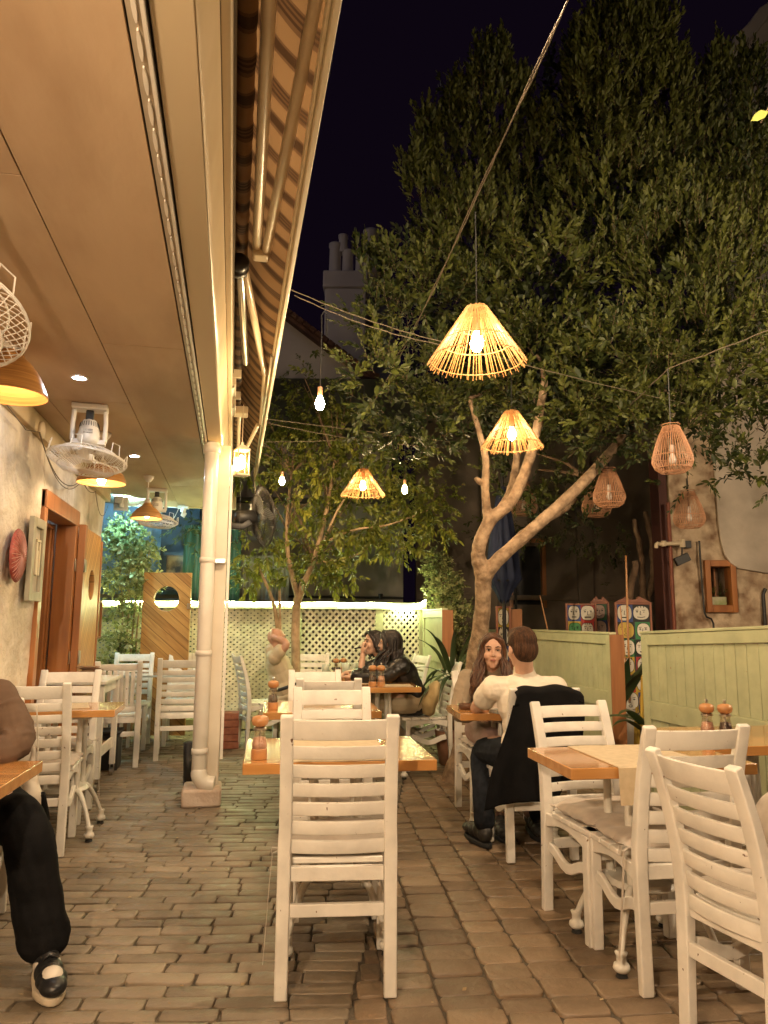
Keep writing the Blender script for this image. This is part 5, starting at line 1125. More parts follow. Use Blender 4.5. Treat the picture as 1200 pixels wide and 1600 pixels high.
# ================================================================== CHAIRS
def make_chair(nsl=7, style='ladder', top=0.93, w=0.41, d=0.40, curve=0.02, arched=True):
    """faces +Y; origin on the ground at the seat centre"""
    root = bpy.data.objects.new('white_chair', None); root.empty_display_size = 0.1; COL.objects.link(root)
    hw = w/2; yb = -d/2; sh_ = 0.455; pw, pt_ = 0.046, 0.034
    def back_y(z):
        if z < 0.45: return yb-0.015*(1-z/0.45)
        u = (z-0.45)/(top-0.45); return yb-0.035*u-0.075*u*u
    for s in (-1, 1):
        a = MB(); zs = [0, 0.15, 0.3, 0.42, 0.5, 0.58, 0.66, 0.74, 0.82, 0.89, top]
        pts = [(s*(hw-pw/2)*(0.985 if z > 0.5 else 1), back_y(z), z) for z in zs]
        a.sweep(pts, pw, [0.034, 0.035, 0.038, 0.042, 0.042, 0.04, 0.037, 0.034, 0.032, 0.030, 0.024], (1, 0, 0)); a.build('back_post', M_white, root, bev=0.006, seg=3, angle=40)
        a = MB(); a.sweep([(s*(hw-pw/2), d/2-0.03, 0.0), (s*(hw-pw/2), d/2-0.03, sh_-0.028)], 0.042, 0.042, (1, 0, 0)); a.build('leg', M_white, root, bev=0.005)
        a = MB(); n = 8; pts = [(s*(hw-pw/2), yb+0.03+(d-0.09)*i/n, 0.262+0.024*math.cos(2*math.pi*i/n)) for i in range(n+1)]
        a.sweep(pts, 0.022, 0.042, (1, 0, 0)); a.build('side_stretcher', M_white, root, bev=0.004)
        a = MB(); n = 10; poly = [(yb+0.02, sh_-0.026), (d/2-0.051, sh_-0.026)]+[(d/2-0.051-(d-0.071)*i/n, sh_-0.085+0.03*math.sin(math.pi*i/n)) for i in range(n+1)]
        a.prism(poly, -0.011, 0.011, axes=((0, 1, 0), (0, 0, 1), (1, 0, 0)), o=(s*(hw-0.018), 0, 0)); a.build('apron', M_white, root, bev=0.003)
    a = MB(); a.bb(-hw+pw+0.001, hw-pw-0.001, d/2-0.042, d/2-0.02, sh_-0.085, sh_-0.026); a.bb(-hw+pw+0.001, hw-pw-0.001, yb-0.008, yb+0.014, sh_-0.075, sh_-0.026); a.build('apron', M_white, root, bev=0.003)
    a = MB(); a.bb(-hw+pw+0.001, hw-pw-0.001, d/2-0.041, d/2-0.02, 0.335, 0.375); a.build('front_stretcher', M_white, root, bev=0.003)
    a = MB(); a.bb(-hw+pw+0.001, hw-pw-0.001, yb-0.02, yb+0.002, 0.265, 0.308); a.build('rear_stretcher', M_white, root, bev=0.003)
    a = MB(); ns = 5; pz_ = (d+0.01)/ns
    for i in range(ns):
        y0 = yb+0.022+i*pz_*0.985; ww = hw+0.004 if i else hw-pw-0.002
        a.bb(-ww, ww, y0+0.0025, y0+pz_*0.985-0.0025, sh_-0.025+random.uniform(-0.001, 0.001), sh_-0.003)
    a.build('seat', M_white, root, bev=0.005, seg=3)
    a = MB(); wi = hw-pw*0.985
    def slat(z, hgt, th=0.017, bow=curve):
        n = 8; rk = (back_y(z+hgt/2)-back_y(z-hgt/2))/hgt; vs = []
        for i in range(n+1):
            u = -1+2*i/n; y = back_y(z)-bow*(1-u*u)
            for dz, dy in ((-hgt/2, -th/2), (-hgt/2, th/2), (hgt/2, th/2), (hgt/2, -th/2)): vs.append((u*wi, y+dy+rk*dz, z+dz))
        fs = [(0, 1, 2, 3), (n*4+3, n*4+2, n*4+1, n*4)]
        for i in range(n):
            for j in range(4): fs.append((i*4+j, i*4+(j+1) % 4, (i+1)*4+(j+1) % 4, (i+1)*4+j))
        a.add(vs, fs)
    zt = top-0.052
    if style == 'ladder':
        slat(zt, 0.072)
        for k in range(nsl-1): slat(zt-0.036-0.022-0.0235-k*0.0665, 0.047)
    elif style == 'three':
        slat(zt+0.005, 0.052); slat(zt-0.065, 0.042); slat(zt-0.13, 0.042); slat(zt-0.26, 0.04); slat(zt-0.325, 0.038); slat(zt-0.385, 0.036)
    elif style == 'vertical':
        slat(zt, 0.055); slat(0.50, 0.045)
        for k in range(6):
            x = -wi*0.78+k*wi*1.56/5
            a.sweep([(x, back_y(z)-curve*(1-(x/wi)**2), z) for z in (0.524, 0.65, 0.75, zt-0.029)], 0.034, 0.014, (1, 0, 0))
    a.build('backrest', M_white, root, bev=0.004, seg=2)
    root.hide_render = False
    return root
protos = {}
def chair(label, x, y, rz, kind=(7, 'ladder', 0.93), group='white painted slat back chairs', w=0.41):
    """rz degrees; 0 faces +Y (away from the viewer)"""
    key = (*kind, w)
    if key not in protos: protos[key] = make_chair(kind[0], kind[1], kind[2], w=w); o = protos[key]
    else: o = copy_tree(protos[key])
    o.location = (x, y, 0); o.rotation_euler = (0, 0, R(rz)); tag(o, label, 'chair', group); return o
def cushion(label, x, y, rz, z=0.455, w=0.40, d=0.39, ties=True, th=0.045, dz=0.0):
    t = thing('seat_cushion', label, 'cushion', (x, y, z), R(rz), 'greige cushions tied on the chairs')
    nx_, ny_ = 22, 22; V = []; F = []
    for side in (1, -1):
        for i in range(nx_):
            for j in range(ny_):
                u, v = -1+2*i/(nx_-1), -1+2*j/(ny_-1)
                rr_ = max(abs(u), abs(v)); e = max(0.0, 1-(abs(u)**5+abs(v)**5))**0.45
                k = (1-0.05*(abs(u)**6)*(abs(v)**6)*3)
                zz = th*0.45+side*th*0.5*e+0.004*math.sin(7*u+5*v+x*9)*(side > 0)+0.003*math.sin(11*v-4*u)
                V.append((u*w/2*(1-0.04*v*v), v*d/2*(1-0.05*u*u), max(0.0, zz)))
    n1 = nx_*ny_
    for i in range(nx_-1):
        for j in range(ny_-1):
            a0 = i*ny_+j; F.append((a0, a0+ny_, a0+ny_+1, a0+1)); F.append((n1+a0, n1+a0+1, n1+a0+ny_+1, n1+a0+ny_))
    per = [i*ny_ for i in range(nx_)]+[(nx_-1)*ny_+j for j in range(1, ny_)]+[i*ny_+ny_-1 for i in range(nx_-2, -1, -1)]+[j for j in range(ny_-2, 0, -1)]
    k = len(per)
    for i in range(k): F.append((per[i], n1+per[i], n1+per[(i+1) % k], per[(i+1) % k]))
    npmesh('pad', np.array(V), np.array(F), M_cush, t, smooth=True)
    a = MB(); q = [(sx*w/2*0.98, sy*d/2*0.97, th*0.45) for sx, sy in ((-1, -1), (1, -1), (1, 1), (-1, 1))]
    if ties:
        a.sweep([(-w/2+0.01, -d/2+0.02, 0.02), (-w/2-0.02, -d/2-0.005, 0.015), (-w/2-0.028, -d/2-0.01, -0.08), (-w/2-0.035, -d/2, -0.20), (-w/2-0.045, -d/2+0.01, -0.36)], 0.012, 0.002, (0, 1, 0))
        a.sweep([(-w/2+0.01, -d/2+0.03, 0.02), (-w/2-0.024, -d/2+0.01, 0.03), (-w/2-0.026, -d/2+0.02, 0.0)], 0.012, 0.002, (0, 1, 0))
        a.build('tie', M_cush, t)
    return t
# centre row
chair('nearest chair in the middle, seen from behind with seven slats', 0.425, 2.955, -7, (7, 'ladder', 0.965), w=0.425)
cushion('cushion on the nearest middle chair', 0.425, 2.975, -7, w=0.42)
chair('chair facing the viewer across the nearest middle table', 0.50, 3.58, 176, (7, 'ladder', 0.95), w=0.405)
cushion('cushion on the chair across the nearest middle table', 0.50, 3.56, 176, w=0.43)
chair('grey shaded chair with its back to the viewer at the second middle table', 0.60, 4.70, -5, (7, 'ladder', 0.955), w=0.39)
chair('chair facing the viewer at the far side of the second middle table', 0.60, 5.20, 178, (7, 'ladder', 0.93), w=0.39)
# around the far tables
chair('chair in which the bald man leans back', 0.36, 7.95, -78, (8, 'ladder', 0.93))
chair('chair under the woman in the black jacket, seen side on', 1.72, 6.62, 86, (8, 'ladder', 0.93))
chair('chair just behind the one under the woman in the black jacket', 1.78, 6.98, 82, (8, 'ladder', 0.94))
chair('chair at the back by the lattice, under the woman smoking', 1.72, 7.75, 100, (7, 'ladder', 0.93))
chair('empty chair at the back right of the fig stems', 0.82, 8.15, 165, (6, 'ladder', 0.92))
# girl and man
chair('chair the long haired girl sits on', 1.78, 4.98, 178, (7, 'ladder', 0.93))
chair('chair with a black coat hung over its back', 1.72, 4.20, -3, (7, 'ladder', 0.93))
cushion('cushion under the girl', 1.78, 4.96, 178)
# right hand table
chair('chair with three upper slats beyond the right hand table, facing the viewer', 1.645, 3.14, 183, (6, 'three', 0.91))
cushion('plump cushion on the chair beyond the right hand table', 1.65, 3.09, 183, w=0.42, th=0.055)
chair('chair tucked in at the near side of the right hand table', 1.665, 2.76, -2, (7, 'ladder', 0.93), w=0.42)
cushion('cushion on the chair tucked in at the near side of the right hand table', 1.655, 2.79, -2, th=0.05)
chair('closest chair at the right edge, leaning, seen from behind and aside', 1.675, 2.13, -80, (7, 'ladder', 0.895), w=0.375)
cushion('flat cushion on the closest right hand chair', 1.69, 2.13, -80, z=0.455, w=0.36, d=0.37, th=0.05, ties=False)
# left side
chair('left row chair with its back to us beside the man in the hoodie', -1.07, 4.74, 2, (8, 'ladder', 0.94))
cushion('cushion on the left row chair beside the hoodie', -1.05, 4.78, 2, ties=True)
chair('left row chair facing us across the wooden table', -1.10, 5.36, 180, (7, 'ladder', 0.93))
cushion('sand coloured cushion on the left row chair across the wooden table', -1.08, 5.28, 180)
chair('chair with vertical back slats beyond the trolley', -0.98, 7.2, 5, (6, 'vertical', 0.92), w=0.40)
chair('far left chair facing us behind the glass topped table', -1.0, 8.05, 180, (6, 'ladder', 0.93))
chair('empty chair left of the terrace post with its back to us', -0.47, 7.50, 3, (8, 'ladder', 0.93))
chair('far chair half hidden behind the terrace post', -0.46, 8.25, 180, (6, 'ladder', 0.93))
chair('chair under the seated person in the hoodie at the left edge', -1.13, 3.52, 186, (7, 'ladder', 0.92), w=0.43)

# ================================================================== TABLES
def pedestal(t, cx, cy, s=1.0):
    a = MB()
    for dx, dy in ((-0.09, -0.09), (0.09, -0.09), (0.09, 0.09), (-0.09, 0.09)):
        a.tube([(cx+dx, cy+dy, 0.28), (cx+dx, cy+dy, 0.36), (cx+dx*1.0, cy+dy, 0.70)], [0.016, 0.02, 0.015], 10)
    a.bb(cx-0.16, cx+0.16, cy-0.16, cy+0.16, 0.69, 0.706); a.lathe([(0.13, 0.25), (0.15, 0.262), (0.13, 0.28), (0.001, 0.28)], 24, (cx, cy, 0)); a.lathe([(0.001, 0.26), (0.03, 0.26), (0.02, 0.40), (0.02, 0.68)], 12, (cx, cy, 0))
    a.build('pedestal', M_iron, t, smooth=False, bev=0.002)
    for k in range(4):
        an = k*math.pi/2+math.pi/4; a = MB(); c, s_ = math.cos(an), math.sin(an)
        q, rr = wob([(cx+c*r_, cy+s_*r_, z) for r_, z in ((0.10, 0.27), (0.17, 0.25), (0.235, 0.16), (0.275, 0.075))], [0.017, 0.016, 0.013, 0.013], 6, 0); a.tube(q, rr, 10)
        a.lathe([(0.013, 0.09), (0.024, 0.085), (0.018, 0.07), (0.018, 0.05), (0.028, 0.045), (0.032, 0.03), (0.022, 0.018), (0.001, 0.018)], 14, (cx+c*0.28, cy+s_*0.28, 0)); leg_ = a.build('leg', M_iron, t, smooth=True)
        a = MB(); a.lathe([(0.001, 0.018), (0.016, 0.018), (0.022, 0.0), (0.001, 0.0)], 12, (cx+c*0.28, cy+s_*0.28, 0)); a.build('rubber_foot', M_rubber, leg_)
def table(label, x0, x1, y0, y1, rz=0, h=0.75, th=0.042, m=M_table, ped=True, pc=None, cat='table', name='dining_table'):
    cx, cy_ = (x0+x1)/2, (y0+y1)/2; t = thing(name, label, cat, (cx, cy_, 0), R(rz), 'varnished wooden tables' if ped else None); hx, hy = (x1-x0)/2, (y1-y0)/2
    a = MB(); a.bb(-hx, hx, -hy, hy, h-th, h); a.build('tabletop', m, t, bev=0.003)
    if ped: pedestal(t, *(pc or (0, 0)))
    return t
table('nearest varnished table in the middle, lone pink mill at its left end', 0.075, 0.835, 2.95, 3.55, -3)
table('second varnished table in the middle, with one dark mill at its left corner', 0.215, 0.925, 4.50, 5.15, -3)
table('varnished table set with two mills and paper mats before the woman in black', 0.93, 1.56, 6.02, 6.68, -2)
table('back table with pale mugs between the bald man and the two women', 0.72, 1.48, 7.0, 7.72, -2)
table('small table with an ashtray between the girl and the man in white', 1.37, 2.10, 4.27, 4.72, -6)
table('right hand table with a linen runner', 1.275, 2.05, 2.66, 3.12, -2, pc=(0.0, 0.0))
table('wide table behind the near right chair, reaching out of the photo', 2.12, 2.9, 3.0, 3.6, -2)
table('left edge table under the elbow of the person in the hoodie', -1.35, -0.715, 2.45, 3.18, -3)
table('left row table between the two slat back chairs', -1.28, -0.67, 4.78, 5.22, 0)
# runners and paper mats
def cloth(label, x0, x1, y0, y1, rz, z=0.752, name='table_runner', m=None, cat='runner', drop=None):
    cx, cy_ = (x0+x1)/2, (y0+y1)/2; hx, hy = (x1-x0)/2, (y1-y0)/2; nx_, ny_ = 26, 26; V = []
    for i in range(nx_):
        for j in range(ny_):
            u, v = i/(nx_-1), j/(ny_-1); x = -hx+2*hx*u; y = -hy+2*hy*v
            V.append((x, y+0.003*math.sin(9*u), 0.0016+0.0012*abs(math.sin(8*u+3*v))+0.001*math.sin(13*v)*math.sin(5*u)+0.0012))
    n = nx_*ny_; V2 = [(x, y, 0.0003) for x, y, z_ in V]
    idx = np.arange(n).reshape(nx_, ny_); F = np.stack([idx[:-1, :-1], idx[1:, :-1], idx[1:, 1:], idx[:-1, 1:]], -1).reshape(-1, 4)
    per = list(idx[:, 0])+list(idx[-1, 1:])+list(idx[-2::-1, -1])+list(idx[0, -2:0:-1]); k = len(per)
    F2 = np.array([(per[i], n+per[i], n+per[(i+1) % k], per[(i+1) % k]) for i in range(k)])
    o = npmesh(name, np.array(V+V2), np.vstack([F, F2]), m or M_mat, None, smooth=True); o.location = (cx, cy_, z); o.rotation_euler = (0, 0, R(rz))
    return tag(o, label, cat)
cloth('linen runner across the nearest middle table', 0.26, 0.66, 2.952, 3.548, -3, z=0.751)
cloth('linen runner on the right hand table', 1.46, 1.86, 2.662, 3.118, -2, z=0.751)
cloth('paper mat behind the two mills, nearest the edge', 1.20, 1.50, 6.06, 6.28, -4, z=0.751, name='paper_mat', cat='placemat')
cloth('paper mat farther in on the table of the woman in black', 0.98, 1.30, 6.36, 6.6, 6, z=0.751, name='paper_mat', cat='placemat')
cloth('kraft mat on the left row table', -1.20, -0.86, 4.85, 5.15, 12, z=0.751, name='paper_mat', cat='placemat')
# runner overhanging front edge of the right table
a = MB(); a.sweep([(0, 0, 0.0), (0, -0.008, -0.006), (0, -0.010, -0.05), (0.002, -0.012, -0.14)], 0.10, 0.002, (1, 0, 0)); o = a.build('napkin', M_mat); o.location = (1.50, 2.66, 0.756); tag(o, 'corner of linen hanging over the near edge of the right hand table', 'napkin')

# mills
M_millwood = mat('mill_wood', (0.42, 0.19, 0.07), 0.3, (0.52, 0.26, 0.10), 20, coat=0.4)
M_salt = mat('pink_salt', (0.55, 0.26, 0.17), 0.35, (0.75, 0.50, 0.38), 130, 0.001, 200, detail=2)
M_pepper = mat('peppercorns', (0.02, 0.012, 0.01), 0.35, (0.10, 0.06, 0.045), 150, 0.001, 200, detail=2)
def mill(label, x, y, z, fill, s=1.0):
    t = thing('glass_mill', label, 'spice mill', (x, y, z), 0, 'glass bodied spice mills')
    a = MB(); a.lathe([(0.001, 0), (0.028*s, 0), (0.0285*s, 0.030*s), (0.027*s, 0.036*s), (0.001, 0.036*s)], 26); a.build('base', M_millwood, t, bev=0.001)
    a = MB(); a.lathe([(0.026*s, 0.0365*s), (0.027*s, 0.05*s), (0.022*s, 0.075*s), (0.019*s, 0.09*s), (0.021*s, 0.10*s)], 26); a.build('glass_body', glass('mill_glass', (0.95, 0.9, 0.85), 0.03, 0.22), t, smooth=True)
    a = MB(); a.lathe([(0.001, 0.0368*s), (0.0245*s, 0.0368*s), (0.0252*s, 0.05*s), (0.0205*s, 0.073*s), (0.001, 0.078*s)], 20); a.build('filling', fill, t, smooth=True)
    a = MB(); a.lathe([(0.001, 0.100*s), (0.023*s, 0.100*s), (0.0235*s, 0.106*s), (0.02*s, 0.109*s), (0.001, 0.109*s)], 24); a.tube([(0, 0, 0.06*s), (0, 0, 0.10*s)], 0.003*s, 6); a.build('collar', M_metal, t)
    a = MB(); a.lathe([(0.001, 0.1093*s), (0.016*s, 0.1093*s), (0.027*s, 0.118*s), (0.031*s, 0.131*s), (0.027*s, 0.144*s), (0.012*s, 0.150*s), (0.001, 0.1505*s)], 26); hd = a.build('head', M_millwood, t, smooth=True)
    a = MB(); a.lathe([(0.001, 0.150*s), (0.007*s, 0.150*s), (0.004*s, 0.155*s), (0.007*s, 0.160*s), (0.006*s, 0.166*s), (0.001, 0.168*s)], 12); a.build('screw', M_metal, hd, smooth=True)
    return t
mill('pink salt mill on the left end of the nearest middle table', 0.125, 3.06, 0.751, M_salt, 1.12)
mill('dark pepper mill on the second middle table', 0.265, 4.68, 0.751, M_pepper, 1.15)
mill('left, dark mill of the pair in front of the woman in black', 1.155, 6.10, 0.752, M_pepper, 1.15)
mill('right, pink mill of the pair in front of the woman in black', 1.225, 6.09, 0.752, M_salt, 1.15)
mill('left, dark mill of the far pair beside the mugs', 1.02, 7.32, 0.752, M_pepper, 1.1)
mill('right mill of the far pair, behind the mug', 1.10, 7.38, 0.752, M_salt, 1.1)
mill('left mill of the pair behind the near right chair', 2.20, 3.18, 0.752, M_salt, 1.12)
mill('right mill of the pair behind the near right chair', 2.275, 3.15, 0.752, M_pepper, 1.12)
def mug(label, x, y, s=1.0):
    t = thing('pale_mug', label, 'mug', (x, y, 0.752), random.uniform(-1, 1), 'pale green mugs on the back table')
    a = MB(); a.lathe([(0.001, 0), (0.03*s, 0), (0.033*s, 0.01), (0.036*s, 0.05), (0.032*s, 0.075), (0.038*s, 0.115*s), (0.034*s, 0.115*s), (0.029*s, 0.07), (0.001, 0.02)], 22); a.build('cup', mat('pale_glaze', (0.42, 0.50, 0.40), 0.3, (0.55, 0.60, 0.48), 20), t, smooth=True)
    a = MB(); a.tube([(0.033, 0, 0.03), (0.058, 0, 0.035), (0.062, 0, 0.065), (0.036, 0, 0.085)], 0.005, 6); a.build('handle', mat('pale_glaze', (0, 0, 0)), t, smooth=True)
mug('pale mug at the left of the back table', 0.90, 7.18); mug('pale mug in front of the far pair of mills', 1.10, 7.22, 1.1); mug('pale mug partly hidden by the woman smoking', 1.22, 7.42)
o = MB(); o.lathe([(0.001, 0), (0.11, 0), (0.13, 0.012), (0.11, 0.006), (0.001, 0.004)], 28); o = o.build('plate', mat('glazed_plate', (0.5, 0.5, 0.42), 0.3), smooth=True); o.location = (1.30, 7.15, 0.752); tag(o, 'shallow plate on the back table by the mugs', 'plate')
o = MB(); o.tube([(-0.09, 0, 0.012), (-0.05, 0.01, 0.02), (0, 0, 0.012), (0.05, 0.01, 0.02), (0.09, 0, 0.012)], 0.012, 8); o = o.build('sunglasses', M_dark); o.location = (0.80, 7.10, 0.752); tag(o, 'dark folded sunglasses at the left end of the back table', 'sunglasses')
at_ = thing('ashtray', 'dark glass ashtray at the left end of the small table', 'ashtray', (1.455, 4.52, 0.751))
a = MB(); a.lathe([(0.001, 0.004), (0.045, 0.004), (0.048, 0.03), (0.056, 0.03), (0.052, 0.0), (0.001, 0.0)], 26); a.build('bowl', mat('smoked_glass', (0.10, 0.05, 0.03), 0.08), at_, smooth=True)
nk = thing('napkin_holder', 'white paper napkins standing in a holder on the small table', 'napkin holder', (1.575, 4.42, 0.751), R(-20))
a = MB(); a.bb(-0.05, 0.05, -0.02, 0.02, 0, 0.012); a.build('holder', M_metal, nk, bev=0.002)
a = MB()
for k in range(5): a.sweep([(0, -0.016+k*0.008, 0.012), (0.004*k, -0.02+k*0.010, 0.11)], 0.09, 0.004, (1, 0, 0))
a.build('napkin', mat('paper_white', (0.75, 0.72, 0.66), 0.9), nk)
bx = thing('cigarette_packet', 'small cigarette packet and lighter beside the napkins', 'packet', (1.575, 4.30, 0.751), R(15))
a = MB(); a.bb(-0.028, 0.028, -0.045, 0.045, 0, 0.022); a.build('box', mat('packet_card', (0.25, 0.30, 0.33), 0.4, (0.6, 0.58, 0.5), 60), bx, bev=0.002)
# serving trolley and glass table at the left
tl = thing('serving_trolley', 'white wooden trolley on castors with a lower shelf, against the left wall', 'trolley', (-1.15, 6.42, 0), R(-2))
for dx in (-0.20, 0.20):
    for dy in (-0.30, 0.30):
        a = MB(); a.bb(dx-0.022, dx+0.022, dy-0.022, dy+0.022, 0.09, 0.788); lg_ = a.build('leg', M_white, tl, bev=0.004)
        a = MB(); a.lathe([(0.001, -0.012), (0.03, -0.012), (0.03, 0.012), (0.001, 0.012)], 16, (dx, dy, 0.031), rot=Matrix.Rotation(R(90), 3, 'Y')); a.bb(dx-0.018, dx-0.014, dy-0.012, dy+0.012, 0.03, 0.089); a.bb(dx+0.014, dx+0.018, dy-0.012, dy+0.012, 0.03, 0.089); a.build('castor', M_metal, lg_)
a = MB(); a.bb(-0.235, 0.235, -0.34, 0.34, 0.789, 0.815); a.build('top', M_white, tl, bev=0.004)
a = MB(); a.bb(-0.177, 0.177, -0.277, 0.277, 0.27, 0.285); a.build('shelf', M_tabley, tl)
a = MB(); a.bb(0.179, 0.20, -0.277, 0.277, 0.23, 0.31); a.bb(-0.20, -0.179, -0.277, 0.277, 0.23, 0.31); a.bb(-0.177, 0.177, -0.32, -0.30, 0.23, 0.31); a.bb(0.18, 0.2, -0.277, 0.277, 0.71, 0.787); a.build('side_rail', M_white, tl, bev=0.003)
bxx = thing('black_crate', 'black storage crate on the floor behind the trolley', 'crate', (-1.08, 7.0, 0))
a = MB(); a.bb(-0.16, 0.16, -0.12, 0.12, 0.0, 0.30); a.bb(-0.175, 0.175, -0.135, 0.135, 0.301, 0.33); a.build('box', M_dark, bxx, bev=0.012)
ns_ = thing('napkin_pile', 'rumpled pile of brown paper napkins on the trolley', 'napkins', (-1.10, 6.36, 0.816))
rr = random.Random(4); a = MB()
for k in range(13): a.box((rr.uniform(-0.02, 0.02), rr.uniform(-0.03, 0.03), 0.006+k*0.0072), (0.15, 0.12, 0.004), rot=Matrix.Rotation(rr.uniform(-0.5, 0.5), 3, 'Z') @ Matrix.Rotation(rr.uniform(-0.06, 0.06), 3, 'X'))
a.build('sheet', mat('brown_paper', (0.16, 0.085, 0.05), 0.8, (0.30, 0.17, 0.10), 12), ns_)
gt = thing('glass_topped_table', 'pale metal table with a reflective glass top at the far left', 'table', (-0.62, 7.86, 0), R(-3))
a = MB(); a.bb(-0.42, 0.42, -0.24, 0.24, 0.725, 0.745); a.build('tabletop', mat('mirror_like_glass', (0.45, 0.50, 0.52), 0.08, coat=1.0), gt, bev=0.003)
for dx in (-0.38, 0.38):
    for dy in (-0.2, 0.2): a = MB(); a.bb(dx-0.015, dx+0.015, dy-0.015, dy+0.015, 0, 0.724); a.build('leg', M_white, gt)

# ================================================================== WALL DECOR AND ODDS
rp_ = thing('woven_wall_plate', 'round red woven plate hung on the plaster wall by the door', 'wall plate', (-1.262, 4.70, 1.66))
a = MB(); a.lathe([(0.001, 0.03), (0.05, 0.028), (0.12, 0.018), (0.155, 0.0), (0.16, 0.004), (0.12, 0.024), (0.001, 0.036)], 40, rot=Matrix.Rotation(R(90), 3, 'Y')); a.build('disc', mat('red_raffia', (0.20, 0.02, 0.015), 0.7, (0.45, 0.12, 0.09), 26, 0.002, 60), rp_, smooth=True)
a = MB()
for k in range(32):
    an = k*math.pi/16; a.tube([(0.036, 0.02*math.cos(an), 0.02*math.sin(an)), (0.028, 0.11*math.cos(an), 0.11*math.sin(an)), (0.013, 0.15*math.cos(an), 0.15*math.sin(an))], 0.0022, 4)
a.build('spoke', mat('pink_raffia', (0.48, 0.24, 0.19), 0.7), rp_)
def frame_pic(name, label, y0, y1, z0, z1, mfr, mp, inset=0.045, x=-1.265, th=0.03, cat='picture'):
    t = thing(name, label, cat, (x, (y0+y1)/2, (z0+z1)/2)); hy, hz = (y1-y0)/2, (z1-z0)/2
    a = MB(); a.bb(0, th, -hy, -hy+inset, -hz, hz); a.bb(0, th, hy-inset, hy, -hz, hz); a.bb(0, th, -hy+inset+0.0004, hy-inset-0.0004, hz-inset, hz); a.bb(0, th, -hy+inset+0.0004, hy-inset-0.0004, -hz, -hz+inset); a.build('frame', mfr, t, bev=0.003)
    a = MB(); a.bb(0, 0.008, -hy+inset, hy-inset, -hz+inset, hz-inset); a.build('panel', mp, t); return t
fp = frame_pic('framed_relief', 'grey green framed relief panel between the red plate and the door', 4.93, 5.24, 1.40, 1.93, mat('sage_frame', (0.34, 0.31, 0.22), 0.6, (0.42, 0.39, 0.29), 8), mat('stone_panel', (0.42, 0.38, 0.30), 0.8, (0.5, 0.46, 0.38), 20), 0.06)
a = MB(); a.bb(0.008, 0.03, -0.05, -0.02, -0.10, 0.11); a.bb(0.008, 0.03, 0.02, 0.05, -0.10, 0.11); a.bb(0.008, 0.03, -0.05, 0.05, 0.112, 0.13); a.bb(0.008, 0.026, -0.018, 0.018, -0.10, 0.06); a.build('relief', M_cream, fp, bev=0.003)
frame_pic('small_picture', 'small framed landscape picture beyond the open door leaf', 7.36, 7.62, 1.10, 1.46, M_orange, mat('tiny_landscape', (0.10, 0.16, 0.10), 0.4, (0.55, 0.45, 0.20), 9), 0.02)
bp = thing('brick_pile', 'short stack of red bricks beside the foot of the terrace post', 'bricks', (0.0, 7.9, 0))
M_brick = mat('red_brick', (0.22, 0.07, 0.04), 0.85, (0.32, 0.13, 0.08), 14, 0.003, 60)
a = MB()
for k in range(5):
    a.box((0.0, 0, 0.036+k*0.071), (0.21, 0.22, 0.066), rot=rotz(random.uniform(-0.06, 0.06)))
a.build('brick', M_brick, bp, bev=0.006)
bt = thing('black_bin', 'slim black planter standing behind the terrace post', 'planter', (-0.285, 6.0, 0))
a = MB(); a.lathe([(0.001, 0), (0.03, 0), (0.045, 0.36), (0.04, 0.36), (0.03, 0.02)], 20); a.build('body', M_dark, bt, smooth=True)
# closed blue parasol
pa = thing('closed_parasol', 'closed dark blue parasol hanging folded behind the tree trunk', 'parasol', (2.86, 7.55, 0))
V = []; n = 36; Fq = []
zs = np.linspace(1.50, 2.75, 22)
for i, z in enumerate(zs):
    u = (z-1.5)/1.25; r0 = 0.03+0.16*(1-u)**0.7 if u > 0.18 else 0.05+0.10*(u/0.18)
    for j in range(n):
        an = 2*math.pi*j/n; r_ = r0*(1+0.22*math.sin(an*9+u*3)); V.append((r_*math.cos(an), r_*math.sin(an), z+0.03*math.sin(an*9)*(u < 0.1)))
idx = np.arange(22*n).reshape(22, n); Fq = np.stack([idx[:-1, :], idx[1:, :], np.roll(idx, -1, 1)[1:, :], np.roll(idx, -1, 1)[:-1, :]], -1).reshape(-1, 4)
npmesh('canopy', np.array(V), Fq, mat('navy_canvas', (0.010, 0.017, 0.05), 0.85, (0.015, 0.024, 0.065), 8), pa, smooth=True)
a = MB(); a.tube([(0, 0, 0), (0, 0, 2.9)], 0.02, 10); a.build('pole', M_dark, pa)
a = MB(); a.tube([(0.13*math.cos(x), 0.13*math.sin(x), 1.72) for x in [k*math.pi/12 for k in range(24)]], 0.012, 6, closed=True); a.build('strap', M_dark, pa)
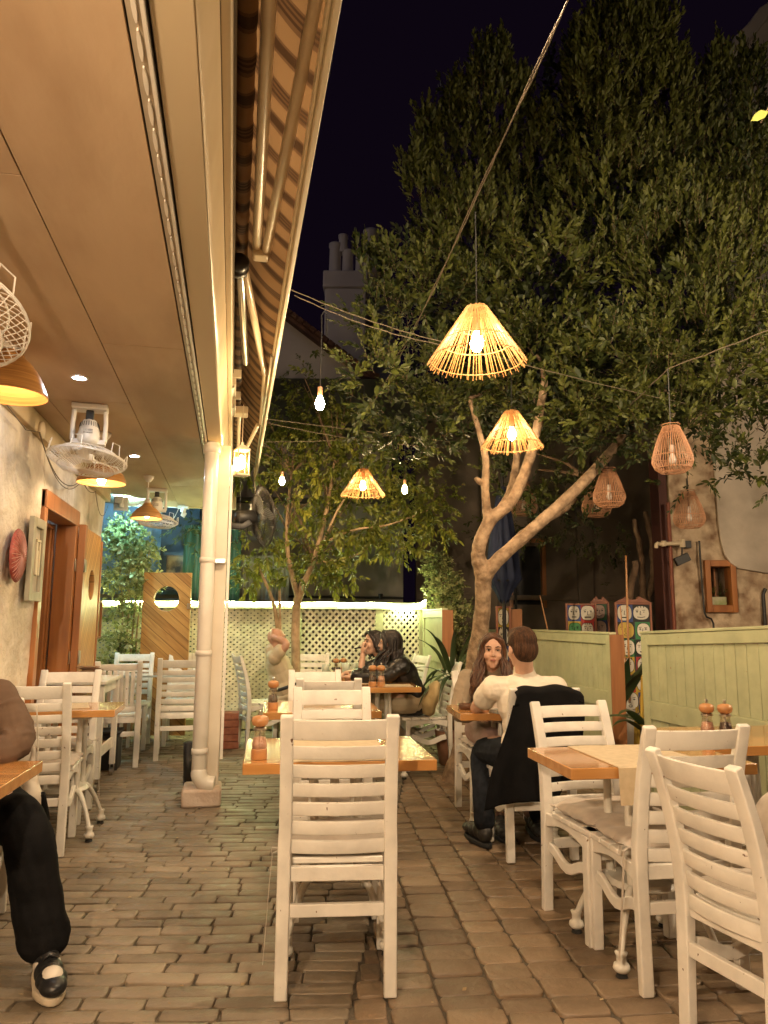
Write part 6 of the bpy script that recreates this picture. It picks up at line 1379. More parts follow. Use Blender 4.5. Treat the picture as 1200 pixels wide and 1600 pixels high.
# canes / sticks leaning at the back
for lb_, p, q, r_ in (('tallest bamboo cane standing in the pot between the partitions', (3.98, 7.0, 0.5), (4.03, 7.05, 1.98), 0.012), ('short cane in the same pot', (3.86, 6.8, 0.5), (3.83, 6.85, 1.45), 0.007), ('thin cane leaning in the dark left of the painted panels', (3.75, 8.3, 0.9), (3.62, 8.35, 1.6), 0.01)):
    a = MB(); P, rr2 = wob([p, [(p[i]+q[i])/2 for i in range(3)], q], [r_, r_, r_*0.8], 6, 0.1); a.tube(P, rr2, 8); o = a.build('bamboo_cane', M_millwood, smooth=True); tag(o, lb_, 'cane')
vt_ = thing('dead_stump', 'weathered old vine trunk with bare climbing stems at the back', 'tree trunk', (4.75, 7.9, 0))
a = MB()
for pts in ([(0, 0, 0), (-0.08, 0, 1.0), (-0.02, 0, 1.7), (-0.1, 0, 2.5)], [(0.08, 0, 0), (-0.02, 0.05, 1.2), (0.12, 0, 1.9), (0.05, 0, 2.6)], [(-0.15, 0, 0.2), (-0.25, 0, 1.2), (-0.12, 0, 2.0)]):
    q, rr = wob(pts, [0.05, 0.045, 0.04, 0.03][:len(pts)], 8, 0.4); a.tube(q, rr, 9)
a.build('trunk', M_bark2, vt_, smooth=True)
cl_ = thing('hanging_creeper', 'dark creeper leaves hanging before the unlit house at the back', 'creeper', (4.0, 8.6, 0))
foliage(cl_, [(0.6, 0, 2.35, 0.45, 0.3), (0.1, 0.2, 2.6, 0.5, 0.25), (0.9, 0, 1.9, 0.22, 0.3), (-0.6, 0.3, 2.5, 0.5, 0.3)], 90, 0.06, 0.15, M_leaf, up=-0.4, nl=8, name='leaves', inner=0.2, stem=M_bark2)
# painted face panels
def face_panel(label, p, w_, z0, z1, seed, crest=False, dark=False):
    t = thing('painted_panel', label, 'painting', p, E11, 'timber framed panels painted with faces'); rr = random.Random(seed)
    a = MB(); f_ = 0.022
    a.bb(0, f_, -0.02, 0.02, z0, z1); a.bb(w_-f_, w_, -0.02, 0.02, z0, z1); a.bb(f_+0.0004, w_-f_-0.0004, -0.02, 0.02, z1-f_, z1); a.bb(f_+0.0004, w_-f_-0.0004, -0.02, 0.02, z0, z0+f_)
    if crest:
        a.prism([(0, z1+0.001), (w_, z1+0.001), (w_*0.85, z1+0.03), (w_*0.66, z1+0.07), (w_*0.6, z1+0.035), (w_*0.5, z1+0.03), (w_*0.4, z1+0.035), (w_*0.34, z1+0.07), (w_*0.15, z1+0.03)], -0.018, 0.018, axes=((1, 0, 0), (0, 0, 1), (0, -1, 0)))
    a.build('frame', mat('red_brown_frame', (0.26, 0.10, 0.06), 0.5, (0.34, 0.14, 0.08), 9), t, bev=0.003)
    a = MB(); a.bb(f_, w_-f_, -0.004, 0.004, z0+f_, z1-f_); a.build('board', mat('dark_ground', (0.05, 0.045, 0.05), 0.6), t)
    tints = [(0.75, 0.72, 0.62), (0.75, 0.72, 0.62), (0.75, 0.72, 0.62), (0.42, 0.04, 0.06), (0.06, 0.26, 0.08), (0.58, 0.40, 0.08), (0.52, 0.20, 0.20), (0.55, 0.32, 0.18)]
    if dark: tints = [(0.30, 0.22, 0.18), (0.25, 0.10, 0.08), (0.08, 0.12, 0.06), (0.35, 0.25, 0.2)]
    bgs = [MB() for _ in range(5)]; bgc = [(0.45, 0.04, 0.04), (0.04, 0.08, 0.30), (0.60, 0.42, 0.05), (0.04, 0.22, 0.08), (0.02, 0.02, 0.02)]
    layers = [MB() for _ in tints]; ink = MB(); cols_ = max(1, round((w_-2*f_)/0.15)); cw = (w_-2*f_)/cols_; rows = max(2, round((z1-z0-2*f_)/0.2)); rh = (z1-z0-2*f_)/rows; yy = -0.0065
    for c in range(cols_):
        for r_ in range(rows):
            cx = f_+cw*(c+0.5); cz = z0+f_+rh*(r_+0.5); hw_, hh = cw*rr.uniform(0.40, 0.52), rh*rr.uniform(0.40, 0.52); cx = min(max(cx+rr.uniform(-0.02, 0.02), f_+hw_), w_-f_-hw_); k = 0 if rr.random() < 0.5 and not dark else rr.randrange(len(tints))
            bgk = rr.randrange(5); bgs[bgk].bb(cx-cw*0.5, cx+cw*0.5, -0.0052, -0.0043, cz-rh*0.5, cz+rh*0.5)
            n = 18; ph = rr.uniform(0.5, 0.85)
            pts = [(cx+hw_*math.copysign(abs(math.cos(a_))**ph, math.cos(a_)), cz+hh*math.copysign(abs(math.sin(a_))**0.8, math.sin(a_))*(0.9 if math.sin(a_) < 0 else 1)) for a_ in [2*math.pi*i/n for i in range(n)]]
            layers[k].prism(pts, 0, 0.002, axes=((1, 0, 0), (0, 0, 1), (0, -1, 0)), o=(0, -0.0056, 0))
            def ln_(P, w__=0.0035): ink.tube([(x, -0.0075, z) for x, z in P], w__, 5)
            ln_(pts+[pts[0]], 0.003)
            ex_, ez = hw_*0.42, hh*0.18; lo_ = rr.uniform(-0.1, 0.1)*hw_
            for s_ in (-1, 1):
                if rr.random() < 0.5: ln_([(cx+lo_+s_*ex_-0.012, cz+ez), (cx+lo_+s_*ex_, cz+ez+0.008), (cx+lo_+s_*ex_+0.012, cz+ez)])
                ln_([(cx+lo_+s_*ex_-0.004, cz+ez-0.001), (cx+lo_+s_*ex_+0.004, cz+ez-0.001)], 0.005)
                ln_([(cx+lo_+s_*ex_-0.015, cz+ez+0.018), (cx+lo_+s_*ex_+0.015, cz+ez+0.02+rr.uniform(-0.006, 0.006))], 0.0028)
            ln_([(cx+lo_, cz+ez+0.01), (cx+lo_-0.006, cz-hh*0.18), (cx+lo_+0.008, cz-hh*0.2)])
            m_ = rr.random(); mw = hw_*rr.uniform(0.25, 0.5)
            if m_ < 0.4: ln_([(cx-mw, cz-hh*0.5), (cx, cz-hh*0.58), (cx+mw, cz-hh*0.48)])
            elif m_ < 0.7: ln_([(cx+mw*0.5*math.cos(q), cz-hh*0.5+0.012*math.sin(q)) for q in [i*math.pi/5 for i in range(11)]])
            else: ln_([(cx-mw, cz-hh*0.5), (cx+mw, cz-hh*0.5)], 0.006)
            if rr.random() < 0.5:
                for q in range(5): ln_([(cx-hw_*0.7+q*hw_*0.35, cz+hh*0.75), (cx-hw_*0.75+q*hw_*0.36, cz+hh*1.02)], 0.0045)
    for q, l in enumerate(bgs):
        if l.v: l.build('colour_field', mat('field_tint_%d_%s' % (q, dark), [c*(0.4 if dark else 1) for c in bgc[q]], 0.55), t)
    for q, l in enumerate(layers):
        if l.v: l.build('painted_face', mat('face_tint_%d_%s' % (q, dark), tints[q], 0.55), t)
    ink.build('ink_line', mat('ink', (0.01, 0.01, 0.01), 0.5), t)
face_panel('left panel of white faces with a bearded head, in a red brown frame', (3.80, 8.05, 0), 0.36, 0.35, 1.50, 11)
face_panel('narrow darker panel of faces between two brighter ones', (4.17, 8.15, 0), 0.22, 0.35, 1.52, 12, True, True)
face_panel('tall right panel of faces with a carved crest, seen between the partitions', (4.08, 7.42, 0), 0.40, 0.15, 1.50, 13, True)
face_panel('small strip of painted faces right behind the tree trunk', (2.79, 7.62, 0), 0.16, 0.6, 1.45, 14)
o = MB(); o.bb(0, 0.12, -0.02, 0.02, 0.6, 1.42); o = o.build('timber_board', M_orange, bev=0.004); o.location = (2.96, 7.62, 0); o.rotation_euler = (0, 0, E11); tag(o, 'short orange timber board beside the small strip of faces', 'board')
# yellow folding chairs leaning
def folding(label, x, y, rz, lean):
    t = thing('folding_chair', label, 'folding chair', (x, y, 0), R(rz), 'yellow folding chairs stacked by the partition'); t.rotation_euler = (R(lean), 0, R(rz)); my = mat('mustard_enamel', (0.42, 0.27, 0.03), 0.4, (0.5, 0.33, 0.05), 7)
    a = MB()
    for s_ in (-0.19, 0.19): a.tube([(s_, 0, 0.0), (s_, 0, 0.85)], 0.012, 8); a.tube([(s_*0.9, 0.04, 0.0), (s_*0.9, 0.05, 0.6)], 0.010, 8)
    a.tube([(-0.19, 0, 0.85), (-0.1, 0, 0.9), (0.1, 0, 0.9), (0.19, 0, 0.85)], 0.012, 8); a.build('frame', my, t)
    a = MB()
    for z in (0.62, 0.72, 0.81): a.bb(-0.17, 0.17, -0.012, 0.004, z, z+0.07)
    a.build('back_slat', my, t, bev=0.004)
    a = MB(); a.bb(-0.17, 0.17, 0.055, 0.07, 0.15, 0.5); a.build('seat', my, t, bev=0.006)
folding('front yellow folding chair leaning behind the nearest green partition', 3.42, 5.75, 35, 4)
folding('rear yellow folding chair leaning behind the nearest green partition', 3.62, 6.0, 30, 6)
# ================================================================== PEOPLE
def V3(p): return Vector(p)
def ell(mb, c, r, rot=None, n=12):
    prof = [(max(0.0006, math.sin(math.pi*i/n)), -math.cos(math.pi*i/n)) for i in range(n+1)]
    S = Matrix.Diagonal((r[0], r[1], r[2])); M_ = (rot @ S) if rot is not None else S
    mb.lathe(prof, 16, c, rot=M_, cap=True)
def limb(mb, pts, rs, n=12):
    k = len(pts)
    if k > 2: q, rr = wobs(pts, rs)
    else: q, rr = [V3(p) for p in pts], rs
    mb.tube(q, rr, n)
    ell(mb, pts[0], (rs[0],)*3, n=8); ell(mb, pts[-1], (rs[-1],)*3, n=8)
def wobs(pts, rs, n=5):
    P = [V3(p) for p in pts]; out = []; ro = []
    for i in range(len(P)-1):
        p0, p1, p2, p3 = P[max(i-1, 0)], P[i], P[i+1], P[min(i+2, len(P)-1)]
        for k in range(n):
            t = k/n; out.append(0.5*((2*p1)+(-p0+p2)*t+(2*p0-5*p1+4*p2-p3)*t*t+(-p0+3*p1-3*p2+p3)*t**3)); ro.append(rs[i]+(rs[i+1]-rs[i])*t)
    out.append(P[-1]); ro.append(rs[-1]); return out, ro
def basis(fwd, up=(0, 0, 1)):
    f = V3(fwd).normalized(); s = f.cross(V3(up)).normalized(); u = s.cross(f).normalized()
    return Matrix((s, f, u)).transposed()       # local x=right, y=forward, z=up
def hand(mb, wrist, d, nrm, curl=0.5, side=1, s=1.0):
    """palm with four unequal bent fingers and a thumb from its side; nrm = back-of-hand direction"""
    w = V3(wrist); d = V3(d).normalized(); nrm = (V3(nrm)-d*V3(nrm).dot(d)).normalized(); x = d.cross(nrm).normalized()*side
    B = Matrix((x, d, nrm)).transposed()
    ell(mb, w+d*0.045*s, (0.038*s, 0.050*s, 0.015*s), B)
    limb(mb, [w-d*0.01, w+d*0.03*s], [0.024*s, 0.024*s])
    for i, (off, L) in enumerate(((-0.028, 0.066), (-0.010, 0.075), (0.009, 0.070), (0.027, 0.056))):
        p = w+d*0.082*s+x*off*s; dd = d.copy(); pts = [p-d*0.02*s]; r_ = 0.0088*s
        for k, f in enumerate((0.42, 0.33, 0.25)):
            a = curl*(0.5+0.5*k)*(1+0.12*i); dd = (d*math.cos(a*(k+1)*0.75)-nrm*math.sin(a*(k+1)*0.75)).normalized(); pts.append(p); p = p+dd*L*f*s
        pts.append(p); limb(mb, pts, [r_, r_, r_*0.95, r_*0.85, r_*0.75][:len(pts)], 8)
    t0 = w+d*0.022*s-x*0.030*s; t1 = t0+(d*0.6-x*0.75-nrm*0.25).normalized()*0.032*s; t2 = t1+(d*0.95-x*0.25-nrm*0.4*curl).normalized()*0.030*s
    limb(mb, [t0, t1, t2], [0.012*s, 0.0105*s, 0.0085*s], 8)
def head_shape(mb, c, B, s=1.0, neck=None, jaw=1.0):
    c = V3(c); P = lambda x, y, z: c+B @ Vector((x*s, y*s, z*s)); E = lambda x, y, z, a, b, d_: ell(mb, P(x, y, z), (a*s, b*s, d_*s), B, 12)
    E(0, -0.012, 0.030, 0.074, 0.094, 0.086); E(0, 0.018, -0.022, 0.062*jaw, 0.070, 0.082); E(0, 0.036, -0.072, 0.044*jaw, 0.046, 0.036); E(0, 0.062, -0.094, 0.020*jaw, 0.018, 0.015)
    for q in (-1, 1):
        E(q*0.036, 0.058, -0.026, 0.022, 0.024, 0.026); E(q*0.030, 0.073, 0.030, 0.023, 0.012, 0.008); E(q*0.0755, -0.006, -0.008, 0.007, 0.018, 0.030); E(q*0.011, 0.094, -0.022, 0.008, 0.010, 0.007)
    limb(mb, [P(0, 0.082, 0.022), P(0, 0.097, -0.002), P(0, 0.106, -0.018)], [0.007*s, 0.008*s, 0.0105*s], 8)
    E(0, 0.084, -0.045, 0.021, 0.010, 0.0055); E(0, 0.083, -0.055, 0.018, 0.010, 0.0065); E(0, -0.03, -0.05, 0.05, 0.05, 0.05)
    if neck is not None: limb(mb, [P(0, -0.022, -0.05), neck], [0.050*s, 0.056*s])
M_eyew = mat('eye_white', (0.62, 0.56, 0.50), 0.2); M_iris = mat('dark_iris', (0.03, 0.018, 0.01), 0.1); M_brow = mat('brown_brow', (0.06, 0.03, 0.018), 0.8); M_lip = mat('lip', (0.42, 0.17, 0.13), 0.4)
def face_bits(body, c, B, s, off, brow=M_brow, lip=M_lip, eyes=True):
    c = V3(c)-V3(off); P = lambda x, y, z: c+B @ Vector((x*s, y*s, z*s))
    for q in (-1, 1):
        a = MB(); ell(a, P(q*0.030, 0.0735, 0.012), (0.0125*s, 0.0085*s, 0.0052*s), B, 8); e = a.build('eye', M_eyew, body, smooth=True)
        a = MB(); ell(a, P(q*0.030, 0.0815, 0.012), (0.0050*s, 0.003*s, 0.0050*s), B, 8); a.build('iris', M_iris, e, smooth=True)
        a = MB(); a.tube([P(q*0.014, 0.082, 0.016), P(q*0.030, 0.0835, 0.0180), P(q*0.046, 0.076, 0.015)], 0.0022*s, 5); a.build('eyelid', M_brow, body)
        a = MB(); a.tube([P(q*0.013, 0.088, 0.032), P(q*0.030, 0.0875, 0.038), P(q*0.052, 0.073, 0.033)], [0.0038*s, 0.004*s, 0.002*s], 6); a.build('eyebrow', brow, body)
    a = MB(); a.tube([P(-0.018, 0.0895, -0.0505), P(-0.007, 0.0955, -0.048), P(0.007, 0.0955, -0.048), P(0.018, 0.0895, -0.0505)], [0.0025*s, 0.0048*s, 0.0048*s, 0.0025*s], 6)
    a.tube([P(-0.015, 0.0890, -0.0525), P(0, 0.0950, -0.0545), P(0.015, 0.0890, -0.0525)], [0.0022*s, 0.0042*s, 0.0022*s], 6); a.build('lips', lip, body, smooth=True)
def wrinkle(o, amp, sc=14, seed=0.0):
    me = o.data; n = len(me.vertices); co = np.empty(n*3, np.float32); me.vertices.foreach_get('co', co); co = co.reshape(-1, 3); nr = np.empty(n*3, np.float32); me.vertices.foreach_get('normal', nr); nr = nr.reshape(-1, 3)
    f = fnoise(co[:, 0]*sc*0.25+seed, co[:, 1]*sc*0.25, co[:, 2]*sc*0.13, 1.0); f = 1-2*np.abs(f)+0.35*fnoise(co[:, 0]*sc+seed, co[:, 1]*sc, co[:, 2]*sc*0.5, 1.0)
    co = co+nr*(f*amp)[:, None]; me.vertices.foreach_set('co', co.ravel()); me.update()
def person(label, loc, J, skin=None, top=None, bottom=None, shoe=None, vox=0.0075, hs=1.0, bald=False, jaw=1.0, group=None):
    """J: joints in world coordinates. The body is one fused skin; clothes are children."""
    skin = skin or M_skin; t = thing('person', label, 'person', loc, 0, group); off = V3(loc)
    j = {k: (V3(v)-off if k not in ('face', 'hup', 'hand_l', 'hand_r', 'back_l', 'back_r', 'curl_l', 'curl_r', 'bw') else v) for k, v in J.items()}
    B = basis(J['face'], J.get('hup', (0, 0, 1))); bw = J.get('bw', 1.0)
    sh = (j['sl']+j['sr'])/2; side = (j['sr']-j['sl']).normalized(); spine = (j['neck']-j['hip']).normalized(); fwd = spine.cross(side).normalized()
    TB = Matrix((side, fwd, spine)).transposed()
    m = MB(); head_shape(m, j['head'], B, hs, j['neck'], jaw)
    def torso(mb, g):
        c = j['hip']; L = (j['neck']-j['hip']).length; hw = (j['sr']-j['sl']).length/2; mid = j.get('chest', j['hip']+spine*L*0.62)
        ell(mb, c+spine*0.04, (0.155*bw+g, 0.115*bw+g, 0.12+g), TB); ell(mb, (c+mid)/2+spine*0.02, (0.138*bw+g, 0.105*bw+g, 0.16+g), TB); ell(mb, mid, (hw*0.86+g, 0.108+g, 0.15+g), TB)
        ell(mb, j['neck']-spine*0.075, (hw*0.80+g, 0.075+g, 0.065+g), TB); limb(mb, [j['sl']-spine*0.008, j['sr']-spine*0.008], [0.052+g, 0.052+g]); limb(mb, [j['neck']-spine*0.03, j['neck']+spine*0.02], [0.065+g*0.6, 0.052+g*0.5])
    torso(m, 0)
    for q in 'lr':
        limb(m, [j['s'+q], j['e'+q], j['w'+q]], [0.046, 0.038, 0.026])
        ex = (j['w'+q]-j['e'+q]).normalized()
        hand(m, j['w'+q], J.get('hand_'+q, ex), J.get('back_'+q, (0, 0, 1)), J.get('curl_'+q, 0.5), 1 if q == 'r' else -1)
        limb(m, [j['hip']+side*(0.085 if q == 'r' else -0.085), j['k'+q], j['a'+q]], [0.085, 0.058, 0.038])
        limb(m, [j['a'+q]-Vector((0, 0, 0.02)), j['t'+q]], [0.036, 0.028])
    body = remeshed(m, 'body', skin, t, vox, 2, 0.5)
    if top:
        g, tm, ext, amp = top['g'], top['m'], top.get('ext', 1.0), top.get('amp', 0.004)
        m = MB(); torso(m, g)
        for q in 'lr':
            s_, e_, w_ = j['s'+q], j['e'+q], j['w'+q]
            if ext <= 0.6: limb(m, [s_, s_.lerp(e_, ext)], [0.050+g*0.8, 0.050+g*0.8])
            else: limb(m, [s_, e_, e_.lerp(w_, 0.93)], [0.050+g, 0.042+g, 0.032+g*0.7])
        if ext > 0.6 or top.get('folds'):     # soft folds gathered round the elbow and upper sleeve
            fr2 = random.Random(int(abs(loc[0]*100))+7)
            for q in 'lr':
                s_, e_, w_ = j['s'+q], j['e'+q], j['w'+q]
                for k in range(11):
                    u = fr2.choice((0.35, 0.6, 0.8, 0.92, 1.0, 1.06, 1.14, 1.25, 1.45, 1.65, 1.85)) if k > 3 else (0.82, 0.97, 1.1, 1.3)[k]
                    a0_, b0_ = (s_, e_) if u <= 1 else (e_, w_); t0_ = u if u <= 1 else u-1; c0 = a0_.lerp(b0_, t0_); ax = (b0_-a0_).normalized(); sx, tx = frame_from(ax)
                    rr_ = ((0.050+(0.042-0.050)*t0_) if u <= 1 else (0.042+(0.032-0.042)*t0_))+g*0.9; st_ = fr2.uniform(0, 6.28); sp2 = fr2.uniform(1.6, 3.0); sl_ = fr2.uniform(-0.03, 0.03)
                    limb(m, [c0+(sx*math.cos(st_+sp2*v)+tx*math.sin(st_+sp2*v))*rr_+ax*sl_*(v-0.5)*2 for v in (0, 0.25, 0.5, 0.75, 1.0)], [0.004, 0.010, 0.013, 0.010, 0.004], 8)
        if top.get('hem'): ell(m, j['hip']-spine*0.03, (0.165*bw+g, 0.13*bw+g, 0.09), TB)
        if top.get('hood'):
            hb = j['neck']-fwd*0.05; ell(m, hb, (0.115, 0.06, 0.055), TB); ell(m, hb-fwd*0.03-spine*0.05, (0.09, 0.05, 0.07), TB)
            for q in (-1, 1): limb(m, [j['neck']-fwd*0.03+side*0.08*q, j['neck']+fwd*0.05+side*0.065*q-spine*0.04, j['neck']+fwd*0.09-spine*0.11+side*0.02*q], [0.034, 0.028, 0.02])
        o = remeshed(m, top['name'], tm, body, vox, 2, 0.5); wrinkle(o, amp, 16, loc[0])
        if top.get('cuff'):
            for q in 'lr': a = MB(); d_ = (j['w'+q]-j['e'+q]).normalized(); p0 = j['e'+q].lerp(j['w'+q], 0.88); a.tube([p0, p0+d_*0.02, p0+d_*0.045], [0.040, 0.042, 0.036], 16); a.build('cuff', tm, o, smooth=True)
    if bottom:
        g, bm_, fl = bottom['g'], bottom['m'], bottom.get('flare', 0.0)
        m = MB(); ell(m, j['hip']-Vector((0, 0, 0.0)), (0.17*bw+g*0.5, 0.135*bw+g*0.5, 0.11), TB)
        for q in 'lr':
            h_ = j['hip']+side*(0.085 if q == 'r' else -0.085); a_ = j['a'+q]; k_ = j['k'+q]
            limb(m, [h_, h_.lerp(k_, 0.5), k_, k_.lerp(a_, 0.5)+Vector((0, 0, 0)), a_+(k_-a_)*0.08], [0.092+g, 0.082+g, 0.068+g, 0.060+g+fl*0.6, 0.050+g+fl])
        if bottom.get('skirt'):
            for u in np.linspace(0, 1, 6):
                p0 = (j['kl'].lerp(j['kr'], u)); h0 = j['hip']; limb(m, [h0, p0, p0-Vector((0, 0, bottom['skirt']))], [0.10, 0.07, 0.05])
        o = remeshed(m, bottom['name'], bm_, body, vox, 4, 0.6); wrinkle(o, bottom.get('amp', 0.005), 12, loc[1])
    if shoe:
        for q in 'lr':
            a_, t_ = j['a'+q], j['t'+q]; d_ = (t_-a_); d_.z = 0; d_.normalize(); B2 = basis(d_); m = MB(); c = (a_+t_)/2; z0 = 0.032-off.z
            hl = V3((a_.x, a_.y, 0))-d_*0.05; f = lambda u, z: hl+d_*u+Vector((0, 0, z+z0))
            for u, rx, rz_ in ((0.045, 0.044, 0.055), (0.10, 0.045, 0.054), (0.16, 0.051, 0.042), (0.215, 0.053, 0.037), (0.255, 0.046, 0.031)): ell(m, f(u, rz_*0.75), (rx, 0.055, rz_), B2)
            limb(m, [f(0.05, 0.04), f(0.055, 0.10)], [0.040, 0.043]); so = remeshed(m, 'shoe', shoe['m'], body, 0.005, 3)
            m = MB(); n = 20; out = [(0.055*math.cos(x)*(1.05 if math.sin(x) > 0 else 0.88), 0.145+0.158*math.sin(x)) for x in [2*math.pi*i/n for i in range(n)]]
            m.prism(out, 0, 0.026, axes=(tuple(B2.col[0]), tuple(B2.col[1]), (0, 0, 1)), o=tuple(hl-Vector((0, 0, hl.z+off.z))-d_*0.01+Vector((0, 0, 0.002)))); m.build('sole', shoe.get('sole', M_rubber), so, bev=0.006)
            if 'toe' in shoe:
                m = MB(); ell(m, f(0.222, 0.044), (0.037, 0.045, 0.027), B2); m.build('toe_cap', shoe['toe'], so, smooth=True)
                for q2 in (-1, 1): m = MB(); ell(m, f(0.11, 0.035)+B2.col[0]*q2*0.030, (0.016, 0.05, 0.026), B2); m.build('side_panel', shoe['toe'], so, smooth=True)
                m = MB()
                for u in (0.10, 0.125, 0.15, 0.175): m.tube([f(u, 0.115-u*0.32)+B2.col[0]*-0.026, f(u, 0.128-u*0.32), f(u, 0.115-u*0.32)+B2.col[0]*0.026], 0.004, 6)
                m.build('lace', shoe['lace'], so)
    return t, body, B, off
def hairmat(name, c1, c2, rough=0.38): return mat(name, c1, rough, c2, 2.0, 0.005, 9, stretch=(34, 34, 3), detail=3, spec=0.6)
def long_hair(body, c, B, off, m, length=0.34, s=1.0, fwd_=0.02, seed=0, wave=0.012, vox=0.006, drop=(0, 0, -1), front=True):
    rr = random.Random(seed); c = V3(c)-off; P = lambda x, y, z: c+B @ Vector((x*s, y*s, z*s)); mb = MB()
    ell(mb, P(0, -0.024, 0.038), (0.084*s, 0.094*s, 0.088*s), B); ell(mb, P(0, -0.045, -0.02), (0.080*s, 0.070*s, 0.09*s), B)
    for q in (-1, 1): limb(mb, [P(0, 0.048, 0.103), P(q*0.045, 0.055, 0.082), P(q*0.072, 0.030, 0.03), P(q*0.078, 0.018, -0.03)], [0.014*s, 0.020*s, 0.018*s, 0.016*s])
    cap = remeshed(mb, 'hair', m, body, vox, 2)
    a = MB(); dn = V3(drop).normalized()
    for i in range(95):
        an = rr.uniform(-math.pi*0.80, math.pi*0.80) if front else rr.uniform(-1.9, 1.9); x, y = math.sin(an), -math.cos(an); r_ = rr.uniform(0.85, 1.0)
        p0 = P(x*0.03, 0.02+y*0.05, 0.118); p1 = P(x*0.082*r_, -0.022+y*0.09*r_, 0.055); p2 = P(x*0.094*r_, -0.02+y*0.092*r_, -0.04)
        L = length*rr.uniform(0.75, 1.05); out = (B @ Vector((x*0.05, y*0.03+fwd_*2.2*(1 if y > -0.3 else 0.4), 0)))
        ph = rr.uniform(0, 6); pts = [p0, p1, p2]; k = 7
        for q in range(1, k+1):
            u = q/k; pts.append(p2+dn*L*u+out*math.sin(u*1.6)+B @ Vector((wave*math.sin(ph+u*7), wave*math.cos(ph+u*6), 0)))
        q_, rq = wobs(pts, [0.004]+[0.008*s]*(len(pts)-4)+[0.0065*s, 0.004*s, 0.0015*s], 3); a.tube(q_, rq, 5)
    a.build('hair_strands', m, cap, smooth=True)
def short_hair(body, c, B, off, m, s=1.0, seed=0):
    rr = random.Random(seed); c = V3(c)-off; P = lambda x, y, z: c+B @ Vector((x*s, y*s, z*s)); mb = MB()
    ell(mb, P(0, -0.020, 0.045), (0.084*s, 0.094*s, 0.086*s), B); ell(mb, P(0, -0.050, 0.0), (0.078*s, 0.062*s, 0.085*s), B); ell(mb, P(0, 0.02, 0.085), (0.07*s, 0.065*s, 0.045*s), B)
    cap = remeshed(mb, 'hair', m, body, 0.006, 2); a = MB()
    for i in range(0):
        th = rr.uniform(0, 6.28); ph = rr.uniform(-0.5, 1.5); d = Vector((math.cos(th)*math.cos(ph), math.sin(th)*math.cos(ph)-0.15, math.sin(ph)))
        if d.y > 0.55 and d.z < 0.6: continue
        p = P(d.x*0.080, -0.024+d.y*0.094, 0.040+d.z*0.084); sw = B @ Vector((d.x*0.5+rr.uniform(-0.4, 0.4), 0.2+d.y*0.6, d.z*0.4-0.9))
        if d.z > 0.6: sw = B @ Vector((rr.uniform(-0.7, 0.7), rr.uniform(-0.2, 1.0), 0.25))
        sw.normalize(); L = rr.uniform(0.018, 0.030)*s; nrm = (B @ d).normalized(); a.tube([p-nrm*0.003, p+sw*L*0.5+nrm*0.0012, p+sw*L-nrm*0.002], [0.0030*s, 0.0028*s, 0.001], 4)
    if a.v: a.build('hair_tufts', m, cap, smooth=True)

H_brown = hairmat('brown_hair', (0.045, 0.018, 0.009), (0.13, 0.055, 0.025)); H_short = mat('light_brown_hair', (0.028, 0.012, 0.006), 0.7, (0.085, 0.038, 0.016), 2.0, 0.006, 9, stretch=(38, 38, 5), detail=3, spec=0.25); H_black = hairmat('black_hair', (0.007, 0.005, 0.005), (0.03, 0.018, 0.014), 0.35)
M_hood = mat('stone_hoodie', (0.30, 0.24, 0.17), 0.9, (0.36, 0.29, 0.21), 9, 0.0003, 160); M_hood2 = mat('taupe_hoodie', (0.10, 0.062, 0.042), 0.95, (0.13, 0.085, 0.058), 9, 0.0002, 160, spec=0.2)
M_tee = mat('white_cotton', (0.72, 0.64, 0.52), 0.85, (0.78, 0.70, 0.58), 7, 0.0008, 140); M_tee2 = mat('beige_cotton', (0.50, 0.41, 0.28), 0.85, (0.56, 0.47, 0.33), 7, 0.0008, 140)
M_skirt = mat('mauve_cloth', (0.34, 0.22, 0.19), 0.8, (0.42, 0.29, 0.26), 12, 0.001, 100); M_jean = mat('dark_denim', (0.010, 0.012, 0.016), 0.95, (0.020, 0.023, 0.030), 30, 0.0002, 200, spec=0.15)
M_black = mat('black_cloth', (0.004, 0.004, 0.0045), 0.95, (0.008, 0.0075, 0.008), 12, 0.0008, 150, spec=0.15); M_leather = mat('black_leather', (0.008, 0.007, 0.007), 0.32, (0.015, 0.013, 0.012), 14, 0.001, 60); M_khaki = mat('khaki_cloth', (0.36, 0.29, 0.19), 0.85, (0.42, 0.34, 0.23), 8, 0.0008, 120)
M_shoed = mat('dark_shoe', (0.02, 0.018, 0.016), 0.5)

# girl facing the viewer
hd = (1.705, 4.735, 1.095); loc = (1.78, 4.96, 0)
t, body, B, off = person('person with long brown hair in a stone coloured hoodie, facing the viewer', loc, dict(
    hip=(1.77, 4.93, 0.56), neck=(1.735, 4.815, 0.955), head=hd, face=(-0.27, -0.96, -0.03), hup=(0.05, 0, 1), sl=(1.90, 4.80, 0.90), sr=(1.575, 4.88, 0.90), el=(1.99, 4.68, 0.70), er=(1.50, 4.78, 0.69), wl=(1.86, 4.52, 0.785), wr=(1.66, 4.57, 0.79),
    hand_r=(0.9, -0.4, 0.1), hand_l=(-0.9, -0.3, 0), kl=(1.90, 4.50, 0.52), kr=(1.63, 4.53, 0.52), al=(1.88, 4.52, 0.10), ar=(1.66, 4.55, 0.10), tl=(1.86, 4.38, 0.04), tr=(1.64, 4.41, 0.04), bw=0.88),
    top=dict(name='hoodie', g=0.018, m=M_hood, amp=0.007, hem=True, hood=True, cuff=True), bottom=dict(name='skirt', g=0.012, m=M_skirt, skirt=0.28, amp=0.008), shoe=dict(m=M_shoed), vox=0.0055, jaw=0.93)
face_bits(body, hd, B, 1.0, off); long_hair(body, hd, B, off, H_brown, 0.27, seed=2)
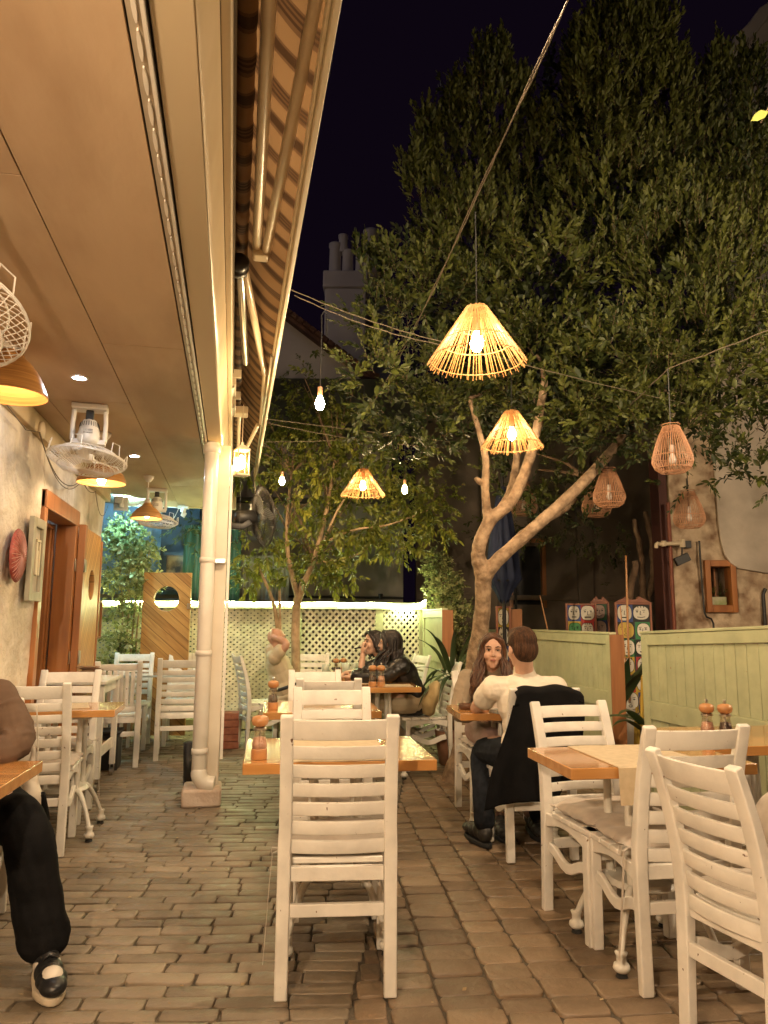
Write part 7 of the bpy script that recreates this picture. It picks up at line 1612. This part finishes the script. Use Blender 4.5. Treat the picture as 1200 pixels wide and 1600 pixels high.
a = MB(); ell(a, V3(hd)-off+B @ Vector((-0.078, 0.0, -0.035)), (0.005, 0.005, 0.006)); a.build('earring', mat('pearl', (0.7, 0.65, 0.6), 0.2), body, smooth=True)
# man in white, back to the viewer
hd = (1.655, 4.10, 1.135); loc = (1.72, 4.2, 0)
t, body, B, off = person('person with short brown hair in a white T-shirt, seen from behind', loc, dict(
    hip=(1.70, 4.08, 0.56), neck=(1.685, 4.14, 0.985), head=hd, face=(-0.10, 0.98, -0.12), sl=(1.50, 4.16, 0.915), sr=(1.87, 4.11, 0.915), el=(1.455, 4.33, 0.775), er=(1.98, 4.22, 0.72), wl=(1.62, 4.50, 0.785), wr=(1.86, 4.46, 0.785),
    hand_l=(0.8, 0.5, 0.1), hand_r=(-0.6, 0.7, 0.1), kl=(1.52, 4.42, 0.50), kr=(1.86, 4.48, 0.52), al=(1.485, 4.30, 0.10), ar=(1.88, 4.42, 0.10), tl=(1.47, 4.44, 0.04), tr=(1.90, 4.56, 0.04), bw=1.0),
    top=dict(name='t_shirt', g=0.016, m=M_tee, ext=0.55, amp=0.007, hem=True), bottom=dict(name='jeans', g=0.006, m=M_jean, amp=0.006, flare=0.005), shoe=dict(m=M_shoed), vox=0.006)
short_hair(body, hd, B, off, H_short, 1.0, 4)
# black coat over his chair
ct = thing('black_coat', 'black coat draped over the back of the chair of the man in white', 'coat', (1.72, 3.93, 0.5), R(-3))
V = []; nx_, nz_ = 44, 64
for i in range(nx_):
    u = -1+2*i/(nx_-1)
    for k in range(nz_):
        v = k/(nz_-1)       # front hem -> over the rail -> down the back
        if v < 0.12: y = 0.055-0.01*v; z = 0.30+v/0.12*0.125
        elif v < 0.2: q = (v-0.12)/0.08; y = 0.045-0.115*q; z = 0.425+0.02*math.sin(math.pi*q)
        else: q = (v-0.2)/0.8; y = -0.075-0.012*q+0.035*q*q*(1+0.3*u); z = 0.425-(0.60-0.18*max(0, u)**0.6*1.0+0.02*math.sin(4*u))*q
        q = max(0, (v-0.2)/0.8); w_ = 0.190+0.15*q*(u < 0)+0.0*q
        x = u*w_-0.05*q*(u < 0)*abs(u)+0.015*q*math.sin(7*q)
        f_ = 0.012*q*math.sin(u*11+1.5*math.sin(3*q))+0.005*math.sin(u*23+q*4)*q
        z2 = z+0.006*math.sin(u*6)*(v < 0.3)-(0.03*abs(u)**5)*(0.1 < v < 0.3)
        V.append((x, y-f_-0.012, z2))
idx = np.arange(nx_*nz_).reshape(nx_, nz_); F = np.stack([idx[:-1, :-1], idx[1:, :-1], idx[1:, 1:], idx[:-1, 1:]], -1).reshape(-1, 4)
V = np.array(V); V2 = V+np.array([0, 0.006, -0.003]); per = list(idx[:, 0])+list(idx[-1, 1:])+list(idx[-2::-1, -1])+list(idx[0, -2:0:-1]); n = len(V); k = len(per)
npmesh('cloth', np.vstack([V, V2]), np.vstack([F, F[:, ::-1]+n, np.array([(per[i], n+per[i], n+per[(i+1) % k], per[(i+1) % k]) for i in range(k)])]), M_black, ct, smooth=True)
# woman in black leather jacket
hd = (1.405, 6.60, 1.085); loc = (1.66, 6.62, 0)
t, body, B, off = person('person with long dark hair in a black leather jacket, leaning left', loc, dict(
    hip=(1.66, 6.62, 0.57), neck=(1.455, 6.61, 0.955), head=hd, face=(-0.90, 0.42, -0.05), hup=(-0.2, 0, 1), sl=(1.47, 6.43, 0.90), sr=(1.50, 6.78, 0.90), el=(1.27, 6.36, 0.80), er=(1.25, 6.80, 0.80), wl=(1.06, 6.50, 0.80), wr=(1.10, 6.66, 0.80),
    kl=(1.24, 6.50, 0.55), kr=(1.24, 6.72, 0.55), al=(1.32, 6.50, 0.10), ar=(1.32, 6.72, 0.10), tl=(1.18, 6.50, 0.04), tr=(1.18, 6.72, 0.04), bw=0.92),
    top=dict(name='leather_jacket', g=0.022, m=M_leather, amp=0.009, hem=True), bottom=dict(name='trousers', g=0.012, m=M_khaki, amp=0.005), shoe=dict(m=M_shoed), jaw=0.94)
long_hair(body, hd, B, off, H_black, 0.22, seed=5, fwd_=0.03); face_bits(body, hd, B, 1.0, off)
# woman smoking
hd = (1.335, 7.04, 1.075); loc = (1.62, 7.12, 0)
t, body, B, off = person('person in a dark top raising a small vape to the mouth', loc, dict(
    hip=(1.62, 7.12, 0.57), neck=(1.43, 7.07, 0.945), head=hd, face=(-0.95, -0.28, 0.02), sl=(1.45, 6.91, 0.89), sr=(1.47, 7.24, 0.89), el=(1.225, 6.93, 0.80), er=(1.26, 7.26, 0.80), wl=(1.225, 6.97, 0.975), wr=(1.10, 7.1, 0.79),
    hand_l=(-0.1, 0.15, 1), back_l=(-0.9, -0.3, 0.1), curl_l=1.25, kl=(1.20, 7.0, 0.55), kr=(1.20, 7.22, 0.55), al=(1.30, 7.0, 0.10), ar=(1.30, 7.22, 0.10), tl=(1.16, 7.0, 0.04), tr=(1.16, 7.22, 0.04), bw=0.9),
    top=dict(name='dark_top', g=0.014, m=mat('charcoal_knit', (0.035, 0.032, 0.026), 0.85, (0.05, 0.045, 0.038), 20), amp=0.006, hem=True, ext=0.6), bottom=dict(name='trousers', g=0.012, m=M_black, amp=0.005), shoe=dict(m=M_shoed), jaw=0.93)
long_hair(body, hd, B, off, H_black, 0.12, seed=8, fwd_=-0.02, front=False); face_bits(body, hd, B, 1.0, off)
vp_ = MB(); vp_.tube([(1.245, 6.985, 1.045), (1.14, 6.955, 1.025)], 0.007, 8); vp_ = vp_.build('vape_pen', M_dark, bev=0.002); tag(vp_, 'slim black vape pen held to the lips of the far woman', 'vape')
# bald man
hd = (0.475, 7.93, 1.085); loc = (0.42, 7.95, 0)
t, body, B, off = person('bald person in a beige T-shirt leaning back with both hands behind the head', loc, dict(
    hip=(0.60, 7.93, 0.56), neck=(0.425, 7.93, 0.965), head=hd, face=(0.92, 0.30, 0.10), hup=(-0.15, 0, 1), sl=(0.44, 8.12, 0.915), sr=(0.44, 7.74, 0.915), el=(0.55, 8.22, 1.06), er=(0.555, 7.66, 1.045), wl=(0.42, 8.07, 1.12), wr=(0.42, 7.80, 1.12),
    hand_l=(-0.1, -0.7, 0.35), back_l=(-1, 0, 0.2), curl_l=0.45, hand_r=(-0.1, 0.7, 0.35), back_r=(-1, 0, 0.2), curl_r=0.45, kl=(1.02, 8.02, 0.55), kr=(1.0, 7.80, 0.55), al=(1.05, 8.02, 0.10), ar=(1.02, 7.8, 0.10), tl=(1.18, 8.02, 0.04), tr=(1.15, 7.8, 0.04), bw=1.12),
    skin=M_skinred, top=dict(name='t_shirt', g=0.020, m=M_tee2, ext=0.45, amp=0.006, hem=True), bottom=dict(name='trousers', g=0.014, m=M_khaki, amp=0.006), shoe=dict(m=M_shoed))
face_bits(body, hd, B, 1.0, off, brow=M_skinred)
a = MB(); hp = V3((0.585, 7.93, 0.61))-off; tb = basis((0.4, 0, 0.9), (1, 0, 0)); a.tube([hp+Vector((0.150*math.cos(x)*0.9, 0.195*math.sin(x), 0.05*math.cos(x))) for x in [i*math.pi/16 for i in range(32)]], 0.018, 6, closed=True); a.build('belt', M_dark, body, smooth=True)
# person cut by the left edge
hd = (-1.13, 3.36, 1.22); loc = (-1.10, 3.5, 0)
t, body, B, off = person('person in a taupe hoodie and wide black trousers at the left edge', loc, dict(
    hip=(-1.05, 3.47, 0.57), neck=(-1.11, 3.42, 1.06), head=hd, face=(0.1, -1, -0.1), sl=(-0.935, 3.38, 0.965), sr=(-1.29, 3.42, 0.985), el=(-0.815, 3.22, 0.80), er=(-1.36, 3.2, 0.8), wl=(-1.02, 3.03, 0.80), wr=(-1.2, 3.0, 0.80),
    hand_l=(-0.9, -0.4, 0), kl=(-0.735, 3.13, 0.50), kr=(-1.12, 3.05, 0.50), al=(-0.625, 3.08, 0.12), ar=(-1.12, 3.0, 0.12), tl=(-0.565, 2.92, 0.04), tr=(-1.12, 2.86, 0.04), bw=1.05),
    top=dict(name='hoodie', g=0.024, m=M_hood2, amp=0.009, hem=True, hood=True, cuff=True), bottom=dict(name='trousers', g=0.014, m=M_black, amp=0.012, flare=0.022), shoe=dict(m=mat('shoe_black', (0.012, 0.012, 0.013), 0.4), toe=mat('shoe_white', (0.66, 0.60, 0.52), 0.5), sole=mat('sole_white', (0.62, 0.52, 0.38), 0.6), lace=M_black), vox=0.007)
short_hair(body, hd, B, off, H_short, 1.0, 9); face_bits(body, hd, B, 1.0, off)
tb_ = thing('tote_bag', 'white cloth bag with black print hanging beside the person in the hoodie', 'bag', (-0.85, 3.66, 0.5), R(10))
m = MB(); ell(m, (0, 0, -0.02), (0.045, 0.10, 0.12)); ell(m, (0.01, 0.02, -0.10), (0.05, 0.09, 0.07)); limb(m, [(0, -0.02, 0.08), (0, 0, 0.22)], [0.03, 0.008]); o = remeshed(m, 'bag', mat('white_canvas', (0.62, 0.55, 0.45), 0.85), tb_, 0.007, 3); wrinkle(o, 0.01, 20)
a = MB(); a.sweep([(0.03, -0.02, 0.05), (0.02, 0.0, 0.2), (0.0, 0.02, 0.40)], 0.03, 0.004, (0, 1, 0)); a.build('handle', mat('white_canvas', (0, 0, 0)), tb_)
a = MB(); a.tube([(0.052, -0.05, 0.03), (0.058, 0.0, -0.04), (0.066, 0.05, -0.10), (0.05, 0.08, -0.15)], [0.012, 0.02, 0.022, 0.01], 6); a.build('print', M_black, tb_, smooth=True)
# bag or pillow behind the woman in black
m = MB(); ell(m, (0, 0, 0), (0.06, 0.15, 0.15), Matrix.Rotation(R(22), 3, 'Y')); ell(m, (-0.03, 0, -0.06), (0.07, 0.14, 0.10)); o = remeshed(m, 'canvas_bag', mat('sand_canvas', (0.42, 0.31, 0.15), 0.9, (0.5, 0.38, 0.2), 8), None, 0.008, 3); wrinkle(o, 0.008, 18); o.location = (1.76, 6.50, 0.62); tag(o, 'sand coloured canvas bag wedged behind the woman in black', 'bag')
m = MB(); ell(m, (0, 0, 0), (0.17, 0.19, 0.10)); o = remeshed(m, 'throw_cushion', M_cush, None, 0.01, 3); wrinkle(o, 0.006, 14)
o.location = (1.78, 2.10, 0.64); o.rotation_euler = (R(10), R(-62), R(8)); tag(o, 'pale cushion standing against the back of the closest right hand chair', 'cushion')
